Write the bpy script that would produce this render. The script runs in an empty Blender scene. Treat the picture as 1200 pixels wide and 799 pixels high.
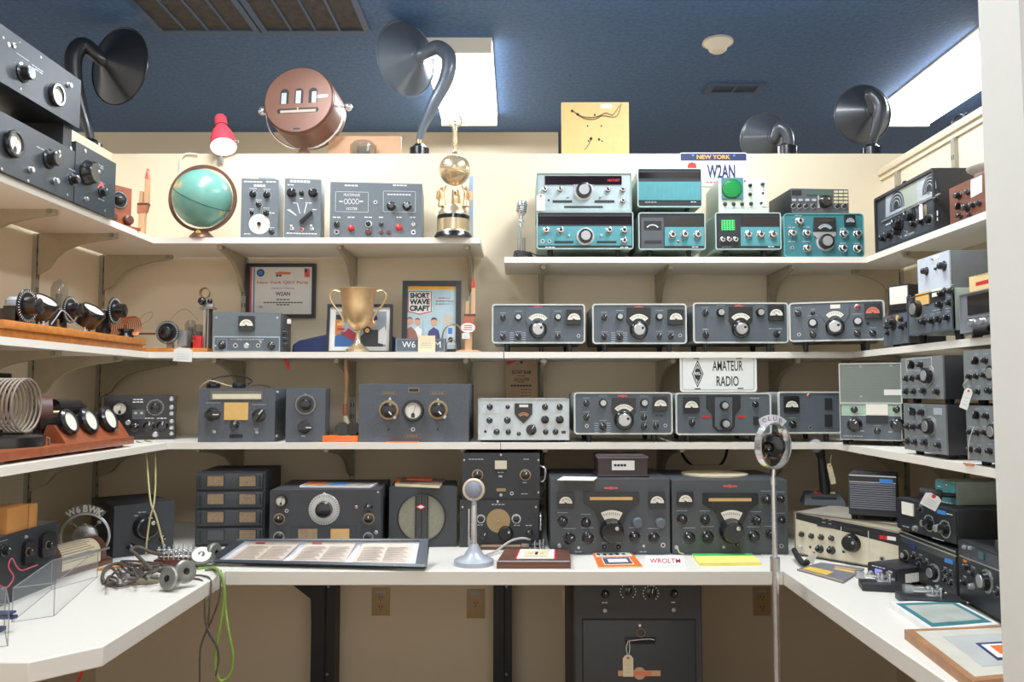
import bpy, bmesh, math, random
from mathutils import Vector, Matrix
random.seed(7)
SC = bpy.context.scene; COL = SC.collection
# ---------------------------------------------------------------- camera model (1200x799 frame)
F = 933.0; CX = 606.0; CY = 399.5; HZ = 458.0
TH = math.atan((HZ-CY)/F); CAM = Vector((0, 0, 1.40))
def ray(px, py):
    u = Vector((0, -math.sin(TH), math.cos(TH))); f = Vector((0, math.cos(TH), math.sin(TH)))
    return f*F + Vector((1, 0, 0))*(px-CX) + u*(CY-py)
def atY(px, py, Y): d = ray(px, py); return CAM + d*(Y/d.y)
def atX(px, py, X): d = ray(px, py); return CAM + d*(X/d.x)
def atZ(px, py, z): d = ray(px, py); return CAM + d*((z-CAM.z)/d.z)
# ---------------------------------------------------------------- materials
def lin(c): c /= 255.0; return c/12.92 if c <= .04045 else ((c+.055)/1.055)**2.4
_m = {}
def mat(name, rgb, r=.5, m=0, var=.06, vs=30, bump=0, bs=200, emit=0, alpha=1, trans=0, coat=0, wood=0, spec=None):
    if name in _m: return _m[name]
    M = bpy.data.materials.new(name); M.use_nodes = True; N = M.node_tree.nodes; L = M.node_tree.links
    b = N['Principled BSDF']; c = [lin(x) for x in rgb]
    b.inputs['Roughness'].default_value = r; b.inputs['Metallic'].default_value = m
    if spec is not None: b.inputs['Specular IOR Level'].default_value = spec
    tc = N.new('ShaderNodeTexCoord'); nz = N.new('ShaderNodeTexNoise'); nz.inputs['Scale'].default_value = vs; nz.inputs['Detail'].default_value = 5
    if wood:
        mp = N.new('ShaderNodeMapping'); mp.inputs['Scale'].default_value = (1, 1, 1); mp.inputs['Scale'].default_value[wood-1] = .08
        L.new(tc.outputs['Object'], mp.inputs['Vector']); L.new(mp.outputs['Vector'], nz.inputs['Vector'])
    else: L.new(tc.outputs['Object'], nz.inputs['Vector'])
    rp = N.new('ShaderNodeValToRGB'); rp.color_ramp.elements[0].position = .3; rp.color_ramp.elements[1].position = .7
    rp.color_ramp.elements[0].color = [x*(1-var) for x in c]+[1]; rp.color_ramp.elements[1].color = [min(1, x*(1+var)) for x in c]+[1]
    L.new(nz.outputs['Fac'], rp.inputs['Fac']); L.new(rp.outputs['Color'], b.inputs['Base Color'])
    if bump:
        n2 = N.new('ShaderNodeTexNoise'); n2.inputs['Scale'].default_value = bs; n2.inputs['Detail'].default_value = 3
        L.new(tc.outputs['Object'], n2.inputs['Vector']); bp = N.new('ShaderNodeBump'); bp.inputs['Strength'].default_value = bump; bp.inputs['Distance'].default_value = .002
        L.new(n2.outputs['Fac'], bp.inputs['Height']); L.new(bp.outputs['Normal'], b.inputs['Normal'])
    if emit:
        b.inputs['Emission Color'].default_value = c+[1]; b.inputs['Emission Strength'].default_value = emit
    if alpha < 1: b.inputs['Alpha'].default_value = alpha
    if trans: b.inputs['Transmission Weight'].default_value = trans
    if coat: b.inputs['Coat Weight'].default_value = coat; b.inputs['Coat Roughness'].default_value = .1
    _m[name] = M; return M
BLK = mat('black paint', (38, 39, 42), .5, bump=.15, bs=400)
BAK = mat('black bakelite', (24, 24, 26), .25, coat=.4)
GREY = mat('blue grey panel', (88, 96, 102), .45)
GREYD = mat('dark slate panel', (76, 80, 83), .5, bump=.2, bs=500)
CRK = mat('grey crackle paint', (84, 88, 94), .6, var=.14, vs=260, bump=.5, bs=420)
CRKD = mat('charcoal crackle paint', (58, 60, 63), .55, var=.12, vs=260, bump=.4, bs=420)
GRY2 = mat('mid grey hammertone', (104, 110, 114), .4, bump=.12, bs=350)
LGRY = mat('light grey enamel', (186, 191, 194), .4)
PGRN = mat('pale grey green enamel', (160, 174, 164), .4)
RIM = mat('pale rim', (205, 205, 196), .35)
CASE = mat('grey cabinet', (120, 126, 126), .5, bump=.1)
SIL = mat('brushed aluminium', (200, 200, 200), .3, m=.85)
CHR = mat('chrome', (228, 229, 232), .2, m=.85)
STEEL = mat('zinc steel', (150, 150, 142), .4, m=.7)
STD = mat('galvanised upright', (168, 164, 150), .42, m=.55)
BRS = mat('brass', (168, 144, 106), .36, m=.7)
GOLD = mat('tarnished gold', (222, 186, 138), .34, m=.75, var=.15, vs=18)
GOLDP = mat('polished pale gold', (222, 198, 158), .25, m=.75, var=.08)
COPP = mat('copper wire', (190, 110, 72), .3, m=.9)
BRONZE = mat('brown bronze', (122, 84, 68), .36, m=.35, var=.1, vs=14)
WOR = mat('orange varnished wood', (205, 125, 52), .35, var=.18, vs=40, wood=2, coat=.3)
WRD = mat('reddish mahogany', (150, 78, 46), .4, var=.2, vs=40, wood=2, coat=.2)
WDK = mat('dark brown wood', (92, 52, 36), .4, var=.2, vs=40, wood=1, coat=.2)
WPL = mat('pale worn wood', (205, 160, 118), .55, var=.15, vs=40, wood=3)
WALN = mat('walnut brown', (100, 62, 48), .4, var=.2, vs=30, wood=1)
MFACE = mat('cream meter face', (238, 232, 215), .4, var=.02)
WHT = mat('white print', (232, 232, 228), .5, var=.02)
DIM = mat('pale grey print', (172, 178, 184), .5, var=.02)
INK = mat('black ink', (30, 30, 32), .6)
PAP = mat('white paper', (232, 230, 222), .7, var=.03)
PAPC = mat('cream paper', (226, 210, 172), .7, var=.05)
KRAFT = mat('tan card', (176, 146, 112), .7, var=.08)
RED = mat('red paint', (205, 40, 40), .4)
PNK = mat('pink paint', (225, 90, 90), .5)
ORG = mat('orange card', (236, 112, 40), .5)
DISP = mat('dark display glass', (24, 14, 18), .12, coat=.5)
TEAL = mat('teal enamel', (80, 150, 156), .42)
TEALD = mat('deep teal enamel', (58, 122, 128), .42)
HCASE = mat('sage green cabinet', (132, 156, 146), .45)
GRN = mat('green tube screen', (18, 140, 62), .25, emit=.15)
GRNL = mat('bright green lines', (90, 220, 130), .3, emit=.3)
YEL = mat('yellow paper', (240, 226, 120), .6)
YELD = mat('amber dial glass', (226, 180, 104), .4)
BLU = mat('blue badge', (60, 130, 205), .4)
NAVY = mat('navy blue', (34, 46, 92), .6, var=.12)
GLS = mat('clear glass', (235, 238, 238), .05, trans=.85, var=0)
GLSD = mat('smoky tube glass', (120, 108, 92), .08, alpha=.45, var=.1)
ACR = mat('clear acrylic', (225, 232, 235), .08, alpha=.08, var=0)
ACRE = mat('acrylic edge', (150, 150, 150), .3, alpha=.55, var=0)
BRN = mat('brown bakelite', (96, 52, 40), .35)
RUB = mat('black rubber', (22, 22, 23), .7)
SKIN = mat('printed skin tone', (214, 160, 130), .6)
# ---------------------------------------------------------------- mesh builder
_txt = {}
def text_geo(s, bold=0):
    k = (s, bold)
    if k in _txt: return _txt[k]
    cu = bpy.data.curves.new('t', 'FONT'); cu.body = s; cu.size = 1; cu.offset = bold; cu.resolution_u = 3
    o = bpy.data.objects.new('t', cu); COL.objects.link(o); dg = bpy.context.evaluated_depsgraph_get(); dg.update()
    me = bpy.data.meshes.new_from_object(o.evaluated_get(dg))
    vs = [v.co.copy() for v in me.vertices]; fs = [tuple(p.vertices) for p in me.polygons]
    bpy.data.objects.remove(o); bpy.data.curves.remove(cu); bpy.data.meshes.remove(me)
    x0 = min(v.x for v in vs); x1 = max(v.x for v in vs); y0 = min(v.y for v in vs); y1 = max(v.y for v in vs)
    vs = [((v.x-x0)/(x1-x0)-.5, (v.y-y0)/(y1-y0)-.5) for v in vs]
    _txt[k] = (vs, fs, (x1-x0)/(y1-y0)); return _txt[k]
class MB:
    def __init__(s): s.v = []; s.f = []; s.mi = []; s.mats = []; s.sm = []; s.M = None
    def add(s, vs, fs, m, smooth=False):
        if m not in s.mats: s.mats.append(m)
        i = s.mats.index(m); n = len(s.v)
        for v in vs:
            v = Vector(v); s.v.append(s.M @ v if s.M else v)
        for f in fs: s.f.append([a+n for a in f]); s.mi.append(i); s.sm.append(smooth)
        return s
    def box(s, x0, y0, z0, x1, y1, z1, m, bev=0):
        if bev:
            bm = bmesh.new(); bmesh.ops.create_cube(bm, size=1)
            for v in bm.verts: v.co = Vector((x0+(v.co.x+.5)*(x1-x0), y0+(v.co.y+.5)*(y1-y0), z0+(v.co.z+.5)*(z1-z0)))
            bmesh.ops.bevel(bm, geom=bm.edges[:], offset=bev, segments=2, affect='EDGES', profile=.5)
            bm.verts.ensure_lookup_table(); bm.verts.index_update()
            s.add([v.co for v in bm.verts], [[v.index for v in f.verts] for f in bm.faces], m, True); bm.free(); return s
        return s.add([(x0, y0, z0), (x1, y0, z0), (x1, y1, z0), (x0, y1, z0), (x0, y0, z1), (x1, y0, z1), (x1, y1, z1), (x0, y1, z1)],
                     [(0, 3, 2, 1), (4, 5, 6, 7), (0, 1, 5, 4), (1, 2, 6, 5), (2, 3, 7, 6), (3, 0, 4, 7)], m)
    def prism(s, pts, y0, y1, m):      # polygon in x,z extruded along y
        n = len(pts); a = sum(pts[i][0]*pts[(i+1) % n][1]-pts[(i+1) % n][0]*pts[i][1] for i in range(n))
        if a < 0: pts = pts[::-1]
        vs = [(p[0], y0, p[1]) for p in pts]+[(p[0], y1, p[1]) for p in pts]
        fs = [list(range(n)), list(range(2*n-1, n-1, -1))]+[(i, i+n, (i+1) % n+n, (i+1) % n) for i in range(n)]
        return s.add(vs, fs, m)
    def vprism(s, pts, z0, z1, m):     # polygon in x,y extruded along z
        n = len(pts); a = sum(pts[i][0]*pts[(i+1) % n][1]-pts[(i+1) % n][0]*pts[i][1] for i in range(n))
        if a < 0: pts = pts[::-1]
        vs = [(p[0], p[1], z0) for p in pts]+[(p[0], p[1], z1) for p in pts]
        fs = [list(range(n-1, -1, -1)), list(range(n, 2*n))]+[(i, (i+1) % n, (i+1) % n+n, i+n) for i in range(n)]
        return s.add(vs, fs, m)
    @staticmethod
    def rr(x0, z0, x1, z1, r, k=4):
        r = min(r, (x1-x0)/2*.99, (z1-z0)/2*.99); P = []
        for cx, cz, a in ((x1-r, z1-r, 0), (x0+r, z1-r, 90), (x0+r, z0+r, 180), (x1-r, z0+r, 270)):
            for i in range(k+1):
                t = math.radians(a+90*i/k); P.append((cx+r*math.cos(t), cz+r*math.sin(t)))
        return P
    def rframe(s, x0, z0, x1, z1, r, w, y0, y1, m, k=4):
        A = s.rr(x0, z0, x1, z1, r, k); B = s.rr(x0+w, z0+w, x1-w, z1-w, max(r-w, .0005), k); n = len(A)
        vs = [(p[0], y0, p[1]) for p in A]+[(p[0], y0, p[1]) for p in B]+[(p[0], y1, p[1]) for p in A]+[(p[0], y1, p[1]) for p in B]
        fs = []
        for i in range(n):
            j = (i+1) % n
            fs += [(i, j, j+n, i+n), (i+2*n, i+3*n, j+3*n, j+2*n), (i, i+2*n, j+2*n, j), (i+n, j+n, j+3*n, i+3*n)]
        return s.add(vs, fs, m)
    def lathe(s, prof, m, o=(0, 0, 0), ax=(0, 0, 1), n=24, mats=None):   # prof: (radius, height) list
        ax = Vector(ax).normalized(); q = Vector((0, 0, 1)).rotation_difference(ax).to_matrix(); o = Vector(o)
        for k in range(len(prof)-1):
            (r0, h0), (r1, h1) = prof[k], prof[k+1]; mm = mats[k] if mats else m; vs = []; fs = []
            if r0 < 1e-6 or r1 < 1e-6:
                rr, hh, ha = (r1, h1, h0) if r0 < 1e-6 else (r0, h0, h1)
                vs = [o+q @ Vector((rr*math.cos(6.2832*i/n), rr*math.sin(6.2832*i/n), hh)) for i in range(n)]+[o+q @ Vector((0, 0, ha))]
                fs = [((i+1) % n, i, n) if r0 < 1e-6 else (i, (i+1) % n, n) for i in range(n)]
            else:
                for r, h in ((r0, h0), (r1, h1)):
                    vs += [o+q @ Vector((r*math.cos(6.2832*i/n), r*math.sin(6.2832*i/n), h)) for i in range(n)]
                fs = [(i, (i+1) % n, (i+1) % n+n, i+n) for i in range(n)]
            s.add(vs, fs, mm, True)
        return s
    def cyl(s, p0, p1, r0, m, r1=None, n=14):
        p0 = Vector(p0); p1 = Vector(p1); h = (p1-p0).length
        return s.lathe([(0, 0), (r0, 0), (r0 if r1 is None else r1, h), (0, h)], m, p0, p1-p0, n)
    def tube(s, pts, r, m, n=8, closed=False):
        pts = [Vector(p) for p in pts]; N = len(pts); R = r if isinstance(r, (list, tuple)) else [r]*N
        vs = []; up = None
        for i, p in enumerate(pts):
            a = pts[i-1] if (i or closed) else p; b = pts[(i+1) % N] if (i < N-1 or closed) else p
            t = (b-a).normalized() if (b-a).length > 1e-9 else Vector((0, 0, 1))
            if up is None: up = t.orthogonal().normalized()
            up = (up-t*up.dot(t)); up = up.normalized() if up.length > 1e-6 else t.orthogonal().normalized()
            w = t.cross(up)
            vs += [p+up*R[i]*math.cos(6.2832*k/n)+w*R[i]*math.sin(6.2832*k/n) for k in range(n)]
        fs = []
        for i in range(N if closed else N-1):
            j = (i+1) % N
            fs += [(i*n+k, i*n+(k+1) % n, j*n+(k+1) % n, j*n+k) for k in range(n)]
        if not closed: fs += [list(range(n-1, -1, -1)), [(N-1)*n+k for k in range(n)]]
        return s.add(vs, fs, m, True)
    def ring(s, c, ax, R, r, m, n=32, k=8, sx=1):
        q = Vector((0, 0, 1)).rotation_difference(Vector(ax).normalized()).to_matrix(); c = Vector(c)
        return s.tube([c+q @ Vector((R*math.cos(6.2832*i/n)*sx, R*math.sin(6.2832*i/n), 0)) for i in range(n)], r, m, k, True)
    def sphere(s, c, r, m, n=20, sc=(1, 1, 1)):
        k = len(s.v); s.lathe([(r*math.sin(math.pi*i/12), -r*math.cos(math.pi*i/12)) for i in range(13)], m, (0, 0, 0), (0, 0, 1), n)
        for i in range(k, len(s.v)): v = s.v[i]; s.v[i] = Vector((c[0]+v.x*sc[0], c[1]+v.y*sc[1], c[2]+v.z*sc[2]))
        return s
    def disc(s, x, z, r, y, m, n=20, t=.0008): return s.lathe([(r, 0), (r, t), (0, t)], m, (x, y, z), (0, -1, 0), n)
    def text(s, st, x, z, h, y, m, w=None, bold=0):
        vs, fs, asp = text_geo(st, bold); w = w or asp*h
        return s.add([(x+a*w, y, z+b*h) for a, b in vs], fs, m)
    def mesh(s, name):
        me = bpy.data.meshes.new(name); me.from_pydata([tuple(v) for v in s.v], [], s.f)
        for m in s.mats: me.materials.append(m)
        me.polygons.foreach_set('material_index', s.mi); me.polygons.foreach_set('use_smooth', s.sm)
        bm = bmesh.new(); bm.from_mesh(me); bmesh.ops.remove_doubles(bm, verts=bm.verts, dist=1e-6); bmesh.ops.recalc_face_normals(bm, faces=bm.faces); bm.to_mesh(me); bm.free()
        me.set_sharp_from_angle(angle=math.radians(38)); me.update(); return me
def spline(P, k=6):      # Catmull-Rom through points
    P = [Vector(p) for p in P]; Q = [P[0]*2-P[1]]+P+[P[-1]*2-P[-2]]; out = []
    for i in range(1, len(Q)-2):
        for j in range(k):
            t = j/k; a, b, c, d = Q[i-1:i+3]
            out.append(.5*((2*b)+(c-a)*t+(2*a-5*b+4*c-d)*t*t+(3*b-a-3*c+d)*t**3))
    return out+[P[-1]]
# ---------------------------------------------------------------- things
def tag(o, label, cat, group=None, kind=None):
    if label: o['label'] = label
    if cat: o['category'] = cat
    if group: o['group'] = group
    if kind: o['kind'] = kind
    return o
def struct(name, mb):
    o = bpy.data.objects.new(name, mb.mesh(name)); COL.objects.link(o); o['kind'] = 'structure'; return o
class T:
    def __init__(s, name, label, cat, loc, rot=0, group=None, local=True):
        e = bpy.data.objects.new(name, None); e.empty_display_size = .05; COL.objects.link(e)
        e.location = loc; e.rotation_euler = (0, 0, math.radians(rot)); tag(e, label, cat, group)
        s.o = e; s.rot = math.radians(rot); s.M = Matrix.Translation(Vector(loc)) @ Matrix.Rotation(s.rot, 4, 'Z'); s.Mi = s.M.inverted()
        s.n = Vector((math.sin(s.rot), -math.cos(s.rot), 0)); s.loc = Vector(loc)
    def P(s, px, py, y=0):
        d = ray(px, py); q = s.loc - s.n*y
        t = (q-CAM).dot(s.n)/d.dot(s.n); p = CAM+d*t
        s.sc = p.y/F; return s.Mi @ p
    def uv(s, px, py, y=0): p = s.P(px, py, y); return p.x, p.z
    def loc3(s, w): return s.Mi @ Vector(w)
    def part(s, name, mb, parent=None, label=None):
        o = bpy.data.objects.new(name, mb.mesh(name) if isinstance(mb, MB) else mb); COL.objects.link(o); o.parent = parent or s.o
        if label: o['label'] = label
        return o
    def wpart(s, name, mb, parent=None, label=None):     # mesh given in world coordinates
        mb.v = [s.Mi @ v for v in mb.v]; return s.part(name, mb, parent, label)
    def inst(s, name, me, loc, sc, parent=None, roty=0):
        o = bpy.data.objects.new(name, me); COL.objects.link(o); o.parent = parent or s.o
        o.location = loc; o.scale = sc if isinstance(sc, (tuple, list)) else (sc, sc, sc); o.rotation_euler = (0, roty, 0); return o
def single(name, mb, label, cat, group=None, kind=None):   # a thing that is one mesh; vertices in world, origin moved to its base
    c = sum(mb.v, Vector())/len(mb.v); c.z = min(v.z for v in mb.v); mb.v = [v-c for v in mb.v]
    o = bpy.data.objects.new(name, mb.mesh(name)); COL.objects.link(o); o.location = c; return tag(o, label, cat, group, kind)
# ---------------------------------------------------------------- controls
_k = {}
def knob_mesh(st):
    if st in _k: return _k[st]
    b = MB(); A = (0, -1, 0)
    def L(pr, m, mats=None, n=24): b.lathe(pr, m, (0, 0, 0), A, n, mats)
    line = lambda m, z0=.2, z1=.95, y=-1.26, w=.07: b.box(-w, y, z0, w, y+.05, z1, m)
    if st == 'b': L([(1, 0), (1, .16), (.78, .3), (.7, 1.15), (.6, 1.25), (0, 1.25)], BAK, n=20); line(WHT, .25, .62, -1.28)
    elif st == 'p':
        L([(.95, 0), (.95, .25), (.6, .35), (0, .35)], BAK); b.prism([(-.34, -.85), (.34, -.85), (.2, 1.15), (-.2, 1.15)], -1.2, -.3, BAK); line(WHT, .3, 1.1, -1.23)
    elif st == 's': L([(1, 0), (1, .5), (.82, 1.0), (.68, 1.0), (.66, 1.12), (0, 1.12)], BAK, [BAK, BAK, BAK, SIL, SIL])
    elif st == 'h': L([(1.05, 0), (1.05, .12), (.9, .2), (.84, 1.1), (.7, 1.2), (.42, 1.2), (0, 1.16)], CHR, [CHR, CHR, BAK, CHR, CHR, BAK]); line(BAK, .4, .9, -1.24, .1)
    elif st == 'S': L([(1, 0), (1, .3), (.85, .4), (.8, 1.1), (.7, 1.2), (0, 1.2)], SIL)
    elif st == 'g': L([(1, 0), (.9, 1.0), (.75, 1.15), (0, 1.15)], GREY)
    elif st == 'r': L([(1, 0), (.85, 1.0), (.6, 1.15), (0, 1.15)], RED); line(WHT, .1, .5, -1.18)
    elif st == 'n': L([(1, 0), (.95, .8), (.7, 1.0), (0, 1.0)], BRN)
    elif st == 'V': L([(1, 0), (1, .06), (.2, .08), (.18, .4), (0, .42)], MFACE, [MFACE, MFACE, BAK, BAK], n=32)
    elif st == 'P': L([(1, 0), (1, .08), (.16, .1), (.14, .5), (0, .55)], BRS, n=36)
    elif st == 'B': L([(1, 0), (1, .1), (.82, .12), (.74, .9), (.55, 1.0), (0, 1.0)], BAK, [BRS, BRS, BAK, BAK, BAK]); line(WHT, .2, .6, -1.03)
    elif st == 'W': L([(1, 0), (1, .1), (.78, .12), (.7, .9), (.55, 1.0), (0, 1.0)], BAK, [SIL, SIL, BAK, BAK, BAK])
    elif st == 'T': L([(1.0, 0), (1.0, .25), (.9, .4), (.84, .95), (.74, 1.02), (.0, .98)], BAK, n=32); b.sphere((.35, -1.0, .35), .17, SIL, 10, (1, .3, 1))
    elif st == 'D':   # dial plate with tick skirt and knob
        L([(1, 0), (1, .06), (.98, .08), (.55, .1), (.5, .75), (.42, .8), (0, .8)], BAK, n=32)
        for i in range(36):
            a = math.radians(i*10); b.M = Matrix.Rotation(a, 4, 'Y'); b.box(-.015, -.105, .8, .015, -.09, .95, WHT); b.M = None
    elif st == 'G':   # silver dial plate, black hub
        L([(1, 0), (1, .06), (.98, .08), (.56, .09), (.5, .6), (.4, .66), (0, .66)], SIL, [SIL, SIL, SIL, BAK, BAK, BAK], n=32)
        for i in range(36):
            a = math.radians(i*10); b.M = Matrix.Rotation(a, 4, 'Y'); b.box(-.012, -.1, .82, .012, -.085, .96, INK); b.M = None
    elif st == 'C':   # chrome-capped main tuning
        L([(1, 0), (1, .35), (.82, .6), (.8, .62), (.66, .62), (.64, .95), (.58, 1.0), (0, 1.0)], BAK, [BAK, BAK, BAK, BAK, SIL, SIL, SIL], n=32)
        b.sphere((.22, -1.0, .3), .15, BAK, 10, (1, .3, 1))
    elif st == 'Q':   # large knob, silver skirt
        L([(1.1, 0), (1.1, .1), (.9, .15), (.86, .8), (.6, .86), (.58, .95), (0, .95)], BAK, [SIL, SIL, BAK, BAK, SIL, SIL], n=32)
    elif st == 'j': L([(1, 0), (1, .35), (.55, .35), (.5, .1), (0, .1)], SIL, [SIL, SIL, SIL, INK], n=14)
    elif st == 't': L([(.8, 0), (.8, .3), (.3, .35), (0, .35)], SIL, n=12); b.cyl((0, -.3, 0), (0, -1.9, .9), .18, SIL, .28, 8)
    elif st == 'l': L([(1, 0), (1, .4), (.7, .6), (.5, .85), (0, .95)], RED, [SIL, SIL, RED, RED], n=12)
    elif st == 'o': L([(1, 0), (1, .2), (.0, .35)], SIL, n=10)
    elif st == 'd': L([(1, 0), (1, .3), (0, .3)], INK, n=10)
    _k[st] = b.mesh('knob_'+st); return _k[st]
KN = {'p': 'pointer_knob', 'T': 'tuning_knob', 'C': 'tuning_knob', 'Q': 'tuning_knob', 'D': 'dial_knob', 'G': 'dial_knob', 'j': 'jack', 't': 'toggle_switch', 'l': 'pilot_lamp', 'o': 'screw', 'd': 'socket'}
def rect(t, x0, y0, x1, y1, y=0):
    ym = (y0+y1)/2; xm = (x0+x1)/2
    a = t.uv(x0, ym, y)[0]; b = t.uv(x1, ym, y)[0]; c = t.uv(xm, y0, y)[1]; d = t.uv(xm, y1, y)[1]
    return a, d, b, c       # xl, zlow, xr, zhigh
def items(t, its, pm, front=0, lab=None):
    """pm: builder of the panel's own mesh (print goes there). front: local y of the panel face."""
    f = front
    for it in its:
        k = it[0]
        if k == 'k':
            px, py, r = it[1:4]; st = it[4] if len(it) > 4 else 'b'; x, z = t.uv(px, py, f); r *= t.sc
            ro = it[5] if len(it) > 5 else (random.uniform(-.9, .9) if st in 'bpr' else 0)
            t.inst(KN.get(st, 'knob'), knob_mesh(st), (x, f, z), (r, r*(.8 if r > .02 else 1), r), roty=ro)
            if lab and st in 'bpshB' and r < .03:
                pm.box(x-r*1.0, f-.0006, z+r*1.55, x+r*1.0, f, z+r*1.55+.0018, lab)
                for a in range(-4, 5):
                    b = math.radians(a*32); xx = x+r*1.25*math.sin(b); zz = z+r*1.25*math.cos(b); pm.box(xx-.0008, f-.0006, zz-.0008, xx+.0008, f, zz+.0008, lab)
        elif k == 'm':     # square meter with arched face
            x0, z0, x1, z1 = rect(t, *it[1:5], f); fm = it[5] if len(it) > 5 else MFACE; w = x1-x0; h = z1-z0
            b = MB(); b.prism(MB.rr(x0, z0, x1, z1, w*.06), f-.012, f, BAK); M = t.part('meter', b)
            g = MB(); cx = (x0+x1)/2; cz = z0+h*.32; R = w*.41
            g.prism([(cx+R*math.cos(math.radians(a)), cz+min(R, h*.58)*math.sin(math.radians(a))*1.0) for a in range(0, 181, 15)], f-.0135, f-.0121, fm)
            for a in range(30, 151, 12):
                c, s_ = math.cos(math.radians(a)), math.sin(math.radians(a)); g.prism([(cx+R*.62*c-.0007, cz+R*.62*s_), (cx+R*.62*c+.0007, cz+R*.62*s_), (cx+R*.78*c+.0007, cz+R*.78*s_), (cx+R*.78*c-.0007, cz+R*.78*s_)], f-.0141, f-.0135, INK)
            g.prism([(cx-.0006, cz), (cx+.0006, cz), (cx-R*.45, cz+R*.6), (cx-R*.45-.001, cz+R*.6)], f-.0142, f-.0135, INK)
            g.prism([(cx+R*.18*math.cos(math.radians(a)), cz+R*.18*math.sin(math.radians(a))) for a in range(0, 181, 30)], f-.0145, f-.0135, BAK)
            t.part('meter_face', g, M)
        elif k == 'M':     # round meter
            px, py, r = it[1:4]; fm = it[4] if len(it) > 4 else MFACE; x, z = t.uv(px, py, f); r *= t.sc
            b = MB(); b.lathe([(r, 0), (r, .01), (r*.92, .016), (r*.74, .016), (r*.72, .008)], BAK, (x, f, z), (0, -1, 0), 28); M = t.part('meter', b)
            g = MB(); g.lathe([(r*.74, .009), (0, .009)], fm, (x, f, z), (0, -1, 0), 28)
            for a in range(40, 141, 12):
                c, s_ = math.cos(math.radians(a)), math.sin(math.radians(a)); g.prism([(x+r*.5*c-.0007, z+r*.5*s_), (x+r*.5*c+.0007, z+r*.5*s_), (x+r*.62*c+.0007, z+r*.62*s_), (x+r*.62*c-.0007, z+r*.62*s_)], f-.0097, f-.009, INK)
            g.prism([(x-r*.16, z-r*.62), (x+r*.16, z-r*.62), (x+r*.16, z-r*.3), (x, z-r*.18), (x-r*.16, z-r*.3)], f-.011, f-.009, BAK)
            g.prism([(x-.0006, z-r*.3), (x+.0006, z-r*.3), (x+r*.25, z+r*.45), (x+r*.25-.001, z+r*.45)], f-.0102, f-.0097, INK)
            t.part('meter_face', g, M)
        elif k == 'w':     # raised plate / window: x0,y0,x1,y1,mat,thick,name,radius
            x0, z0, x1, z1 = rect(t, *it[1:5], f); th = it[6] if len(it) > 6 and it[6] else .003; nm = it[7] if len(it) > 7 else 'dial_window'
            r = it[8]*t.sc if len(it) > 8 else .001
            b = MB(); b.prism(MB.rr(x0, z0, x1, z1, r), f-th, f, it[5]); t.part(nm, b)
        elif k == 'f':     # printed flat patch in panel mesh
            x0, z0, x1, z1 = rect(t, *it[1:5], f); lv = it[6] if len(it) > 6 else 1; pm.prism([(x0, z0), (x1, z0), (x1, z1), (x0, z1)], f-.0006*lv, f, it[5])
        elif k == 'o':     # outline print
            x0, z0, x1, z1 = rect(t, *it[1:5], f); pm.rframe(x0, z0, x1, z1, .003, .0011, f-.0007, f, it[5] if len(it) > 5 else DIM, 2)
        elif k == 'd':     # illegible print dash
            px, py, w = it[1:4]; h = it[4] if len(it) > 4 else 1.1; m = it[5] if len(it) > 5 else DIM
            x0, z0, x1, z1 = rect(t, px-w/2, py-h/2, px+w/2, py+h/2, f); n = max(1, int(w/3.5))
            for i in range(n):
                a = x0+(x1-x0)*i/n; pm.prism([(a, z0), (a+(x1-x0)/n*.8, z0), (a+(x1-x0)/n*.8, z1), (a, z1)], f-.0006, f, m)
        elif k == 't':     # lettering
            px, py, h, st, m = it[1:6]; w = it[6] if len(it) > 6 else None; bo = it[7] if len(it) > 7 else 0
            x, z = t.uv(px, py, f); sc = t.sc; lift = it[8] if len(it) > 8 else .0008
            if w: x0, _, x1, _ = rect(t, px-w/2, py-1, px+w/2, py+1, f); w = x1-x0
            pm.text(st, x, z, h*sc, f-lift, m, w, bo)
        elif k == 'g':     # polygon escutcheon
            P = [t.uv(a, b, f) for a, b in it[1]]; th = it[3] if len(it) > 3 else .004; b = MB(); b.prism(P, f-th, f, it[2]); t.part(it[4] if len(it) > 4 else 'escutcheon', b)
        elif k == 'pp':    # printed polygon
            P = [t.uv(a, b, f) for a, b in it[1]]; lv = it[3] if len(it) > 3 else 1; pm.prism(P, f-.0006*lv, f, it[2])
        elif k == 'dc':    # printed disc
            x, z = t.uv(it[1], it[2], f); pm.disc(x, z, it[3]*t.sc, f, it[4], 24, it[5] if len(it) > 5 else .0008)
        elif k == 'arc':   # arched dial window: cx,cy,R,h(px),a0,a1
            cx, cy, R, h, a0, a1, m = it[1:8]; th = it[8] if len(it) > 8 else .006
            ang = [a0+(a1-a0)*i/10 for i in range(11)]
            pts = [(cx+R*math.cos(math.radians(a)), cy-R*math.sin(math.radians(a))) for a in ang]+[(cx+(R-h)*math.cos(math.radians(a)), cy-(R-h)*math.sin(math.radians(a))) for a in ang[::-1]]
            b = MB(); b.prism([t.uv(*p, f) for p in pts], f-th, f, m)
            for a in ang[1:-1]:
                r1, r2 = R-h*.25, R-h*.55; c, s_ = math.cos(math.radians(a)), math.sin(math.radians(a))
                b.prism([t.uv(cx+r1*c-.3, cy-r1*s_, f), t.uv(cx+r1*c+.3, cy-r1*s_, f), t.uv(cx+r2*c+.3, cy-r2*s_, f), t.uv(cx+r2*c-.3, cy-r2*s_, f)], f-th-.0006, f-th, INK)
            t.part('dial_scale', b)
        elif k == 'h':     # handle: vertical bail, px,y0,y1
            x, za = t.uv(it[1], it[2], f); _, zb = t.uv(it[1], it[3], f); b = MB()
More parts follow.
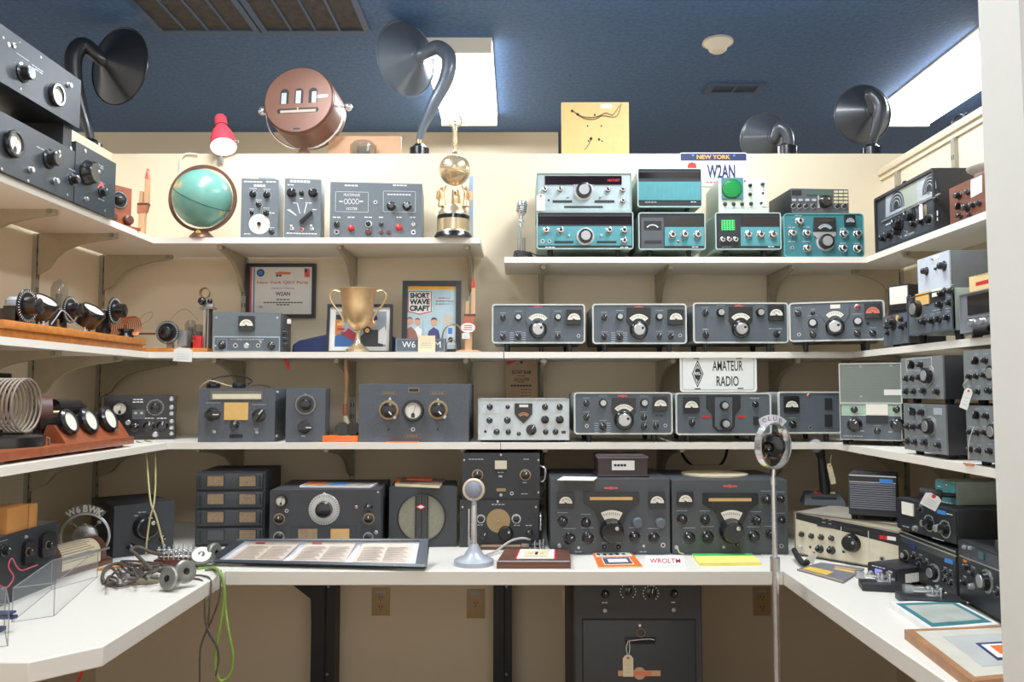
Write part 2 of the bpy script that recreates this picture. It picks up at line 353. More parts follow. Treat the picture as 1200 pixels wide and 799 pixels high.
            b.tube(spline([(x, f, za), (x, f-.03, za-(za-zb)*.12), (x, f-.034, (za+zb)/2), (x, f-.03, zb+(za-zb)*.12), (x, f, zb)], 5), .004, CHR); t.part('handle', b)
        elif k == 'gr':    # grille of slats or mesh
            x0, z0, x1, z1 = rect(t, *it[1:5], f); m = it[5]; n = it[6]; b = MB(); b.prism([(x0, z0), (x1, z0), (x1, z1), (x0, z1)], f-.001, f, m); m2 = it[7]
            if it[8] == 'v':
                for i in range(n): a = x0+(x1-x0)*(i+.5)/n; b.box(a-(x1-x0)/n*.28, f-.004, z0, a+(x1-x0)/n*.28, f, z1, m2)
            else:
                for i in range(n): a = z0+(z1-z0)*(i+.5)/n; b.box(x0, f-.004, a-(z1-z0)/n*.3, x1, f, a+(z1-z0)/n*.3, m2)
            t.part('grille', b)
def place(at, r):
    x0, y0, x1, y1 = r; xc, yc = (x0+x1)/2, (y0+y1)/2
    if at[0] == 'Y': p = atY(xc, yc, at[1]); return (p.x, at[1], at[2]), 0
    if at[0] == 'R': p = atY(xc, yc, at[1]); return (p.x, at[1], at[2]), at[3]
    if at[0] == 'X': p = atX(xc, yc, at[1]); return (at[1], p.y, at[2]), at[3]
    if at[0] == 'Z':
        A = atZ(*at[1], at[3]); B = atZ(*at[2], at[3]); return ((A.x+B.x)/2, (A.y+B.y)/2, at[3]), math.degrees(math.atan2(B.y-A.y, B.x-A.x))
def dev(name, label, cat, at, r, depth, body, panel, its=(), feet=None, style='box', rim=RIM, group=None, lab=DIM, bev=.003, fy=None, fm=RUB, inset=0, lip=0, rw=.006, rrad=.014, zlow=0):
    loc, rot = place(at, r); t = T(name, label, cat, loc, rot, group)
    x0, z0, x1, z1 = rect(t, *r); z0 = zlow if feet is None else max(z0, .004)
    t.box = (x0, z0, x1, z1); c = MB()
    if style == 'rr':
        c.prism(MB.rr(x0+.002, z0+.002, x1-.002, z1-.002, rrad), .002, depth, body); t.part('cabinet', c)
        q = MB(); q.rframe(x0, z0, x1, z1, rrad, rw, -.006, .004, rim); t.part('trim_ring', q)
        pm = MB(); pm.prism(MB.rr(x0+rw*.8, z0+rw*.8, x1-rw*.8, z1-rw*.8, rrad*.6), -.002, .003, panel)
    else:
        c.box(x0, 0, z0, x1, depth, z1, body, bev); t.part('cabinet', c)
        pm = MB(); pm.box(x0+inset, -.002, z0+inset, x1-inset, .004, z1-inset, panel)
        if rim and lip: q = MB(); q.rframe(x0, z0, x1, z1, .002, lip, -.006, .003, rim, 2); t.part('trim_ring', q)
    if feet:
        w = x1-x0
        for fx in feet:
            for yy in (fy or (.035, depth-.035)):
                b = MB(); X = t.uv(fx, r[3])[0]; b.cyl((X, yy, 0), (X, yy, z0+.002), .009, fm, .012, 12); t.part('foot', b)
    items(t, its, pm, -.002, lab)
    t.pm = t.part('front_panel', pm); return t
def slab(name, label, cat, C, z, th, m, deco=None, group=None, edge=None, frame=None):
    """flat thing lying on height z; C: 4 pixel corners (far-left, far-right, near-right, near-left)"""
    W = [atZ(x, y, z) for x, y in C]; c = sum(W, Vector())/4; t = T(name, label, cat, c, 0, group); P = [w-c for w in W]
    def q(u, v): a = P[3]+(P[2]-P[3])*u; b = P[0]+(P[1]-P[0])*u; return a+(b-a)*v      # v: 0 near, 1 far
    b = MB(); b.vprism([(p.x, p.y) for p in P], 0, th, m)
    t.q = q; t.th = th
    def quad(u0, v0, u1, v1, mm, lift=.0006):
        b.vprism([(q(u, v).x, q(u, v).y) for u, v in ((u0, v0), (u1, v0), (u1, v1), (u0, v1))], th, th+lift, mm)
    def txt(s, u, v, du, dv, mm, lift=.0012):
        vs, fs, a = text_geo(s, .01); b.add([(q(u+x*du, v+y*dv).x, q(u+x*du, v+y*dv).y, th+lift) for x, y in vs], fs, mm)
    if deco: deco(quad, txt)
    t.part(frame or 'sheet', b); return t
# ================================================================ ROOM
WALL = mat('beige wall paint', (228, 212, 183), .6, var=.015, vs=3, bump=.05, bs=60)
CEIL = mat('blue textured ceiling', (70, 103, 146), .7, var=.22, vs=45, bump=1.0, bs=45)
SHELF = mat('white laminate', (236, 228, 214), .4, var=.01)
DESK = mat('white counter laminate', (230, 224, 212), .38, var=.01)
FLOORM = mat('brown carpet', (142, 112, 82), .9, var=.2, vs=120, bump=.4)
YW = 3.60; XL = -1.86; XR = 1.675
ZT = atY(700, 180, YW).z; ZC = atY(550, 148, 5.2).z; YF = 5.32
ZFL = atY(600, 799, YW).z-.012
z1L = atY(400, 278.3, 3.24).z; z1R = atY(800, 301, 3.24).z; z2 = atY(600, 412.3, 3.19).z; z3 = atY(600, 518.7, 3.02).z; zd = atY(600, 669, 2.62).z
TH1 = .024; TD = .046
b = MB(); b.box(XL-.16, YW, ZFL, XR+.4, YW+.15, ZT, WALL); struct('wall_back', b)
b = MB(); b.box(XL-.16, .2, ZFL, XL, YW, ZT, WALL); struct('wall_left', b)
ZR = atY(1040, 199, YW).z
b = MB(); b.box(XR, 1.5, ZFL, XR+.16, YW, ZR-.03, WALL); struct('wall_right', b)
b = MB(); b.box(XR-.022, 1.5, ZR-.03, XR+.18, YW-.001, ZR, WALL, .004); b.box(XR-.010, 1.5, ZR-.05, XR, YW-.001, ZR-.03, WALL); struct('trim_1', b)
b = MB(); b.box(atY(1161, 400, 1.48).x, 1.36, ZFL, 3.2, 1.48, ZC, mat('cream partition paint', (226, 223, 214), .6, var=.01)); struct('wall_front', b)
b = MB(); b.box(-5.5, YF, ZFL, .28, YF+.15, ZC, WALL); b.box(.13, YF+.15, ZFL, .28, 8.5, ZC, WALL); struct('wall_far', b)
b = MB(); b.box(.28, 8.5, ZFL, 6, 8.65, ZC, WALL); struct('wall_rear', b)
b = MB(); b.box(-6, -2.5, ZC, 6, 9, ZC+.1, CEIL); struct('ceiling', b)
b = MB(); b.box(-6, -2.5, ZFL-.1, 6, 9, ZFL, FLOORM); struct('floor', b)
# ---------------------------------------------------------------- ceiling fittings
LITM = mat('lit diffuser', (250, 252, 255), .5, var=0, emit=9)
def fixture(name, label, x, y0, y1, w, vis=True):
    t = T(name, label, 'ceiling light', (x, (y0+y1)/2, ZC), 0, 'surface fluorescent ceiling lights'); h = (y1-y0)/2
    b = MB(); b.box(-w/2-.012, -h, -.012, w/2+.012, h, 0, SHELF); b.box(-w/2-.008, -h, -.075, w/2+.008, -h+.02, -.012, SHELF); b.box(-w/2-.008, h-.02, -.075, w/2+.008, h, -.012, SHELF); t.part('fixture_housing', b)
    b = MB(); b.box(-w/2, -h+.02, -.07, w/2, h-.02, -.012, LITM, .012); t.part('diffuser', b)
    l = bpy.data.lights.new('fluorescent', 'AREA'); l.shape = 'RECTANGLE'; l.size = w; l.size_y = (y1-y0); l.color = (.84, .92, 1.0)
    o = bpy.data.objects.new('fluorescent_lamp', l); COL.objects.link(o); o.location = (x, (y0+y1)/2, ZC-.082); return l
def ceilY(py): return (ZC-CAM.z)*F/1.0/ (ray(600, py).z/ray(600, py).y*F)
cA = [atZ(x, y, ZC-.07) for x, y in ((519, 147), (581, 147), (574, 60))]
fixture('ceiling_light', 'bright ceiling light panel behind the large grey horn speaker', (cA[0].x+cA[1].x)/2, cA[2].y, cA[0].y, cA[1].x-cA[0].x).energy = 42
cB = [atZ(1013, 148, ZC-.07), atZ(1090, 148, ZC-.07)]
fixture('ceiling_light', 'long bright ceiling light panel at the upper right above the right wall', (cB[0].x+cB[1].x)/2, cB[0].y-1.26, cB[0].y, (cB[1].x-cB[0].x)*.9).energy = 42
for x, y, e_, lb in ((-1.0, 1.95, 33, 'ceiling light panel overhead, left of two above the counter'), (.75, 1.95, 33, 'ceiling light panel overhead, right of two above the counter'), (-.2, -.7, 34, 'ceiling light panel overhead behind the viewer')):
    l = fixture('ceiling_light', lb, x, y, y+1.22, .32); l.energy = e_
# return-air grilles
VEN = mat('ceiling grille blue', (66, 88, 118), .5); VDK = mat('dark grille filter', (66, 62, 62), .8, var=.35, vs=25, bump=.5, bs=80)
def grille(name, label, xa, xb, ya, yb, n, fr=.03, md=VDK):
    t = T(name, label, 'ceiling vent', ((xa+xb)/2, (ya+yb)/2, ZC), 0); w = (xb-xa)/2; h = (yb-ya)/2
    b = MB(); b.box(-w, -h, -.012, w, -h+fr, 0, VEN); b.box(-w, h-fr, -.012, w, h, 0, VEN); b.box(-w, -h+fr, -.012, -w+fr, h-fr, 0, VEN); b.box(w-fr, -h+fr, -.012, w, h-fr, 0, VEN); t.part('vent_frame', b)
    b = MB(); b.box(-w+fr, -h+fr, -.004, w-fr, h-fr, 0, md); t.part('filter', b)
    for i in range(1, n):
        x = -w+fr+(2*w-2*fr)*i/n; b = MB(); b.box(x-.006, -h+fr, -.010, x+.006, h-fr, -.004, VEN); t.part('vent_bar', b)
a = atZ(188, 38, ZC).x; c = atZ(308, 38, ZC).x; e = atZ(435, 37, ZC).x; yy = atZ(300, 37, ZC).y
grille('ceiling_vent', 'dark ceiling grille on the left, above the left horn speaker', a, c-.004, yy-.62, yy, 4)
grille('ceiling_vent', 'dark ceiling grille second from the left, above the brown drum device', c+.004, e, yy-.62, yy, 4)
p0 = atZ(824, 109, ZC); p1 = atZ(888, 109, ZC); pn = atZ(850, 96, ZC)
grille('ceiling_register', 'small blue ceiling register below the smoke detector', p0.x, p1.x, pn.y, p0.y, 2, .035, mat('register dark', (44, 62, 90), .6))
p = atZ(841, 48, ZC); t = T('smoke_detector', 'round white smoke detector on the blue ceiling', 'smoke detector', p)
b = MB(); b.lathe([(0, -.012), (.078, -.012), (.074, 0)], SHELF, n=28); t.part('base_plate', b)
b = MB(); b.lathe([(.07, -.012), (.05, -.03), (.044, -.048), (.03, -.058), (0, -.058)], SHELF, n=28); t.part('detector_cap', b)
# ---------------------------------------------------------------- shelves
def bracket(t, w, axis, d, z, L):        # w: world point on wall; d: outward dir; plate 10 mm thick
    pts = [(0, 0), (L, 0), (L, -.018), (L*.72, -.03), (L*.5, -.045), (L*.34, -.066), (L*.22, -.095), (L*.14, -.135), (0, -.16)]
    b = MB(); d = Vector(d); s_ = Vector((-d.y, d.x, 0))
    vs = [Vector(w)+d*p[0]+Vector((0, 0, p[1]))+s_*k for k in (-.008, .008) for p in pts]; n = len(pts)
    b.add(vs, [list(range(n)), list(range(2*n-1, n-1, -1))]+[(i, (i+1) % n, (i+1) % n+n, i+n) for i in range(n)], mat('taupe steel bracket', (176, 164, 138), .45, m=.2))
    q = Vector(w)+d*(L-.02)+Vector((0, 0, -.008)); b.cyl(q-s_*.014, q+s_*.014, .008, STEEL, n=10)
    t.wpart('bracket', b)
def shelf(label, poly, z, br, th=TH1):
    c = Vector((sum(p[0] for p in poly)/len(poly), sum(p[1] for p in poly)/len(poly), z-th)); t = T('wall_shelf', label, 'shelf', c)
    b = MB(); b.vprism([(p[0]-c.x, p[1]-c.y) for p in poly], 0, th, SHELF); t.part('shelf_board', b)
    for w, d, L in br: bracket(t, (w[0], w[1], z-th), None, d, z, L)
    return t
UX = [atY(x, 300, YW).x for x in (288, 416, 552, 634, 770, 901)]      # back uprights
YU = YW-.02; GAP = .012
YLs = [XL*F/(x-CX) for x in (35, 114)]; YRs = [XR*F/(x-CX) for x in (1061, 1130)]
YRd = YRs+[XR*F/(1195-CX)]
def xs(px, py, Y): return atY(px, py, Y).x
B_ = lambda i, L: ((UX[i], YU), (0, -1, 0), L); L_ = lambda i, L: ((XL+.02, YLs[i]), (1, 0, 0), L); R_ = lambda i, L: ((XR-.02, YRd[i]), (-1, 0, 0), L)
f1, f2, f3 = 3.24, 3.19, 3.02; X1L = xs(180, 280, f1); X2L = xs(174, 412, f2); X3L = xs(196, 520, f3); X1R = xs(1015, 302, f1); X2R = xs(999, 412, f2); X3R = xs(979, 519, f3)
YB = YW-GAP; SA = xs(563, 280, f1); SB = xs(591, 302, f1); SM = xs(590.3, 412, f2); S3 = xs(586.5, 520, f3)
shelf('white shelf along the left wall, topmost of three, under the black meter panels', [(XL+.022, 1.7), (X1L, 1.7), (X1L, YB), (XL+.022, YB)], z1L, [L_(0, .30), L_(1, .30), ((XL+.02, 2.63), (1, 0, 0), .30)])
shelf('white shelf on the back wall carrying the globe and the gold globe trophy', [(X1L+.001, f1), (SA, f1), (SA, YB), (X1L+.001, YB)], z1L, [B_(0, .30), B_(1, .30), B_(2, .30)])
shelf('white shelf on the back wall carrying the teal radios', [(SB, f1), (X1R, f1), (X1R, YB), (SB, YB)], z1R, [B_(3, .30), B_(4, .30), B_(5, .30)])
shelf('white shelf along the right wall under the large dual-dial receiver', [(X1R+.001, 1.7), (XR-.022, 1.7), (XR-.022, YB), (X1R+.001, YB)], z1R, [R_(0, .2), R_(1, .2)])
shelf('white shelf along the left wall, middle of three, under the orange breadboard set', [(XL+.022, 1.7), (X2L, 1.7), (X2L, YB), (XL+.022, YB)], z2, [L_(0, .33), L_(1, .33), ((XL+.02, 2.63), (1, 0, 0), .33)])
shelf('white shelf on the back wall carrying the loving cup and framed pictures', [(X2L+.001, f2), (SM-.002, f2), (SM-.002, YB), (X2L+.001, YB)], z2, [B_(0, .33), B_(1, .33), B_(2, .33)])
shelf('white shelf on the back wall carrying the upper row of three grey radios', [(SM+.002, f2), (X2R, f2), (X2R, YB), (SM+.002, YB)], z2, [B_(3, .33), B_(4, .33), B_(5, .33)])
shelf('white shelf along the right wall, under the grey box stacked on a transceiver', [(X2R+.001, 1.7), (XR-.022, 1.7), (XR-.022, YB), (X2R+.001, YB)], z2, [R_(0, .25), R_(1, .25)])
shelf('white shelf along the left wall, lowest of three, under the three-meter wooden stand', [(XL+.022, 1.7), (X3L, 1.7), (X3L, YB), (XL+.022, YB)], z3, [L_(0, .42), L_(1, .42), ((XL+.02, 2.63), (1, 0, 0), .42)])
shelf('white shelf on the back wall carrying the dark crackle receiver and its matching boxes', [(X3L+.001, f3), (S3-.001, f3), (S3-.001, YB), (X3L+.001, YB)], z3, [B_(0, .48), B_(1, .48), B_(2, .48)])
shelf('white shelf on the back wall under the white transmitter and the AMATEUR RADIO plate', [(S3+.001, f3), (X3R, f3), (X3R, YB), (S3+.001, YB)], z3, [B_(3, .48), B_(4, .48), B_(5, .48)])
shelf('white shelf along the right wall, lowest of three, under the black-cased transceivers', [(X3R+.001, 1.5), (XR-.022, 1.5), (XR-.022, YB), (X3R+.001, YB)], z3, [R_(0, .38), R_(1, .38), ((XR-.02, 2.45), (-1, 0, 0), .38)])
# slotted uprights
def upright(label, w, d, z0, zt):
    d = Vector(d); s_ = Vector((-d.y, d.x, 0)); t = T('slotted_upright', label, 'shelf upright', (w[0], w[1], z0), math.degrees(math.atan2(d.x, -d.y)), 'slotted shelf uprights')
    b = MB(); h = zt-z0; b.box(-.0125, -.016, 0, .0125, 0, h, STD)
    for i in range(int(h/.05)):
        for x in (-.006, .006): b.box(x-.002, -.0166, .012+i*.05, x+.002, -.016, .030+i*.05, INK)
    t.part('rail', b)
ZU0 = atY(300, 585, YW).z
LB = ['behind the framed certificate', 'behind the loving cup', 'beside the oval-tagged wooden stick', 'fourth from the left, right of tan card', 'fifth from the left', 'rightmost, beside the AMATEUR RADIO plate']
for i, x in enumerate(UX): upright('slotted metal upright on back wall, '+LB[i], (x, YW-.0005), (0, -1, 0), ZU0 if i < 3 else ZU0-.1, (z1L if i < 3 else z1R)-TH1-.001)
upright('metal slotted shelf upright on the left wall behind the smoky tube', (XL+.0005, YLs[1]), (1, 0, 0), ZU0, z1L-TH1-.001)
upright('metal slotted shelf upright at the far left of the left wall', (XL+.0005, YLs[0]), (1, 0, 0), ZU0, z1L-TH1-.001)
upright('metal slotted shelf upright on the right wall near the corner', (XR-.0005, YRs[0]), (-1, 0, 0), ZU0-.1, ZR-.052)
upright('metal slotted shelf upright on the right wall above the copper-fronted set', (XR-.0005, YRs[1]), (-1, 0, 0), ZU0-.1, ZR-.052)
# ---------------------------------------------------------------- counters
def counter(label, poly):
    c = Vector((sum(p[0] for p in poly)/len(poly), sum(p[1] for p in poly)/len(poly), zd-TD)); b = MB(); b.vprism([(p[0], p[1]) for p in poly], zd-TD, zd, DESK)
    o = single('countertop', b, label, 'counter'); m = o.modifiers.new('edge', 'BEVEL'); m.width = .003; m.segments = 2; m.limit_method = 'ANGLE'
pa = atZ(256, 674, zd); pb = atZ(121, 757, zd); pc = atZ(33, 776, zd); pr = atZ(918, 669, zd); pe = atZ(1110, 799, zd)
ye = 1.484; xe = pr.x+(pe.x-pr.x)*(pr.y-ye)/(pr.y-pe.y)
counter('white laminate counter along the left wall with a clipped front corner', [(pa.x-.001, pa.y), (pa.x-.001, YW-.002), (XL+.002, YW-.002), (XL+.002, pc.y), (pc.x, pc.y), (pb.x, pb.y)])
counter('white laminate counter along the back wall', [(pa.x, 2.62), (pr.x, 2.62), (pr.x, YW-.002), (pa.x, YW-.002)])
counter('white laminate counter along the right wall', [(pr.x+.001, 2.62), (pr.x+.001, YW-.002), (XR-.002, YW-.002), (XR-.002, ye), (xe, ye)])
# support posts
for x0, x1, lab in ((365, 393, 'left'), (578, 600, 'middle')):
    a, c = atY(x0, 750, YW-.09).x, atY(x1, 750, YW-.09).x; t = T('support_post', 'black steel counter support post, '+('with a slanted gusset, between wall and outlets' if lab == 'left' else 'beside the single outlet'), 'post', ((a+c)/2, YW-.05, ZFL)); w = (c-a)/2; h = zd-TD-ZFL
    b = MB(); b.box(-w, -.05, 0, w, .045, h-.001, BLK); t.part('upright_channel', b)
    b = MB(); b.box(w*.1, -.053, 0, w*.28, -.05, h-.01, RUB)
    for zz in (.08, .45): b.lathe([(.007, 0), (.005, .003), (0, .003)], STEEL, (w*.4, -.05, zz), (0, -1, 0), 10)
    t.part('slot_strip', b)
    if lab == 'left':
        b = MB(); b.prism([(-w-.36, h-.002), (-w, h-.002), (-w, h-.55), (-w-.012, h-.275), (-w-.075, h-.228)], -.02, .0, BLK); t.part('gusset', b)
OUTL = mat('tan outlet plate', (186, 158, 114), .45)
for x0, y0, x1, y1, lab, n in ((436, 688, 457, 721, 'tan duplex wall outlet left of the single outlet, under the counter', 2), (547, 690, 568, 724, 'tan single round wall outlet under the counter', 1), (882, 687, 903, 721, 'tan duplex wall outlet beside the chrome microphone stand', 2)):
    A = atY(x0, y0, YW); B2 = atY(x1, y1, YW); t = T('wall_outlet', lab, 'outlet', ((A.x+B2.x)/2, YW, B2.z)); w = (B2.x-A.x)/2; h = A.z-B2.z
    b = MB(); b.box(-w, -.006, 0, w, -.0005, h, OUTL, .002); b.box(-w*.55, -.0068, h*.80, w*.55, -.006, h*.9, DIM); t.part('cover_plate', b)
    for i in range(n):
        zz = h*(.28+.34*i) if n == 2 else h*.5; b = MB(); b.lathe([(w*.42, 0), (w*.4, .003), (0, .003)], OUTL, (0, -.006, zz), (0, -1, 0), 18)
        for dx in (-.006, .006): b.box(dx-.0015, -.0098, zz, dx+.0015, -.009, zz+.009, INK)
        b.box(-.002, -.0098, zz-.010, .002, -.009, zz-.005, INK); t.part('socket_face', b)
p = atY(663, 706, YW); b = MB(); b.box(p.x-.014, YW-.012, p.z-.055, p.x+.014, YW-.0005, p.z+.055, SHELF, .003); single('wall_plate', b, 'narrow white wall plate just left of the black floor cabinet', 'wall plate')
# ---------------------------------------------------------------- camera, world
cd = bpy.data.cameras.new('camera'); cam = bpy.data.objects.new('camera', cd); COL.objects.link(cam); SC.camera = cam
cam.location = CAM; cam.rotation_euler = (math.pi/2+TH, 0, 0); cd.sensor_width = 36; cd.lens = 36*F/1200; cd.shift_x = -(CX-600)/1200; cd.clip_start = .05
W = bpy.data.worlds.new('world'); SC.world = W; W.use_nodes = True; bg = W.node_tree.nodes['Background']; bg.inputs['Color'].default_value = (1, .95, .88, 1); bg.inputs['Strength'].default_value = 1.15
SC.view_settings.view_transform = 'Standard'; SC.view_settings.exposure = -.03; SC.view_settings.gamma = 1.05
SC.cycles.use_denoising = True; SC.cycles.max_bounces = 8; SC.cycles.sample_clamp_indirect = 4
# ================================================================ BACK WALL, RIGHT HALF
Y1 = 3.255
def heath(k, x0, y, n): pass
K = lambda x, y, r, st='b', *a: ('k', x, y, r, st)+a
# --- top shelf: pale and teal sets
def tagcard(label, px, py, w, h, Y, strg=True, rot=0, X=None, m=PAP, hole=True, tilt=0):
    p = atY(px, py, Y) if X is None else atX(px, py, X); s = p.y/F; W_, H_ = w*s, h*s
    t = T('paper_tag', label, 'tag', (p.x, p.y, p.z-H_/2), rot); b = MB(); b.M = Matrix.Translation((0, 0, H_/2)) @ Matrix.Rotation(math.radians(tilt), 4, 'Y') @ Matrix.Translation((0, 0, -H_/2))
    b.prism([(-W_/2, 0), (W_/2, 0), (W_/2, H_*.85), (W_*.25, H_), (-W_*.25, H_), (-W_/2, H_*.85)], -.0015, 0, m)
    for i in range(3): b.box(-W_*.3, -.002, H_*(.2+.17*i), W_*.3, -.0015, H_*(.2+.17*i)+.001, DIM)
    if hole: b.disc(0, H_*.88, W_*.13, -.0015, RED, 12)
    t.part('card', b)
    if strg:
        b = MB(); b.tube(spline([(0, -.002, H_*.9), (-.004, -.006, H_*1.15), (.004, .002, H_*1.4)], 4), .0008, PAPC, 5); t.part('string', b)
    return t
t = dev('transceiver', 'pale blue transceiver with wide dark display, top of the left stack', 'radio', ('Y', Y1+.01, atY(685, 247.5, Y1).z), (629, 203, 740, 247), .30, HCASE, mat('pale blue panel', (172, 188, 190), .4), [
    ('w', 638.5, 206.3, 728.5, 216.3, DISP, .004, 'display'), ('g', [(671, 216), (697, 216), (691, 224), (677, 224)], CHR, .003, 'dial_escutcheon'), ('t', 719, 211.5, 3, 'HEATHKIT', RED, 14, .01, .0052),
    K(684, 223.6, 10.5, 'Q', .5), K(638.6, 222, 3.4, 'h'), K(656.4, 222, 3.4, 'h'), K(712.4, 222.4, 3.4, 'h'), K(729.6, 222.4, 3.4, 'h'), K(729.8, 235.2, 3.4, 'h'), K(665.5, 230.5, 1.5, 'S'), K(703.5, 230.8, 1.5, 'S'),
    ('w', 647.6, 234.6, 670.4, 237.4, BLK, .002, 'button_strip'), ('w', 697, 234.6, 720, 237.4, BLK, .002, 'button_strip'), ('w', 661, 241.4, 706.6, 243.4, BLK, .002, 'button_strip'), K(643, 234.5, 1.3, 'd')], rim=HCASE, lip=.004, lab=None)
tagcard('white paper tag hanging over the pale blue transceiver', 633.8, 237, 10, 20, Y1-.012)
def sbtop(t):
    pass
SBP = lambda x0, x1, yt, yb: []
def sb(name, label, r, at, its, feet, depth=.30):
    x0, y0, x1, y1 = r
    return dev(name, label, 'radio', at, r, depth, HCASE, mat('black satin bezel', (40, 44, 50), .35), its, feet=feet, style='rr', rim=mat('pale green rim', (176, 194, 186), .4), rw=.004, rrad=.010, lab=None)
t = sb('transceiver', 'teal-fronted transceiver, bottom of the left stack on the top shelf', (629, 248.2, 742, 292), ('Y', Y1, z1R), [
    ('f', 630.6, 265, 740.4, 287.5, TEAL), ('f', 630.6, 253.5, 740.4, 263, DISP, 1), ('d', 645, 289.7, 12, 1, WHT), ('d', 732, 289.7, 10, 1, WHT),
    K(640, 270, 4, 'h'), K(657.2, 270, 4, 'h'), K(686, 277, 9.5, 'Q', .5), K(714, 270, 4, 'h'), K(731.4, 270, 4, 'h'), K(731.4, 282, 4, 'h'), K(666.5, 276, 1.6, 'S'), K(704.5, 276, 1.6, 'S'),
    ('w', 649.4, 282.3, 672, 285, BLK, .002, 'button_strip'), ('w', 699.4, 282.3, 722.4, 285, BLK, .002, 'button_strip'), K(635.8, 282.6, 2.4, 'j'), K(643.8, 282.6, 2.2, 'j')], [645, 725])
zt = z1R+t.box[3]
t2 = sb('station_speaker', 'teal-grilled station speaker, top of the middle stack on the top shelf', (746.8, 197.4, 822.5, 243), ('Y', Y1+.01, atY(785, 248.2, Y1).z), [
    ('f', 748, 202, 821, 209, DISP), ('gr', 748, 213, 821, 234.6, TEAL, 30, TEAL, 'v'), ('d', 763, 236.8, 14, 1, DIM), ('d', 813, 236.6, 7, 1, WHT)], [761, 807], .26)
t = sb('station_monitor', 'teal wattmeter console with black meter window under the speaker', (748, 249.2, 826.5, 292.6), ('Y', Y1, z1R), [
    ('f', 779, 266, 825, 288, TEAL), ('f', 779, 254, 825, 264.5, DISP), ('w', 751.5, 255, 777.5, 291, GREYD, .002, 'meter_panel'), ('w', 754.5, 259, 775, 269.5, INK, .003, 'meter'), ('arc', 764.5, 272, 9, 1.2, 40, 140, WHT, .0045), ('d', 764.5, 280.4, 18, 1.2, DIM), ('w', 755, 281.8, 775, 285, BLK, .004, 'button_strip'),
    K(788, 275.4, 4.6, 'h'), K(802.4, 275, 4.6, 'h'), K(817.4, 275.2, 4.6, 'h'), K(794.6, 283, 1.7, 'l'), ('d', 768, 289.6, 10, 1, DIM), ('d', 815, 289.3, 8, 1, WHT)], [763, 809])
t = dev('oscilloscope', 'small cream oscilloscope with round green screen, on the teal monitor', 'oscilloscope', ('R', Y1+.02, atY(876, 248.6, Y1).z, -2), (842, 208.5, 899, 247), .26, mat('cream green cabinet', (186, 196, 178), .45), mat('cream green panel', (196, 210, 190), .45), [
    ('w', 845.4, 208.8, 870.4, 233.2, TEALD, .008, 'screen_bezel'), K(879, 217, 2.4, 'b'), K(893.5, 216, 2.4, 'b'), K(879, 227.5, 2.4, 'b'), K(893.5, 226.5, 2, 'b'), K(849.6, 239, 2.4, 'b'), K(859.6, 239, 2.4, 'b'), K(869.6, 239, 2.4, 'b'), K(880, 238.5, 2.4, 'b'), K(892, 238, 1.8, 'b'), K(872.6, 211.7, 1.2, 'l'), ('d', 880, 223, 8), ('d', 870, 244, 40)], lab=None)
x, z = t.uv(857.6, 221, -.01); b = MB(); b.lathe([(11.6*t.sc, 0), (11.6*t.sc, .004), (11*t.sc, .005)], BLK, (x, -.010, z), (0, -1, 0), 28); b.lathe([(11.2*t.sc, .003), (7*t.sc, .006), (0, .007)], GRN, (x, -.010, z), (0, -1, 0), 28)
for i in range(-3, 4):
    L = math.sqrt(10.5**2-(i*3)**2)*t.sc; b.box(x+i*3*t.sc-.0004, -.0178, z-L, x+i*3*t.sc+.0004, -.0174, z+L, mat('screen grid', (10, 90, 44), .4)); b.box(x-L, -.0178, z+i*3*t.sc-.0004, x+L, -.0174, z+i*3*t.sc+.0004, mat('screen grid', (10, 90, 44), .4))
t.part('screen', b)
tagcard('white paper tag on the right side of the small oscilloscope', 895, 231, 7, 22, Y1+.013, True, 0, None, PAP, True)
t = sb('station_monitor', 'teal signal monitor with square green grid screen, under the oscilloscope', (838, 249.2, 915, 292.6), ('Y', Y1, z1R), [
    ('f', 868, 266, 913.5, 288, TEAL), ('f', 868, 254, 913.5, 264, DISP), ('w', 841.5, 255, 866, 289, BLK, .002, 'screen_panel'), ('w', 845.6, 257.6, 861, 270, GRN, .003, 'screen'), K(876.6, 275, 4.6, 'h'), K(891, 275, 4.6, 'h'), K(905.4, 275, 4.6, 'h'), K(846.4, 281, 3.4, 'h'), K(854, 281, 3.4, 'h'), K(861.6, 281, 3.4, 'h'), ('d', 852, 275.6, 18), ('d', 852, 289, 12), ('d', 904, 289, 8, 1, WHT)], [853, 898])
b = MB(); f = -.0052
for i in range(5):
    a, _, c, _ = rect(t, 845.6+3.1*i, 257.6, 846.4+3.1*i, 270, f); _, e, _, g = rect(t, 845.6, 258.4+2.5*i, 861, 259.1+2.5*i, f); q = rect(t, 845.6, 257.6, 861, 270, f)
    b.box(a, f-.0005, q[1], c, f, q[3], GRNL); b.box(q[0], f-.0005, e, q[2], f, g, GRNL)
t.part('screen_grid', b)
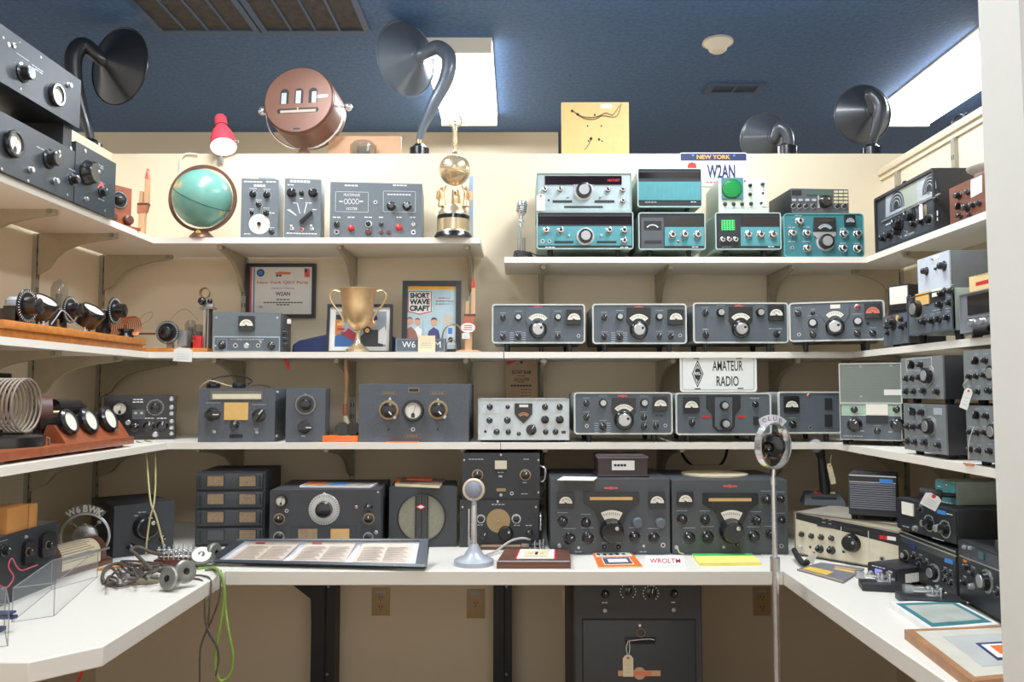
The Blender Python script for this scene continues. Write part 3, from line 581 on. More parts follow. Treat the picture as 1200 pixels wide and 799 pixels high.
t = dev('receiver', 'small dark digital receiver on top of the teal rounded receiver', 'radio', ('R', Y1+.02, atY(960, 249.6, Y1).z, 4), (927, 221, 995, 248.5), .24, BLK, mat('dark taupe panel', (84, 86, 88), .45), [
    ('w', 927.8, 223, 939, 228.5, INK, .002, 'badge_plate'), ('w', 945, 223.4, 974, 228.8, mat('green lcd', (70, 96, 88), .3), .003, 'display'), K(966.6, 236.5, 7.6, 'T'), ('w', 958, 229, 960, 244, SIL, .003, 'trim'), K(929.5, 241.6, 3, 'W'), K(936.6, 241.6, 3, 'W'), K(944, 241.6, 3, 'W'), K(952.6, 241.6, 3, 'W'), K(981, 241.6, 3.2, 'W'), K(989, 241.6, 3.2, 'W')]
    + [('w', 977+c*5.8, 223.4+r*4.1, 981.6+c*5.8, 226+r*4.1, mat('cream button', (206, 196, 160), .5), .003, 'button') for r in range(4) for c in range(3)] + [('w', 928+c*7.8, 233, 932.5+c*7.8, 235.8, DIM, .003, 'button') for c in range(4)], lab=None, bev=.004, inset=.003)
t = dev('receiver', 'teal rounded receiver with central black dial, rightmost on the top back shelf', 'radio', ('Y', Y1, z1R), (918, 250.2, 1012, 299.5), .28, HCASE, TEALD, [
    ('g', [(953.4, 255), (978.6, 255), (979.4, 272), (952.6, 272)], BAK, .006), ('w', 957, 257, 975, 260.4, DISP, .008, 'dial_window'), ('arc', 966, 273, 10, 3.4, 35, 145, DIM, .009), ('g', [(952.6, 272), (979.6, 272), (979, 276), (973, 280), (958, 280), (953, 276)], SIL, .005, 'dial_trim'), K(967.4, 283.4, 10, 'Q', .5),
    ('m', 989, 252.6, 1001, 265, DIM), K(936.6, 259.4, 4.6, 'h'), K(928.4, 273.6, 4.4, 'h'), K(945, 273.4, 4.4, 'h'), K(988.6, 274, 4.6, 'h'), K(1004.4, 274, 4.6, 'h'), K(945.6, 291, 4.4, 'h'), K(987.6, 291, 4.6, 'h'), K(1004.4, 291, 4.6, 'h'), K(928.4, 290.4, 2.2, 'j'), ('d', 936, 252.6, 9), ('d', 928, 266.4, 9), ('d', 945, 266, 9), ('d', 988, 268, 8), ('d', 1004, 268, 8), ('d', 928, 283, 9), ('d', 945, 283, 9), ('d', 988, 285, 8), ('d', 1004, 285, 8)],
    style='rr', rim=mat('teal rim', (96, 160, 162), .4), rw=.004, rrad=.016, lab=None)
# chrome desk microphone
p = atY(611, 299, 3.33); t = T('desk_microphone', 'slim chrome desk microphone left of the teal radios', 'microphone', (p.x, p.y, z1R)); s = 3.33/F
b = MB(); b.lathe([(0, 0), (14*s, 0), (14*s, 2*s), (6*s, 5*s), (3*s, 6*s), (0, 6*s)], CHR); t.part('base', b)
b = MB(); b.box(-4.5*s, -.008, 4*s, -.3*s, .008, 41*s, STEEL, .002); b.cyl((3*s, 0, 4*s), (3*s, 0, 27*s), 1.6*s, STEEL); t.part('stem', b)
b = MB(); b.cyl((-1*s, 0, 40*s), (-.5*s, -.004, 54*s), 2.4*s, CHR); b.sphere((-.5*s, -.004, 47*s), 3.2*s, CHR, 12); t.part('swivel', b)
b = MB(); b.M = Matrix.Translation((-.6*s, -.006, 55*s)) @ Matrix.Rotation(.12, 4, 'Y'); b.lathe([(0, -3*s), (4*s, -1*s), (6*s, 3*s), (6.2*s, 12*s), (5*s, 16*s), (0, 17.5*s)], CHR, n=18)
for i in range(5): b.ring((0, 0, 3*s+i*2.2*s), (0, 0, 1), 6.1*s, .0012, BLK, 18, 5)
t.part('microphone_head', b)
b = MB()
for i in range(4): b.ring((2*s, -.002, 3*s+i*1.9*s), (0.05*i, .04, 1), (12-i*.6)*s, .0028, BLK, 24, 6)
b.tube(spline([atY(x, y, 3.34)-Vector((p.x, p.y, z1R)) for x, y in ((620, 295), (630, 299.5), (640, 300))]), .0025, BLK, 6); t.part('coiled_cord', b)
# New York plate on the wall
def plate(label, r, Y, base, deco, lean=0):
    x0, y0, x1, y1 = r; a = atY(x0, y1, Y); c = atY(x1, y0, Y); t = T('licence_plate', label, 'plate', ((a.x+c.x)/2, Y, base if base else a.z)); q = rect(t, *r); b = MB(); b.prism(MB.rr(*q, .012), -.001, .0015, PAP); b.rframe(*q, .012, .004, -.003, 0, PAP); deco(t, b); t.part('plate', b); return t
def d1(t, b):
    items(t, [('f', 797.5, 180, 874.5, 188, NAVY, 3), ('t', 836, 184, 5, 'NEW YORK', mat('amber print', (240, 170, 70), .5), 39, .02, .0024), ('t', 845, 201, 17, 'W2AN', NAVY, 33, .03, .0016), ('dc', 811, 195.5, 5.5, RED), ('t', 812, 191.5, 2, 'TEUR RA', INK, 14), ('d', 836, 213.6, 17, 2, PNK), ('dc', 812, 182, 1.4, BLU, .004), ('dc', 860, 182.5, 1.4, BLU, .004)], b, -.001)
plate('New York licence plate W2AN on the back wall behind the oscilloscope', (796, 179, 876, 218.5), YW-.0017, None, d1)
# --- middle shelf: grey radios
Y2 = 3.215
def sline(label, r, at, its, feet, name='receiver', depth=.29, body=CASE, panel=GREY, group=None):
    return dev(name, label, 'radio', at, r, depth, body, panel, its, feet=feet, style='rr', fm=BLK)
def main_dial(cx, cy, cap=6.5, R=10.5, arc=True, dark=True, px0=14, top=18):
    o = [('g', [(cx-px0, cy-top-8), (cx+px0, cy-top-8), (cx+px0, cy-top+8), (cx+px0*.7, cy-4), (cx-px0*.7, cy-4), (cx-px0, cy-top+8)], BAK if dark else GREY, .005)]
    return o+[('arc', cx, cy-4, 14.4, 5.2, 40, 140, MFACE), K(cx, cy, R, 'C', .5)]
BADGE = mat('red grey badge', (214, 92, 92), .45)
def badge(x, y, w=12): return [('g', [(x-w/2, y-1), (x-w*.15, y-1), (x, y-2.2), (x+w*.15, y-1), (x+w/2, y-1), (x+w/2, y+1), (x+w*.15, y+1), (x, y+2.2), (x-w*.15, y+1), (x-w/2, y+1)], BADGE, .002, 'badge')]
def bands(x, y, n=5): return [('d', x+sx*7, y-4+2.6*i, 6, .8) for i in range(n) for sx in (-1, 1)]
sline('grey receiver with silver-capped dial, leftmost of the upper row', (576.5, 356.2, 685.5, 402.5), ('Y', Y2, z2), badge(630.5, 360, 10)+main_dial(630.4, 386, dark=False)+[K(589.4, 372.4, 3.6, 'p'), K(607.4, 371.4, 4.4, 's'), K(654, 371.4, 4.4, 's'), K(589.4, 394.6, 3.6, 'p'), K(607.4, 394.4, 3.6, 'p'), K(653.6, 394.6, 3.6, 'p'), K(678, 393.6, 2.2, 'j'), ('m', 663.4, 363, 681.4, 380.4)]+bands(607.4, 394), [594, 668])
sline('grey transmitter with two dark knobs under its meter, second in upper row', (694, 355.8, 804.5, 403), ('Y', Y2, z2), badge(748.6, 359.8, 10)+main_dial(748.4, 386.4)+[K(708, 372, 3.8, 'p'), K(726.4, 371, 4.6, 's'), K(772.6, 371, 4.6, 's'), K(708, 394.6, 3.6, 'p'), K(726.2, 394.6, 4, 'p'), K(772.6, 394, 3.6, 'p'), K(786, 394, 3.6, 'p'), K(797, 393, 2.2, 'j'), ('m', 782.4, 362.6, 800.6, 380.4)]+bands(726.2, 394), [710, 786], 'transmitter')
sline('grey receiver with few controls and pale rim, third in upper row', (812, 354.6, 923.5, 402.2), ('Y', Y2, z2), badge(866, 358.6, 10)+main_dial(867.6, 385.4)+[K(826.4, 366.6, 4, 'p'), K(844.4, 366.2, 5.2, 's'), K(890.6, 366.2, 5.2, 's'), K(827, 392.6, 4, 'p'), K(909.6, 391.4, 4, 'p'), ('m', 899.6, 358, 917.6, 375.4), ('d', 909, 385, 16), ('d', 827, 385.5, 6)], [829, 904])
t = sline('grey transceiver with red-lit meter, turned toward the room in the corner', (924.6, 353, 1037, 399.6), ('R', 3.10, z2, -20), [('g', [(962, 358), (995, 356), (995, 368), (990, 377), (968, 378), (962, 370)], GREY, .004), ('w', 973, 357, 984.5, 361.6, MFACE, .006, 'dial_window'), ('arc', 978.6, 379, 14.5, 5.2, 45, 138, MFACE), K(978.4, 383, 10.6, 'C', .5), K(935.4, 367, 4, 'p'), K(952.4, 366.4, 2.6, 'b'), K(952.4, 378.4, 5.4, 's'), K(952.6, 392, 4, 'p'), K(936.4, 392, 2.2, 'j'), K(1004.6, 359.6, 3.2, 'l'), K(1005, 376.4, 5.4, 's'), K(1004.6, 390.8, 4, 'p'), K(1022.6, 390.4, 4, 'p'), K(1017, 379, 1.8, 'd'), ('m', 1012.6, 355.4, 1032.4, 373, mat('red lit face', (226, 120, 96), .4))], [944, 1017], 'transceiver')
# --- lower shelf
Y3 = 3.045
sline('grey transmitter with big dial and meter at right, left one on the lower shelf', (672.4, 459.4, 788, 509), ('Y', Y3, z3), badge(729.6, 464, 11)+main_dial(731, 492, R=11.4, top=18)+[K(687, 472.4, 3.8, 'p'), K(706.6, 472, 5, 's'), K(754.8, 472, 5, 's'), K(687, 488.6, 3.8, 'p'), K(706.6, 499.6, 4.4, 'p'), K(754.4, 488.8, 3.8, 'p'), K(754.4, 499.6, 3.8, 'p'), K(768.4, 499.2, 3.8, 'p'), K(687.6, 499, 2.2, 'j'), K(779.6, 498.6, 2.2, 'j'), ('m', 764.8, 464.4, 782, 481), ('d', 773, 487, 10, 1, INK)]+bands(706.6, 500), [691, 768], 'transmitter')
sline('grey station console with two silver-capped knobs stacked in a black yoke', (791.4, 460, 903.6, 509.6), ('Y', Y3, z3), [('g', [(827.4, 463.4), (867.6, 463.4), (867.6, 478), (861, 486), (860.6, 500), (856, 505.4), (840, 505.4), (835, 500), (834.6, 486), (827.4, 478)], BAK, .004), ('g', [(837.4, 465.4), (857.6, 465.4), (857.6, 499), (853.6, 503.4), (841.6, 503.4), (837.4, 499)], GREY, .006, 'dial_plate'),
    ('m', 800.4, 465, 819, 483.4), K(810.6, 495.6, 4, 'p'), K(885, 473.6, 4, 'p'), ('w', 882.6, 488, 888.6, 498, INK, .005, 'rocker_switch'), ('w', 822.6, 487.2, 832, 489.4, RED, .002, 'badge'), ('w', 864, 487.2, 873.4, 489.4, RED, .002, 'badge'), ('d', 885, 466.4, 12)], [808, 885], 'station_console')
T_ = bpy.data.objects['station_console']
tc = [o for o in T_.children if o.name.startswith('dial_plate')]
t = None
def addto(root_name, its, f=-.0085):
    o = bpy.data.objects[root_name]; t = T.__new__(T); t.o = o; t.rot = o.rotation_euler.z; t.M = Matrix.Translation(o.location) @ Matrix.Rotation(t.rot, 4, 'Z'); t.Mi = t.M.inverted(); t.n = Vector((math.sin(t.rot), -math.cos(t.rot), 0)); t.loc = o.location.copy(); pm = MB(); items(t, its, pm, f); return t, pm
addto('station_console', [K(848.6, 475, 5.4, 's'), K(849.6, 496.4, 6, 's')])
sline('grey amplifier with one meter at left and black toggle plates, behind the ring microphone', (911.5, 458.6, 986, 508), ('Y', Y3, z3), [('m', 918, 464, 935.6, 483), K(928.6, 497, 4.6, 'p'), K(949.4, 501, 2.4, 'j'), ('w', 966.4, 466.6, 975, 480, BLK, .003, 'toggle_plate'), ('w', 966.4, 485.6, 975, 500, BLK, .003, 'toggle_plate'), K(970.6, 474, 2.2, 'j'), K(970.6, 493, 2.2, 'j'), K(947.4, 463.2, 2, 'l')], [925, 972], 'amplifier')
def d2(t, b):
    items(t, [('t', 852.6, 428.6, 12, 'AMATEUR', INK, 35.5, .012), ('t', 852.6, 446.5, 11.6, 'RADIO', INK, 26, .012), ('pp', [(817.4, 421.5), (824.4, 438), (817.4, 454.5), (810.8, 438)], INK), ('pp', [(817.4, 424.2), (823.2, 438), (817.4, 451.8), (812, 438)], PAP, 2), ('pp', [(817.4, 426), (822.4, 438), (817.4, 450), (812.8, 438)], INK, 3),
        ('t', 817.4, 430.6, 3, 'A', PAP, 2.6, .02, .0024), ('t', 817.4, 437.6, 3.4, 'RRL', PAP, 7.4, .02, .0024), ('t', 817.4, 445.6, 3, 'L', PAP, 2.4, .02, .0024), ('f', 812.6, 419.2, 819.4, 420.6, INK), ('f', 862.4, 419.2, 869.6, 420.6, INK), ('f', 814, 455, 821, 456.2, INK), ('f', 864.4, 454.4, 871.4, 455.6, INK)], b, -.001)
    x0, z0, x1, z1 = rect(t, 799.4, 419, 883.6, 457); b.rframe(x0, z0, x1, z1, .01, .0012, -.0018, 0, INK)
plate('white AMATEUR RADIO plate standing on top of the grey station console', (796.6, 417, 886.6, 459.2), 3.20, atY(841, 459.8, 3.1).z+.001, d2)
# white transmitter
t = dev('transmitter', 'white-fronted transmitter with shield-shaped black dial and many knobs', 'radio', ('Y', Y3, z3), (560.4, 467, 667, 515.4), .33, LGRY, mat('pale grey white panel', (206, 212, 212), .4), [
    ('g', [(603, 472.6), (623.8, 472.6), (623.8, 485), (620, 489.6), (613.4, 496), (606.6, 489.6), (603, 485)], BAK, .005), ('w', 608.6, 474, 619, 477, PAP, .0065, 'dial_window'), ('arc', 613.6, 492, 9, 3.4, 45, 135, mat('amber scale', (196, 130, 90), .4), .0065), ('dc', 613.4, 490.6, 2.4, BAK, .008),
    K(574, 476.6, 3.6), K(595, 476.6, 2.6), K(573.6, 492.4, 3.6), K(594.6, 492.2, 4), K(582, 506, 3.6), K(595.6, 506, 3.4, 'p'), K(608, 508.2, 2.4), K(622.6, 503.6, 6.4, 'p'), K(638.6, 476.8, 3.8, 'p'), K(655.8, 476.8, 3.8, 'p'), K(638.6, 491.6, 6.4, 'W'), K(655.8, 491.6, 6.4, 'W'), K(639.4, 506, 3.4, 'p'), K(651, 506, 3.6, 'p'), K(568.8, 505.6, 1.6, 'd'), ('w', 658, 504.6, 663, 508, BRN, .002, 'socket_plate'), ('o', 562.4, 473.4, 586.4, 485, DIM), K(563, 478.4, 1, 'o'), K(586.4, 478.4, 1, 'o')], feet=[566, 660], lab=None, lip=.002, rim=LGRY)
# tan card behind
p = atY(611, 420, 3.50); t = T('calculator_envelope', 'tan card rotary beam calculator envelope standing against the back wall', 'envelope', (p.x, 3.52, z3)); b = MB(); q = rect(t, 592.6, 422.4, 630, 470); b.box(q[0], -.002, 0, q[2], .002, q[3], KRAFT)
items(t, [('t', 611, 436, 4.4, 'ROTARY BEAM', INK, 21.5, .02), ('d', 611, 440.2, 10, .8, INK), ('t', 611, 444.6, 4.2, 'CALCULATOR', INK, 18.6, .02), ('d', 611, 448, 8, .8, INK), ('d', 611, 451.8, 25, 1.8, INK), ('d', 617, 456.6, 13, .6, INK), ('d', 617, 460, 13, .6, INK), ('d', 617, 463.4, 13, .6, INK), ('pp', [(593, 422.6), (606, 422.6), (594, 428)], RED), ('dc', 611, 424.4, 1.6, INK)], b, -.002); t.part('card', b)
# ================================================================ BACK WALL, LEFT HALF: top shelf
YG = 3.28
p = atY(236.5, 278, YG); s = YG/F; t = T('globe', 'green-blue globe in a dark round ring on a small brown dome foot', 'globe', (p.x, YG, z1L)); zc = atY(236, 232.6, YG).z-z1L
GL = bpy.data.materials.new('globe map'); GL.use_nodes = True; N = GL.node_tree.nodes; L = GL.node_tree.links; pb_ = N['Principled BSDF']; pb_.inputs['Roughness'].default_value = .25
tc = N.new('ShaderNodeTexCoord'); nz = N.new('ShaderNodeTexNoise'); nz.inputs['Scale'].default_value = 9; nz.inputs['Detail'].default_value = 6; rp = N.new('ShaderNodeValToRGB'); rp.color_ramp.interpolation = 'LINEAR'
e = rp.color_ramp.elements; e[0].position = .0; e[0].color = [lin(v) for v in (92, 146, 138)]+[1]; e[1].position = .66; e[1].color = [lin(v) for v in (214, 186, 130)]+[1]; q = e.new(.57); q.color = [lin(v) for v in (112, 164, 148)]+[1]; q = e.new(.62); q.color = [lin(v) for v in (170, 178, 130)]+[1]
L.new(tc.outputs['Object'], nz.inputs['Vector']); L.new(nz.outputs['Fac'], rp.inputs['Fac']); L.new(rp.outputs['Color'], pb_.inputs['Base Color'])
b = MB(); b.lathe([(0, 0), (14.5*s, 0), (14*s, 3*s), (9*s, 8*s), (6*s, 10*s), (0, 10*s)], BRONZE, n=28); b.disc(0, 6*s, 3.2*s, -11*s, mat('yellow label', (226, 180, 60), .5)); t.part('base', b)
b = MB()
n = 56; R0, R1 = 40.3*s, 36.6*s; vs = []; fs = []
for i in range(n):
    a = 6.28318*i/n; c, si = math.cos(a), math.sin(a); vs += [(R0*c, -.006, zc+R0*si), (R1*c, -.006, zc+R1*si), (R1*c, .006, zc+R1*si), (R0*c, .006, zc+R0*si)]
for i in range(n):
    for k in range(4): fs.append((i*4+k, i*4+(k+1) % 4, ((i+1) % n)*4+(k+1) % 4, ((i+1) % n)*4+k))
b.add(vs, fs, BRONZE); t.part('meridian_ring', b)
b = MB(); b.sphere((0, 0, zc), 34.3*s, GL, 40); g = t.part('sphere', b)
ax = Vector((.42, -.25, .87)).normalized(); b = MB(); b.ring((0, 0, zc), ax, 34.3*s, .0012, INK, 56, 5); t.part('equator_line', b, g)
# grey test boxes
t = dev('signal_box', 'narrow grey instrument with round white dial, next to the globe', 'instrument', ('R', 3.265, z1L, 8), (282.6, 209.8, 326, 278), .16, LGRY, GRY2, [K(296.4, 227.4, 4.2), K(312.6, 228.4, 4.2), K(303, 239.6, 3.4, 'p'), K(295, 249, 2.6), K(312, 249.4, 3.6), K(318.4, 272, 3.4, 'p'), K(304, 262.6, 12, 'V'), ('d', 297, 213, 22, 1.4, WHT), ('d', 318, 213, 12, 1.4, WHT), ('d', 304.6, 217.6, 14, 2.6, WHT), ('d', 319, 249.6, 7, 1, WHT), ('d', 290, 274, 8, 1, WHT)], bev=.002, lab=WHT)
x, z = t.uv(311, 209.8); b = MB(); b.box(x-.035, .03, t.box[3], x+.035, .12, t.box[3]+.018, CASE, .006); t.part('top_cap', b)
t = dev('switch_box', 'narrow grey instrument with long black pointer knob, second grey box from globe', 'instrument', ('R', 3.265, z1L, 8), (333.4, 209.8, 376, 278), .16, LGRY, GRY2, [K(341.7, 226, 5.6), K(366.8, 226, 5.6), K(353.4, 226.4, 3), K(342, 268, 3, 't'), K(353.6, 269, 2.6, 'l'), K(365.4, 268, 3, 't'), ('d', 352, 212.6, 24, 2.6, WHT), ('d', 341, 216.6, 8, 1, WHT), ('d', 354, 232.5, 6, 1, WHT), ('d', 354, 273.6, 36, 1.2, WHT), ('pp', [(336, 245.5), (340, 245.5), (347.6, 252), (347, 252.8)], WHT), ('pp', [(347.8, 237.6), (348.8, 237.6), (352, 250), (351.2, 250.2)], WHT), ('pp', [(358.6, 239), (359.8, 239), (357, 250), (356.2, 250)], WHT), ('d', 346, 237.8, 5, 1, WHT), ('d', 362, 237.8, 8, 1, WHT), ('d', 369, 245.6, 6, 1, WHT)], bev=.002, lab=None)
b = MB(); P = [t.uv(*q, -.002) for q in ((351, 260), (354, 262.6), (366.6, 249.6), (365, 247.6))]; b.prism(P, -.022, -.002, BAK); t.part('pointer_knob', b)
t = dev('exciter', 'wide grey exciter with white outlined name panel and red knobs', 'radio', ('R', 3.265, z1L, 5), (386.8, 214.4, 494.6, 278), .27, GRY2, mat('steel grey panel', (100, 107, 112), .42), [('o', 393, 224.7, 431.8, 248.4, WHT), ('o', 449, 224, 487, 248.4, WHT), ('t', 412.4, 228.4, 3.2, 'MULTIPHASE', WHT, 19), ('t', 412.4, 244.6, 3.4, 'EXCITER', WHT, 13), ('d', 412, 217.4, 16, 1.6, WHT), ('d', 469, 217.2, 17, 1.4, WHT), ('d', 400, 236, 5, 1.2, WHT), ('d', 424, 236, 5, 1.2, WHT), ('d', 468, 228, 28, 1.2, WHT),
    K(458.6, 241.6, 5.4), K(477, 241.6, 5.4), K(440, 237, 2.3, 'j'), K(394.6, 263, 3.6, 'p'), K(394.6, 272, 3, 'j'), K(411.4, 267.4, 3.8, 'r'), K(431.8, 262.4, 4, 'W'), K(431.8, 272, 3.6, 'n'), K(446.6, 262.8, 2.6, 'p'), K(446.7, 272.2, 2.4, 'n'), K(455.6, 272, 2.6, 'n'), K(467.4, 266.6, 4, 'r'), K(484.4, 263, 3, 't'), K(484.4, 272.2, 2.8, 'j')]+[('d', x, 254.6, w, 1.2, WHT) for x, w in ((395, 10), (412, 9), (432, 10), (447, 6), (468, 7), (484, 7))], lab=None, bev=.002)
b = MB()
for i in range(60):
    a = i/59*2-1; x, z = t.uv(412+a*9, 236-3*math.sin(a*6.3), -.002); xq, zq = t.uv(412+a*9, 236+3*math.sin(a*6.3), -.002); b.box(x-.001, -.0028, z-.001, x+.001, -.002, z+.001, WHT); b.box(xq-.001, -.0028, zq-.001, xq+.001, -.002, zq+.001, WHT)
t.part('sine_emblem', b)
x, z = t.uv(418, 214); b = MB(); zz = t.box[3]; b.ring((x, .06, zz+.006), (1, 0, 0), .008, .0025, CHR, 16, 6); t.part('top_ring', b)
# globe trophy
Yt = 3.275; p = atY(531.5, 278, Yt); s = Yt/F; t = T('globe_trophy', 'tall gold trophy: globe held by winged figures, topped by wreath figure', 'trophy', (p.x, Yt, z1L))
b = MB(); b.lathe([(0, 0), (23*s, 0), (22.6*s, 3*s), (20.5*s, 6.5*s), (20*s, 8.5*s), (19.8*s, 8.6*s), (20*s, 22*s), (19.6*s, 22.2*s), (19.4*s, 27*s), (18.6*s, 27.2*s), (18*s, 32*s), (15*s, 35*s), (14*s, 39*s), (0, 39*s)], GOLDP, n=36, mats=[BAK, BAK, BAK, GOLDP, GOLDP, GOLDP, GOLDP, BAK, GOLDP, GOLDP, GOLDP, GOLDP, GOLDP]); t.part('base', b)
b = MB(); zs_ = atY(533, 199.3, Yt).z-z1L; b.sphere((1*s, 0, zs_), 18.8*s, GOLDP, 32); b.ring((1*s, 0, zs_), (.3, -.2, 1), 18.9*s, .0012, GOLD, 40, 5); t.part('globe', b)
for a in (200, 340, 90):
    c, si = math.cos(math.radians(a)), math.sin(math.radians(a)); o = Vector((1*s+c*15.5*s, -si*15.5*s*-1, 38*s)); b = MB()
    b.M = Matrix.Translation(o) @ Matrix.Rotation(math.radians(a), 4, 'Z')
    b.lathe([(0, 0), (5*s, 0), (4.2*s, 5*s), (3.2*s, 11*s), (3.6*s, 15*s), (2.8*s, 18*s), (1.3*s, 20*s), (0, 20.4*s)], GOLD, n=12); b.sphere((-.5*s, 0, 22*s), 2*s, GOLD, 10)
    for k in (-1, 1):
        b.add([(1.5*s, k*1*s, 17*s), (5*s, k*5*s, 20*s), (6*s, k*5.5*s, 10*s), (2.5*s, k*2*s, 6*s), (2.6*s, k*1*s, 14*s)], [(0, 1, 2, 3, 4)], GOLD); b.tube([(-1*s, k*2.6*s, 17*s), (-3*s, k*3.5*s, 21*s), (-5*s, k*2.5*s, 25*s)], [1.1*s, 1*s, .8*s], GOLD, 6)
    t.part('winged_figure', b)
b = MB(); zt_ = zs_+18.5*s; b.lathe([(0, 0), (4.5*s, 0), (3*s, 2*s), (1.6*s, 6*s), (2.4*s, 10*s), (3.4*s, 18*s), (2.6*s, 26*s), (4*s, 33*s), (3.4*s, 36*s), (1.2*s, 38*s), (0, 38.5*s)], GOLDP, (1*s, 0, zt_), n=14); b.sphere((1*s, 0, zt_+41*s), 2.2*s, GOLDP, 12)
for k in (-1, 1): b.tube(spline([(1*s+k*3*s, 0, zt_+35*s), (1*s+k*7*s, 0, zt_+37*s), (1*s+k*7.6*s, 0, zt_+43*s), (1*s+k*5*s, 0, zt_+47*s)]), [1.3*s]*19, GOLDP, 6)
b.tube([(1*s, 0, zt_+42*s), (1*s, 0, zt_+52*s)], [.8*s, .5*s], GOLDP, 6); t.part('wreath_figure', b)
# ---------------------------------------------------------------- middle shelf
# breadboard with dial and tubes
Yb = 3.26; loc = atY(205, 413, Yb); s = Yb/F; t = T('breadboard_receiver', 'small breadboard set with black dial, tubes and red box beside grey meter box', 'radio', (loc.x, Yb, z2)); U = lambda x, y, yy=0: t.P(x, y, yy)
b = MB(); q = rect(t, 163, 408.2, 246.5, 413); b.box(q[0], -.03, 0, q[2], .17, q[3], WOR, .002); t.part('base_board', b); zb = q[3]
x, z = t.uv(196.5, 389.4, -.02); t.inst('dial_knob', knob_mesh('D'), (x, -.02, z), 13.6*s); b = MB(); b.cyl((x, -.02, z), (x+.0, .10, z), .012, SIL); b.box(x-.012, .0, zb, x+.012, .02, z, SIL); t.part('dial_shaft', b)
b = MB(); q = rect(t, 207, 386, 219, 408); b.box(q[0], .0, zb, q[2], .05, q[3], ACR); b.box(q[0], .05, zb, q[2], .056, q[3], SIL)
for i in range(5): b.box(q[0]+.003, .004+i*.01, zb+.01, q[2]-.003, .006+i*.01, q[3]-.004, SIL)
t.part('variable_capacitor', b)
for px, h in ((223, 35), (233, 30)):
    x = U(px, 400, .05).x; b = MB(); b.lathe([(0, 0), (6*s, 0), (6*s, 8*s), (0, 8*s)], BAK, (x, .05, zb), n=16); k = t.part('tube_socket', b)
    b = MB(); b.lathe([(5*s, 8*s), (6.6*s, 14*s), (6.6*s, (h-6)*s), (4*s, (h-1)*s), (0, h*s)], GLSD, (x, .05, zb), n=18); b.box(x-3*s, .045, zb+12*s, x+3*s, .055, zb+(h-9)*s, BLK); t.part('vacuum_tube', b)
b = MB(); q = rect(t, 229, 394, 238.6, 408); b.box(q[0], -.025, zb, q[2], -.005, q[3], RED, .001); b.cyl((q[0]+.008, -.025, q[3]-.01), (q[0]+.008, -.028, q[3]-.01), .003, INK); t.part('red_block', b)
x = U(240, 400).x; zt_ = U(240, 362).z; b = MB(); b.box(x-2.4*s, .0, zb, x+.5*s, .014, zt_, SIL); b.box(x+4*s, .0, zb, x+7*s, .014, zt_, BLK); b.box(x-6*s, -.01, zt_, x+10*s, .03, zt_+2*s, STEEL); b.box(x-4*s, -.0, zt_+2*s, x+8*s, .02, zt_+8*s, SIL, .003); t.part('coil_post', b)
b = MB(); b.sphere((x-3*s, -.012, zt_+9*s), 4.8*s, BAK, 14); b.sphere((x+6*s, -.01, zt_+9*s), 3*s, BAK, 12); t.part('post_knob', b)
b = MB()
for i in range(4): b.ring((x-1*s, .005*i-.008, zt_+19*s), (.1, 1, .1*i-.1), (6.4-.3*i)*s, .0016, BRS, 24, 5)
t.part('wire_coil', b)
b = MB(); b.tube(spline([U(x_, y_, .03) for x_, y_ in ((161, 376), (170, 368), (179, 366), (176, 374), (163, 382), (158, 388))]), .0012, BRS, 5); t.part('hookup_wire', b)
b = MB(); b.tube(spline([U(x_, y_, .03) for x_, y_ in ((200, 374), (208, 366), (217, 362), (226, 368), (232, 375))]), .0012, BRS, 5); t.part('hookup_wire', b)
b = MB(); b.cyl(U(160, 391, .02), U(182, 391, .02), .004, WDK, n=8); t.part('rod', b)
p = U(213, 411, -.032)
b = MB(); b.M = Matrix.Translation(t.loc+Vector((p.x, -.075, 0)));  q = 10*s
b.add([(-q, .0, .011), (q, .0, .011), (q, -.0, .011), (-q, 0, .011)], [], PAP); o = Vector(t.loc)
# white tag draped over shelf edge
tagcard('white paper tag hanging over the shelf edge below the black dial', 214.5, 415.6, 22, 16, 3.183, False, 0, None, PAP, False, 3)
t = dev('tuning_unit', 'grey metal box with square meter, on middle shelf below the certificate', 'instrument', ('R', 3.215, z2, 6), (249.6, 366, 328.6, 413), .24, GREYD, mat('grey hammered panel', (104, 112, 114), .45, bump=.2, bs=400), [('m', 280, 370.4, 298.8, 387.4), ('w', 250.4, 394, 328, 412, DIM, .002, 'control_strip', 1), K(253.6, 372, 1.3, 'o'), K(325, 372, 1.3, 'o')], lab=None)
pm = MB(); items(t, [('f', 251.4, 395.4, 327, 411, GREY), ('o', 255, 397, 266, 410, DIM), ('d', 290, 397.6, 40, 1.2, WHT), K(260, 404.6, 4.6), K(276, 404.8, 2.8, 'j'), K(289, 405, 3.2, 'S'), K(302.6, 404.8, 2.6, 'j'), K(318, 405.4, 4.6), ('pp', [(303, 399), (307, 399), (306, 402.5)], WHT), K(252.4, 405, 1.2, 'o')], pm, -.004); t.part('control_print', pm)
for yy in (388, 395.5, 402.5):
    z = t.uv(328, yy)[1]; b = MB(); b.cyl((t.box[2], .06, z), (t.box[2]+.016, .06, z), .011, BAK, .008, 12); t.part('side_knob', b)
tagcard('small white sticker-like tag on the side of the grey meter box', 338.6, 376.5, 5, 5.5, 3.29, False, 50, None, PAP, False)
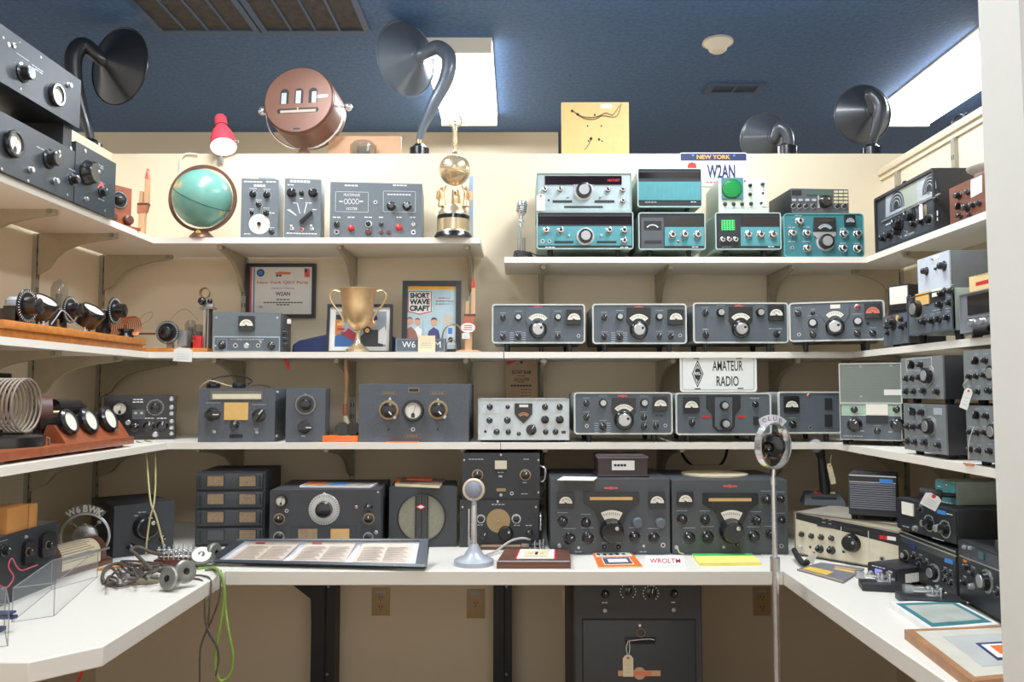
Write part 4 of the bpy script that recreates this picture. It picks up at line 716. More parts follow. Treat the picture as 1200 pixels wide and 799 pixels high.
# certificate
def picture(name, label, cat, r, Y, base, fw, fm, deco, lean=0, mat_c=PAP, back=.012, glass=True):
    x0, y0, x1, y1 = r; p = atY((x0+x1)/2, y1, Y); t = T(name, label, cat, (p.x, Y, base if base is not None else p.z)); q = rect(t, *r); z0 = q[1]
    if base is not None: q = (q[0], 0, q[2], q[3]); z0 = 0
    b = MB(); b.rframe(q[0], z0, q[2], q[3], .001, fw*t.sc, -.012, .006, fm, 1); F_ = t.part('frame', b)
    pm = MB(); w = fw*t.sc*.9; pm.box(q[0]+w, -.002, z0+w, q[2]-w, .005, q[3]-w, mat_c); deco(t, pm); P_ = t.part('print', pm)
    if lean:
        a = math.radians(lean)
        for o in (F_, P_): o.rotation_euler = (-a, 0, 0)
    return t
FBK = mat('black picture frame', (34, 34, 38), .4)
def dc(t, b):
    items(t, [('f', 293, 312, 295, 368, PNK), ('f', 297, 312, 298.2, 368, mat('royal blue', (50, 80, 160), .5)), ('dc', 305.4, 319.6, 4.6, NAVY), ('dc', 305.4, 319.6, 3, BLU, .0014), ('t', 331.5, 331.4, 4.2, 'New York QSO Party', RED, 60, .01), ('t', 331.5, 337.8, 2.6, 'Ontario County', INK, 27), ('t', 331.5, 344.2, 4.6, 'W2AN', INK, 17, .02), ('d', 332, 351, 16, 1.2, INK), ('d', 332, 354.4, 46, 1.2, INK), ('d', 332, 357, 16, 1.2, INK), ('d', 306, 359.6, 6, 2.4, DIM), ('f', 357, 314.6, 363, 324.6, PNK), ('f', 357, 314.6, 359.6, 319.4, NAVY, 2), ('pp', [(322, 319.6), (328, 318.2), (341, 319), (340, 321.6), (324, 321.8)], mat('salmon print', (226, 120, 84), .5)), ('d', 327, 323, 7, 2, INK), ('f', 296, 370, 366, 370.4, DIM)], b, -.002)
picture('framed_certificate', 'framed New York QSO Party certificate with red title on back wall', 'certificate', (289, 309, 370, 372.4), YW-.022, None, 4, FBK, dc)
# navy cloth behind photo
p = atY(366, 412, 3.46); b = MB(); q = [atY(*k, 3.46) for k in ((343, 412.5), (466, 412.5), (463, 396), (450, 388), (400, 384), (384, 392), (352, 399), (344, 404))]
b.prism([(a.x, max(a.z, z2) if i > 1 else z2) for i, a in enumerate(q)], 3.44, 3.50, NAVY); o = single('folded_cloth', b, 'navy blue folded cloth behind the framed photograph and loving cup', 'cloth'); m = o.modifiers.new('soft', 'BEVEL'); m.width = .008; m.segments = 3
def dp(t, b):
    items(t, [('f', 392, 364, 452, 406, mat('photo grey', (150, 160, 170), .5)), ('f', 392, 374, 400, 392, mat('photo shelf', (186, 120, 60), .5), 2), ('f', 393, 368, 400, 374, INK, 2), ('pp', [(391.6, 406), (392, 394), (400, 388), (410, 390), (416, 398), (417, 406)], mat('denim', (52, 92, 150), .6), 2), ('pp', [(400, 392), (408, 384), (416, 390), (415, 400)], mat('photo maroon', (150, 40, 60), .6), 3), ('f', 394.6, 378, 403, 381, YELD, 3), ('f', 394.6, 384, 403, 386.6, RED, 3), ('pp', [(422, 406), (422, 394), (430, 386), (442, 386), (448, 394), (449, 406)], mat('photo charcoal', (60, 64, 66), .6), 3), ('dc', 434, 378, 6, SKIN, .0024), ('pp', [(427.6, 377), (428.6, 369), (440, 367), (442, 374), (436, 375)], NAVY, 5), ('pp', [(443, 402), (443, 388), (450, 382), (453, 392), (452, 404)], WHT, 4), ('dc', 430, 387, 4.6, INK, .003), ('dc', 430, 387, 2.8, YELD, .0034)], b, -.002)
picture('framed_photograph', 'dark-framed photograph of two people in caps, standing behind the loving cup', 'photograph', (382.6, 356, 459.4, 412.5), 3.36, z2, 3, FBK, dp, 6)
# loving cup
Yc = 3.25; p = atY(418.8, 411.6, Yc); s = Yc/F; t = T('loving_cup', 'tarnished gold two-handled loving cup trophy in front of photograph', 'trophy', (p.x, Yc, z2)); H = lambda y: atY(418.8, y, Yc).z-z2
b = MB(); b.lathe([(0, 0), (13.6*s, 0), (13.4*s, H(409.6)), (9*s, H(406.6)), (4.5*s, H(402)), (3*s, H(396)), (2.6*s, H(390)), (3.6*s, H(388)), (3*s, H(387)), (0, H(387))], GOLDP, n=36); t.part('foot', b)
b = MB(); b.lathe([(0, H(387.5)), (3*s, H(387.4)), (9*s, H(383.6)), (14.5*s, H(377)), (17.6*s, H(369)), (18.6*s, H(358)), (19*s, H(348)), (21.8*s, H(339)), (21.2*s, H(338.6)), (18.2*s, H(348)), (17.8*s, H(358)), (16.6*s, H(369)), (9*s, H(381)), (0, H(384))], GOLD, n=40); t.part('bowl', b)
for k in (-1, 1):
    b = MB(); pts = [(k*(x-418.8)*s, 0, H(y)) for x, y in ((438.6, 342.6), (446, 340.6), (451, 344), (451.4, 350), (447, 358), (440.5, 366), (436.4, 374), (437.6, 378.5), (439.4, 376.6))]; b.tube(spline(pts, 5), .0042, GOLD, 8); t.part('handle', b)
for i, xx in enumerate(range(5)): pass
# short wave craft poster
def dsw(t, b):
    SKY = mat('poster sky', (176, 200, 206), .5)
    items(t, [('f', 475.5, 334.4, 535.5, 408, SKY), ('f', 477, 334.4, 533.4, 338.6, mat('poster amber', (238, 172, 62), .5), 2), ('pp', [(477.4, 340.4), (505.4, 340.4), (505.4, 365), (491.4, 368.4), (477.4, 365)], RED, 2), ('pp', [(478.4, 341.4), (504.4, 341.4), (504.4, 364.2), (491.4, 367.2), (478.4, 364.2)], PAP, 3),
        ('t', 491.4, 345.6, 6.6, 'SHORT', INK, 23, .05, .0034), ('t', 491.4, 353, 6.6, 'WAVE', INK, 24, .05, .0034), ('t', 491.4, 360.8, 6.6, 'CRAFT', INK, 23.6, .05, .0034), ('d', 521, 348.6, 15, 1.2, RED), ('d', 521, 352.4, 21, 1.6, RED), ('d', 521, 355.6, 22, 1.6, RED),
        ('pp', [(476, 404), (476, 386), (481, 382), (487, 388), (490, 396), (490, 404)], mat('poster brown', (150, 100, 84), .6), 3), ('pp', [(484, 398), (485, 386), (489, 382), (494, 386), (496, 398)], WHT, 2), ('pp', [(500, 398), (502, 388), (508, 383), (514, 387), (516, 398)], mat('poster indigo', (70, 70, 120), .6), 3), ('dc', 480, 376.6, 3.8, SKIN, .003), ('dc', 489, 377.2, 3.4, SKIN, .003), ('dc', 508.4, 377.6, 3.8, SKIN, .003), ('dc', 480, 374.4, 3.2, WDK, .0026), ('dc', 489, 375.2, 3, WDK, .0026), ('dc', 508.4, 375, 3.4, INK, .0026), ('pp', [(492, 400), (494.6, 388), (495, 374), (496, 374), (496.6, 388), (500, 400)], DIM, 4), ('pp', [(518, 374), (522, 368), (530, 369), (528, 378), (520, 380)], mat('poster haze', (206, 190, 170), .5), 2), ('f', 524, 382, 534, 404, mat('poster pale', (210, 216, 220), .5), 3), ('f', 525, 384, 530, 391, BLU, 4), ('dc', 528, 398, 3, INK, .004)], b, -.002)
picture('framed_magazine_cover', 'framed vintage magazine cover with boxed bold title behind the dark name sign', 'framed print', (471, 328.4, 540, 412.5), 3.40, z2, 6, FBK, dsw, 4)
t = dev('name_sign', 'dark grey sign with white lettering W6 and M, half covered by a card', 'sign', ('Y', 3.245, z2), (463.4, 396.6, 522, 412.5), .03, mat('slate sign', (84, 92, 104), .5), mat('slate sign', (84, 92, 104), .5), [('t', 479, 403.6, 7.4, 'W6', WHT, 15.6), ('t', 513, 403.6, 7.4, 'M', WHT, 7), ('o', 464.6, 397.6, 520.8, 411.6, DIM)], lab=None, bev=.001)
t = dev('place_card', 'small cream card standing in front of the dark grey sign', 'card', ('Y', 3.235, z2), (490, 393.2, 510, 412.6), .004, PAPC, PAPC, [('d', 500, 402, 12, .8), ('d', 500, 404.6, 14, .8), ('d', 500, 407.4, 14, .8)], lab=None, bev=.0005)
p = atY(531, 412, 3.27); b = MB(); b.tube(spline([atY(x, y, 3.27) for x, y in ((520, 411), (518, 398), (521, 386), (529, 380), (538, 383), (544, 396), (546, 411.4))]), .0035, BRS, 8); b.tube(spline([atY(x, y, 3.29) for x, y in ((523, 411), (524, 402), (529, 397.6), (534, 402), (535, 411))]), .0022, BRS, 8)
for v in b.v: v.z = max(v.z, z2+.001)
single('headband', b, 'bent wire headband beside the framed magazine cover', 'headband')
# forked wooden stick (wouff hong)
def fork(name, label, px, yb, Y, base, k, pins, tall, stand=True, mtip=PNK, lean=0):
    p = atY(px, yb, Y); s = Y/F*k; t = T(name, label, 'wooden stick', (p.x, Y, base)); X = Matrix.Rotation(math.radians(lean), 4, 'Y')
    if stand: b = MB(); b.lathe([(0, 0), (15*s, 0), (15*s, 2*s), (12*s, 3*s), (0, 3*s)], WPL, n=24); t.part('stand', b)
    b = MB(); b.M = X; b.prism([(-4*s, 2*s), (4*s, 2*s), (4.6*s, 30*s), (5*s, 34*s), (8*s, 44*s), (8*s, 82*s), (6*s, 91*s), (3.6*s, 82*s), (3.2*s, 48*s), (-3*s, 40*s)], -.010, .010, WPL); t.part('long_prong', b)
    b = MB(); b.M = X; b.prism([(3.4*s, 78*s), (8.2*s, 78*s), (6*s, 92*s)], -.0106, .0106, mtip); t.part('painted_tip', b)
    b = MB(); b.M = X; b.prism([(-4*s, 36*s), (.5*s, 36*s), (1*s, 62*s), (-3*s, 62*s)], -.009, .009, WPL); t.part('short_prong', b)
    b = MB(); b.M = X; b.prism([(-5*s, 33*s), (6*s, 35*s), (8.4*s, 45*s), (-5*s, 45*s)], -.0125, .0125, mat('rust leather', (176, 108, 76), .6)); b.box(-5*s, -.0135, 44*s, 8.4*s, .0135, 46.4*s, BRN); t.part('binding', b)
    return t
t = fork('forked_stick', 'forked wooden stick with pink tip standing by the globe', 166, 273, 3.275, z1L, .92, 0, 0, False)
t = fork('forked_stick', 'forked wooden stick on round stand beside framed magazine cover', 549, 412, 3.26, z2, .98, 0, 0, True, RED)
p = atY(548.5, 384, 3.243); b = MB(); s = 3.243/F; b.lathe([(9.4*s, 0), (9.4*s, .0015), (0, .0015)], RED, (0, 0, 0), (0, -1, 0), 28); b.lathe([(8.4*s, .0016), (0, .0018)], PAP, (0, 0, 0), (0, -1, 0), 28)
for v in b.v: v.z *= .7
for i in range(3): b.box(-5*s, -.0024, (2.4-i*2.4)*s, 5*s, -.0019, (3.2-i*2.4)*s, RED)
b.v = [v+p for v in b.v]; single('oval_tag', b, 'white oval tag with red rim tied to the forked stick', 'tag')
tagcard('small white tag below the oval tag on the forked stick', 546, 393.4, 9, 7, 3.24, False, 0, None, PAP, False)
# ---------------------------------------------------------------- lower shelf
t = dev('bridge_instrument', 'black panel instrument in the corner with one dial meter and terminal posts', 'instrument', ('R', 3.20, z3, 22), (121, 463.4, 205.6, 516.4), .13, BLK, BAK, [('M', 140.6, 479, 9), K(182, 477.4, 10, 'D'), K(174.6, 500, 6.6), K(190.4, 499.4, 6.6), K(182, 509, 3.4, 'S'), ('d', 162, 468, 12, 1.2, WHT), ('d', 162, 471, 13, 1.2, WHT), ('w', 155, 480, 170, 491, GREYD, .004, 'terminal_plate'), K(159, 484, 2, 'S'), K(166, 484, 2, 'S'), K(150, 495, 3, 'S'), K(158, 501, 5, 'b'), ('d', 175, 490, 12, 1, WHT), ('d', 190, 490, 12, 1, WHT)]+[K(201, y, 2.6, 'S') for y in (467.6, 477.4, 484.4, 493.6, 501, 507.6)], lab=None)
Y3b = 3.05
t = dev('receiver', 'dark crackle receiver with square amber dial, leftmost large set on its shelf', 'radio', ('R', Y3b, z3, 3), (232.6, 454.8, 322.4, 517), .30, CRK, CRK, [('w', 246.6, 458, 308, 468.8, mat('bronze trim', (112, 106, 98), .4), .003, 'dial_trim'), ('w', 249.4, 461.6, 306.2, 467.4, mat('ivory scale', (222, 212, 182), .4), .005, 'dial_window'), ('w', 263, 471.6, 291, 492, YELD, .004, 'dial_window'), K(249.4, 485.4, 8.4, 'p', 1.57), K(303.6, 487, 8.2, 'p', .7), K(275, 497.8, 5.4), ('w', 269, 509, 284.4, 512.6, INK, .003, 'name_plate'), K(251, 506, 2.4, 't'), K(301, 506.4, 2.4, 't'), ('d', 301, 502.6, 6), ('f', 251, 463, 305, 464, KRAFT, 6)], lab=DIM, bev=.004)
zt = z3+t.box[3]
t = dev('tuning_unit', 'dark crackle box with one large round dial, beside the amber-dial receiver', 'instrument', ('R', Y3b, z3, 8), (335, 454.6, 381, 516.6), .20, CRK, CRK, [K(358, 473.8, 12.6, 'D'), K(356.6, 500.6, 8, 'p', 1.57), ('d', 356, 511, 6)], lab=None, bev=.003)
z_ = [atY(330, y, Y3b).z for y in (459, 511)]
for i, nm in enumerate(('upper', 'lower')):
    a = atY(323.6, 0, Y3b+.02).x; c = atY(334.6, 0, Y3b+.02).x; b = MB(); b.box(a, Y3b+.02, z_[i]-.004, c, Y3b+.03, z_[i]+.004, RIM); single('link_bar', b, nm+' pale bar joining the two dark crackle boxes', 'bar')
# headphones on the receiver
p = atY(268, 454, 3.15); s = 3.15/F; t = T('headphones', 'old black headphones lying on top of the amber-dial receiver', 'headphones', (p.x, 3.17, zt))
b = MB(); b.tube(spline([(x*s, y, z*s) for x, y, z in ((-26, 0, 5), (-22, .02, 12), (-8, .05, 15), (10, .05, 14), (22, .03, 9), (21, 0, 5))]), .0035, BLK, 8); t.part('headband', b)
for x in (-18, 12): b = MB(); b.lathe([(0, 0), (7*s, 0), (8*s, 3*s), (7*s, 6*s), (0, 7*s)], BAK, (x*s, -.02, .001), (.1, -.2, 1), 20); t.part('earpiece', b)
b = MB(); b.tube(spline([(x*s, y, z*s) for x, y, z in ((-38, .02, 1), (-30, -.01, 6), (-20, -.03, 9), (-6, -.03, 5), (2, .0, 2), (8, -.03, 1.2))]), .0016, PAPC, 6); b.tube(spline([(x*s, y, z*s) for x, y, z in ((22, .02, 3), (30, .03, 4), (38, .04, 3), (44, .03, 1))]), .002, BLK, 6); t.part('cord', b)
# orange block with crystals
p = atY(399, 519, 3.05); s = 3.05/F; t = T('crystal_block', 'orange block holding two black plug-in crystals, beside the large crackle box', 'crystal holder', (p.x, 3.045, z3))
b = MB(); b.box(-20.5*s, -.005, 0, 20.5*s, .05, 7.6*s, ORG, .001); t.part('base', b)
for x, a in ((1, .3), (14, -.2)):
    b = MB(); b.lathe([(8*s, -.012), (8.4*s, 0), (8*s, .012), (0, .012)], BAK, (x*s, .022, 7.6*s+7.4*s), (a, -1, .15), 20); b.lathe([(0, -.012), (8*s, -.012)], BAK, (x*s, .022, 15*s), (a, -1, .15), 20); b.box((x-3)*s, .010, 7.6*s, (x+3)*s, .034, 9.6*s, BAK); t.part('crystal', b)
# hanging wooden handle
Yh = 3.30; s = Yh/F; pts = [atY(x, y, Yh) for x, y in ((405, 425), (406, 440), (405, 470), (404.4, 488))]; zt_ = z2-TH1
p = atY(405.5, 498, Yh); t = T('wooden_paddle', 'slim wooden stick with pale tip hanging below the shelf by the crackle box', 'wooden stick', p); R = lambda P: [Vector(q)-p for q in P]
b = MB(); b.tube(R([Vector((pts[0].x, Yh, zt_))]+pts), [.006, .007, .009, .008, .007], WPL, 8); t.part('shaft', b)
b = MB(); b.tube(R([atY(404.6, 473, Yh), atY(404.4, 487, Yh)]), [.0105, .0095], mat('rust leather', (176, 108, 76), .6), 10); t.part('binding', b)
b = MB(); b.tube(R([atY(404.4, 487, Yh), atY(407.4, 498, Yh)]), [.009, .014], PAPC, 8); t.part('pale_tip', b)
a = atY(334.5, 420, 3.26); c = atY(338.5, 433, 3.26); b = MB(); b.M = None; b.add([(a.x-.006, 3.26, z2-TH1), (a.x+.008, 3.26, z2-TH1), (c.x+.009, 3.255, c.z), (c.x-.005, 3.255, c.z), (a.x-.006, 3.263, z2-TH1), (a.x+.008, 3.263, z2-TH1), (c.x+.009, 3.258, c.z), (c.x-.005, 3.258, c.z)], [(0, 1, 2, 3), (7, 6, 5, 4), (0, 4, 5, 1), (1, 5, 6, 2), (2, 6, 7, 3), (3, 7, 4, 0)], RED); single('red_strap', b, 'short red strap hanging under the shelf above the amber-dial receiver', 'strap')
PLT = mat('aged brass plate', (150, 128, 92), .5)
t = dev('wavemeter', 'large dark crackle box with central round meter between two brass-ringed knobs', 'instrument', ('Y', Y3b, z3), (420.6, 449.6, 549.4, 517.6), .32, CRK, CRK, [('M', 484.4, 481, 12.6), K(455.6, 480.4, 11.4, 'B', 2.4), K(513.4, 480, 11.2, 'B', 2.4), K(484, 503, 2.4, 'j'), ('o', 447, 458.6, 465, 462.8, PLT), ('d', 456, 460.6, 14, 1.4, PLT), ('f', 478.4, 454.4, 491.4, 459.6, PLT), ('f', 479.4, 455.4, 490.4, 458.6, INK, 2), ('o', 504, 458.4, 522.6, 462.8, PLT), ('d', 513.4, 460.6, 14, 1.4, PLT), ('o', 474, 508.6, 493, 513, PLT), ('d', 483.4, 510.8, 14, 1.2, PLT), ('pp', [(455.2, 468.4), (457, 465), (458.8, 468.4)], WHT), ('pp', [(511.6, 469.6), (513.2, 466.2), (515, 469.6)], WHT), K(455.4, 503, 1.2, 'd'), K(513.2, 503, 1.2, 'd'), K(462.6, 489, 2, 'S'), K(521, 488.6, 2, 'S')], lab=None, bev=.004)
p = atY(471, 518.4, 3.035); b = MB(); b.box(p.x-.06, 3.025, z3, p.x+.065, 3.045, z3+.004, ORG); single('orange_card', b, 'orange card edge under the front of the large crackle box', 'card')
# ================================================================ COUNTER, BACK ROW
def dz(px, py): return atZ(px, py, zd).y
t = dev('coil_drawer_rack', 'black rack of four slim drawers with brown label windows, in the corner', 'rack', ('R', dz(270, 640), zd, 4), (229.4, 552.6, 310.6, 640.4), .26, CRKD, mat('black rack front', (44, 46, 50), .5), [], lab=None)
LBL = mat('brown index card', (152, 128, 98), .6, var=.2, vs=120)
for i in range(4):
    y0 = 554.6+i*21.2; y1 = y0+18.2; x0, z0, x1, z1 = rect(t, 231.6, y0, 308.6, y1, -.002); b = MB(); b.box(x0, -.014, z0, x1, -.002, z1, CRKD, .002); d = t.part('drawer', b)
    for j, (a, c) in enumerate(((242.4, 263), (279.8, 300.4))):
        w = rect(t, a, y0+1.8, c, y0+15.6, -.014); b = MB(); b.rframe(*w, .001, .0025, -.0165, -.014, BLK, 1); b.box(w[0]+.002, -.0152, w[1]+.002, w[2]-.002, -.014, w[3]-.002, GREYD if (i == 3 and j == 0) else LBL)
        for k in range(5): zz = w[1]+(w[3]-w[1])*(.15+.17*k); b.box(w[0]+.004, -.0156, zz, w[2]-.004, -.0152, zz+.0008, WDK)
        t.part('label_window', b, d)
    for xx in (235, 305): b = MB(); a = t.uv(xx, (y0+y1)/2, -.014)[0]; b.cyl((a, -.020, z0+.008), (a, -.020, z1-.008), .0022, BLK, n=8); t.part('drawer_handle', b, d)
t = dev('receiver', 'black receiver with large silver central dial, behind the lying framed panel', 'radio', ('R', dz(382, 647), zd, 3), (316, 573.8, 445.8, 648), .34, CRKD, mat('charcoal panel', (60, 61, 64), .5, bump=.2, bs=420), [K(380, 596.6, 17.8, 'G'), ('M', 329.8, 586.6, 7.2), K(327.4, 608, 6.6, 'B'), K(327, 629, 6.4, 'W'), K(336, 598.4, 2.2, 'j'), K(432, 594.4, 5), K(432.2, 607.8, 6.6, 'B'), K(431.6, 629.4, 6, 'W'), K(417.6, 594, 1.8, 'l'), ('o', 341, 616.6, 417.6, 640, BLK), ('w', 349.6, 619.6, 372, 633, LBL, .003, 'label_window'), ('w', 387.6, 619.6, 409.4, 633, mat('amber card', (214, 170, 110), .5), .003, 'label_window'), K(440.6, 623.6, 2.2, 'S'), K(443, 576.6, 1.2, 'o'), ('o', 423, 618, 445, 640, BLK), K(380, 578.4, 1.6, 'S')], lab=None, bev=.004)
zt = z0_ = zd+t.box[3]
C = lambda *a: list(a)
MAGS = mat('magazine cover', (150, 140, 130), .5, var=.5, vs=22)
tm = slab('magazine', 'colourful magazine lying on the black silver-dial receiver', 'magazine', C((362, 566), (443, 567.4), (434, 571.6), (351, 571)), zt, .006, PAP, lambda q, x: (q(.02, .03, .98, .98, MAGS), q(.05, .2, .3, .9, ORG, .001), q(.4, .2, .62, .8, BLU, .001)))
t = dev('speaker', 'square black loudspeaker with round barred grille', 'speaker', ('R', dz(495, 641), zd, 4), (456, 570.4, 535.4, 641), .22, CRKD, CRKD, [], lab=None, bev=.006)
x, z = t.uv(494, 606.4, -.002); r = 26.5*t.sc; b = MB(); b.lathe([(r*1.06, 0), (r*1.04, .005), (r, .006), (r, .001)], BLK, (x, -.002, z), (0, -1, 0), 40); G = t.part('grille_ring', b)
b = MB(); b.lathe([(r, .001), (0, .001)], mat('speaker cloth', (134, 130, 112), .8, var=.35, vs=420), (x, -.002, z), (0, -1, 0), 40)
t.part('grille_cloth', b, G)
b = MB()
for dx in (-6.4, -.0, 6.6): h = math.sqrt(max(0, 26**2-dx**2))*t.sc; b.box(x+(dx-1.2)*t.sc, -.007, z-h, x+(dx+1.2)*t.sc, -.003, z+h, BLK)
for dx in (-3.2, 3.2): h = math.sqrt(26**2-dx**2)*t.sc; b.box(x+(dx-1.4)*t.sc, -.005, z-h, x+(dx+1.4)*t.sc, -.003, z+h, CRKD)
t.part('grille_bar', b, G)
b = MB(); P = [t.uv(*q, -.007) for q in ((487, 593.6), (493.2, 590.4), (499.4, 593.6), (493.2, 597))]; b.prism(P, -.011, -.006, RED); P = [t.uv(*q, -.007) for q in ((489, 593.6), (493.2, 591.6), (497.4, 593.6), (493.2, 595.8))]; b.prism(P, -.012, -.0105, PAP); t.part('badge', b)
zt = zd+t.box[3]
slab('booklet', 'worn booklet lying on top of the square loudspeaker', 'booklet', C((466, 562), (521, 564), (515, 572), (463, 569.6)), zt, .010, PAPC, lambda q, x: (q(.0, .0, 1, 1, mat('sepia cover', (120, 100, 86), .6, var=.5, vs=30)), q(.0, .0, .1, .9, ORG, .001)))
slab('booklet', 'orange-red folded paper on top of the worn booklet', 'booklet', C((480, 560), (508, 561), (506, 563.6), (476, 562.6)), zt+.0125, .005, mat('red orange paper', (214, 96, 62), .6))
# rack pair
t = dev('transmitter', 'black rack transmitter with brass dial plate, lower of the stacked pair', 'radio', ('Y', dz(585, 641), zd), (539, 585.6, 631.4, 640), .30, BLK, mat('black panel', (48, 48, 51), .5), [K(584, 610, 13.6, 'P'), K(592.6, 624.6, 8.6, 'T', .3), K(563.6, 607.8, 5, 'W'), K(605, 607.8, 5.4, 'W'), K(567.4, 628, 4.2, 'p'), K(620.2, 623.4, 3.8), K(620.6, 607, 1.3, 'd'), K(583.4, 588, 1.3, 'S'), K(628, 594, 1.2, 'o'), K(542, 594, 1.2, 'o'), ('d', 584, 591, 16), ('d', 563, 615, 7), ('d', 606, 615.4, 8), ('d', 620, 615.6, 8), ('h', 633.5, 601, 621)], lab=None, bev=.002)
zt = zd+t.box[3]
t = dev('power_supply', 'black rack panel with small square meter, upper of the stacked pair', 'radio', ('Y', dz(585, 641)+.01, zt+.0015), (542, 530.6, 632.6, 584.6), .30, BLK, mat('black panel', (48, 48, 51), .5), [('w', 580, 539.6, 594, 549.4, mat('aged meter face', (216, 204, 178), .4), .004, 'meter_face'), ('w', 580, 549.4, 594, 551, BAK, .006, 'meter_trim'), K(559.6, 556.4, 6.6, 'B'), K(615.6, 556.4, 6.6, 'B', .4), ('w', 582, 572, 592.6, 575.6, BRS, .003, 'fuse_holder'), K(587, 580, 2.2, 't'), K(599.8, 578, 2.2, 'j'), ('d', 558, 538, 18), ('d', 617, 538, 7), ('d', 587, 553.4, 8), ('d', 587, 558, 5, 2.4, DIM), ('d', 615.6, 565.4, 6), ('d', 615, 578.6, 8), K(587, 533, 1.3, 'S'), K(631, 539, 1.2, 'o'), K(544, 539, 1.2, 'o'), K(631, 577, 1.2, 'o')], lab=None, bev=.002)
x, z = t.uv(632.6, 555); b = MB(); b.tube(spline([(x, .01, t.uv(0, 546)[1]), (x+.018, .004, t.uv(0, 548)[1]), (x+.022, .004, t.uv(0, 555)[1]), (x+.016, .004, t.uv(0, 563)[1]), (x, .01, t.uv(0, 565)[1])], 5), .0035, CHR); t.part('side_handle', b)
# the two big receivers
def big(name, label, r, its, cx, cy, ex0, ex1):
    y = r[1]
    base = [('g', [(ex0, y+15.4), (ex1, y+15.4), (ex1+1, y+17), (ex1+1, y+28), (cx+20, cy-24), (cx+13, cy-8), (cx-13, cy-8), (cx-20, cy-24), (ex0-1, y+28), (ex0-1, y+17)], BAK, .006), ('w', ex0+6, y+21.4, ex1-7, y+25, mat('gold dial slot', (206, 166, 104), .35), .0075, 'dial_window'), ('arc', cx, cy+2.4, 27, 9.4, 62, 118, MFACE, .0085), ('d', cx, y+29, 8, 1.2, MFACE), ('d', cx, y+31.8, 9, 1, MFACE)]
    t = dev(name, label, 'radio', ('Y', dz((r[0]+r[2])/2, 649.6), zd), r, .36, CRKD, mat('grey black panel', (74, 78, 81), .5, bump=.15, bs=420), base+its, lab=DIM, bev=.005, inset=.002)
    x, z = t.uv(cx, cy, -.008); t.inst('tuning_knob', knob_mesh('T'), (x, -.008, z), 14*t.sc); return t
t = big('receiver', 'black-grey receiver with V-shaped dial escutcheon and two meters, left of pair', (644.8, 560.6, 785.4, 649.4), [('m', 653.4, 576.8, 672, 595), ('m', 760, 576.2, 779, 594.6), K(659.4, 610.4, 6), K(686.6, 612, 5.8), K(667.4, 630.6, 7), K(688.6, 630, 7), K(746.6, 612, 6.4, 'g'), K(773.6, 612.4, 6.4, 'g'), K(743.6, 629, 6.6), K(766, 630, 6.6), K(655.6, 639.4, 2.6, 'S'), K(777, 638.6, 2.8, 'j'), K(678, 641.6, 2, 't'), K(754.4, 639.6, 2, 't'), K(708, 641, 3, 'b'), K(725, 641, 3, 'b'), ('d', 678, 646.4, 9), ('d', 754, 646.4, 9)]+badge(716, 571.8, 16), 716.6, 622, 685, 748)
zA = zd+t.box[3]
t = big('receiver', 'black-grey receiver with V-shaped dial escutcheon and one meter, right of pair', (787, 562, 923.6, 648.6), [('m', 793.2, 576, 811.8, 592.6, MFACE), K(799, 608.4, 6.2), K(825.8, 608.4, 6), K(807.6, 630, 7), K(828.8, 629, 7.4), K(886, 609.4, 6), K(883, 628.6, 7), K(898, 585.4, 6.2), K(914.4, 584.6, 5), K(902.4, 626.4, 6), K(915.4, 609.4, 5), K(792.6, 641, 2.2, 'S'), K(848, 641, 2, 't'), K(864, 638, 3), K(915.6, 639.6, 2.6, 'j')]+badge(855.6, 569.6, 16), 856.8, 622, 824, 887)
b = MB(); b.tube(spline([(t.uv(x, y)[0], -.016, t.uv(x, y)[1]) for x, y in ((793, 641), (795, 646), (800, 648))], 5), .0022, PAPC, 6); t.part('patch_cord', b)
zB = zd+t.box[3]
t = dev('clock_unit', 'small dark brown case with white label, on the left V-dial receiver', 'case', ('Y', dz(716, 649.6)+.05, zA+.001), (701.4, 533.6, 758.4, 561.4), .16, mat('dark brown case', (62, 50, 50), .4), mat('dark brown case', (62, 50, 50), .4), [('w', 717, 539.6, 743.4, 550.8, PAP, .003, 'label_window'), ('d', 727, 545, 15, 2.4, INK), ('d', 739, 545, 3, 5, DIM)], lab=None, bev=.004)
x0, z0, x1, z1 = t.box; b = MB(); b.box(x0-.006, -.012, 0, x1+.006, .165, .008, mat('dark brown case', (62, 50, 50), .4), .002); b.box(x0-.004, -.006, z1-.012, x1+.004, .162, z1-.004, mat('brown trim', (92, 84, 86), .35), .001); t.part('molding', b)
pm = MB(); items(t, [('t', 727.5, 545.2, 3.4, 'WAN', INK, 14, .02)], pm, -.005)
b = MB(); items(t, [('d', 727, 545, 15, 2.6, INK)], b, -.005); t.part('label_print', b)
slab('paper_leaflet', 'loose white leaflet on top of the left V-dial receiver', 'paper', C((660, 559), (700, 559.8), (696, 563.4), (653, 563)), zA, .003, PAP)
slab_c = atZ(840, 557, zB); b = MB(); b.lathe([(0, 0), (.124, 0), (.124, .005), (0, .006)], mat('tan disc', (196, 182, 148), .6), n=40); o = T('tan_disc', 'round tan disc lying on top of the right V-dial receiver', 'disc', (slab_c.x, dz(856, 648)+.16, zB)); o.part('plate', b)
b = MB(); b.tube(spline([atY(x, y, 3.45) for x, y in ((796, 522), (802, 536), (812, 546), (824, 551), (838, 549), (848, 540), (852, 527), (852, 520))], 5), .006, RUB, 8); 
for v in b.v: v.z = max(v.z, zB+.0005)
single('cable', b, 'thick black cable looping down behind the right V-dial receiver', 'cable')
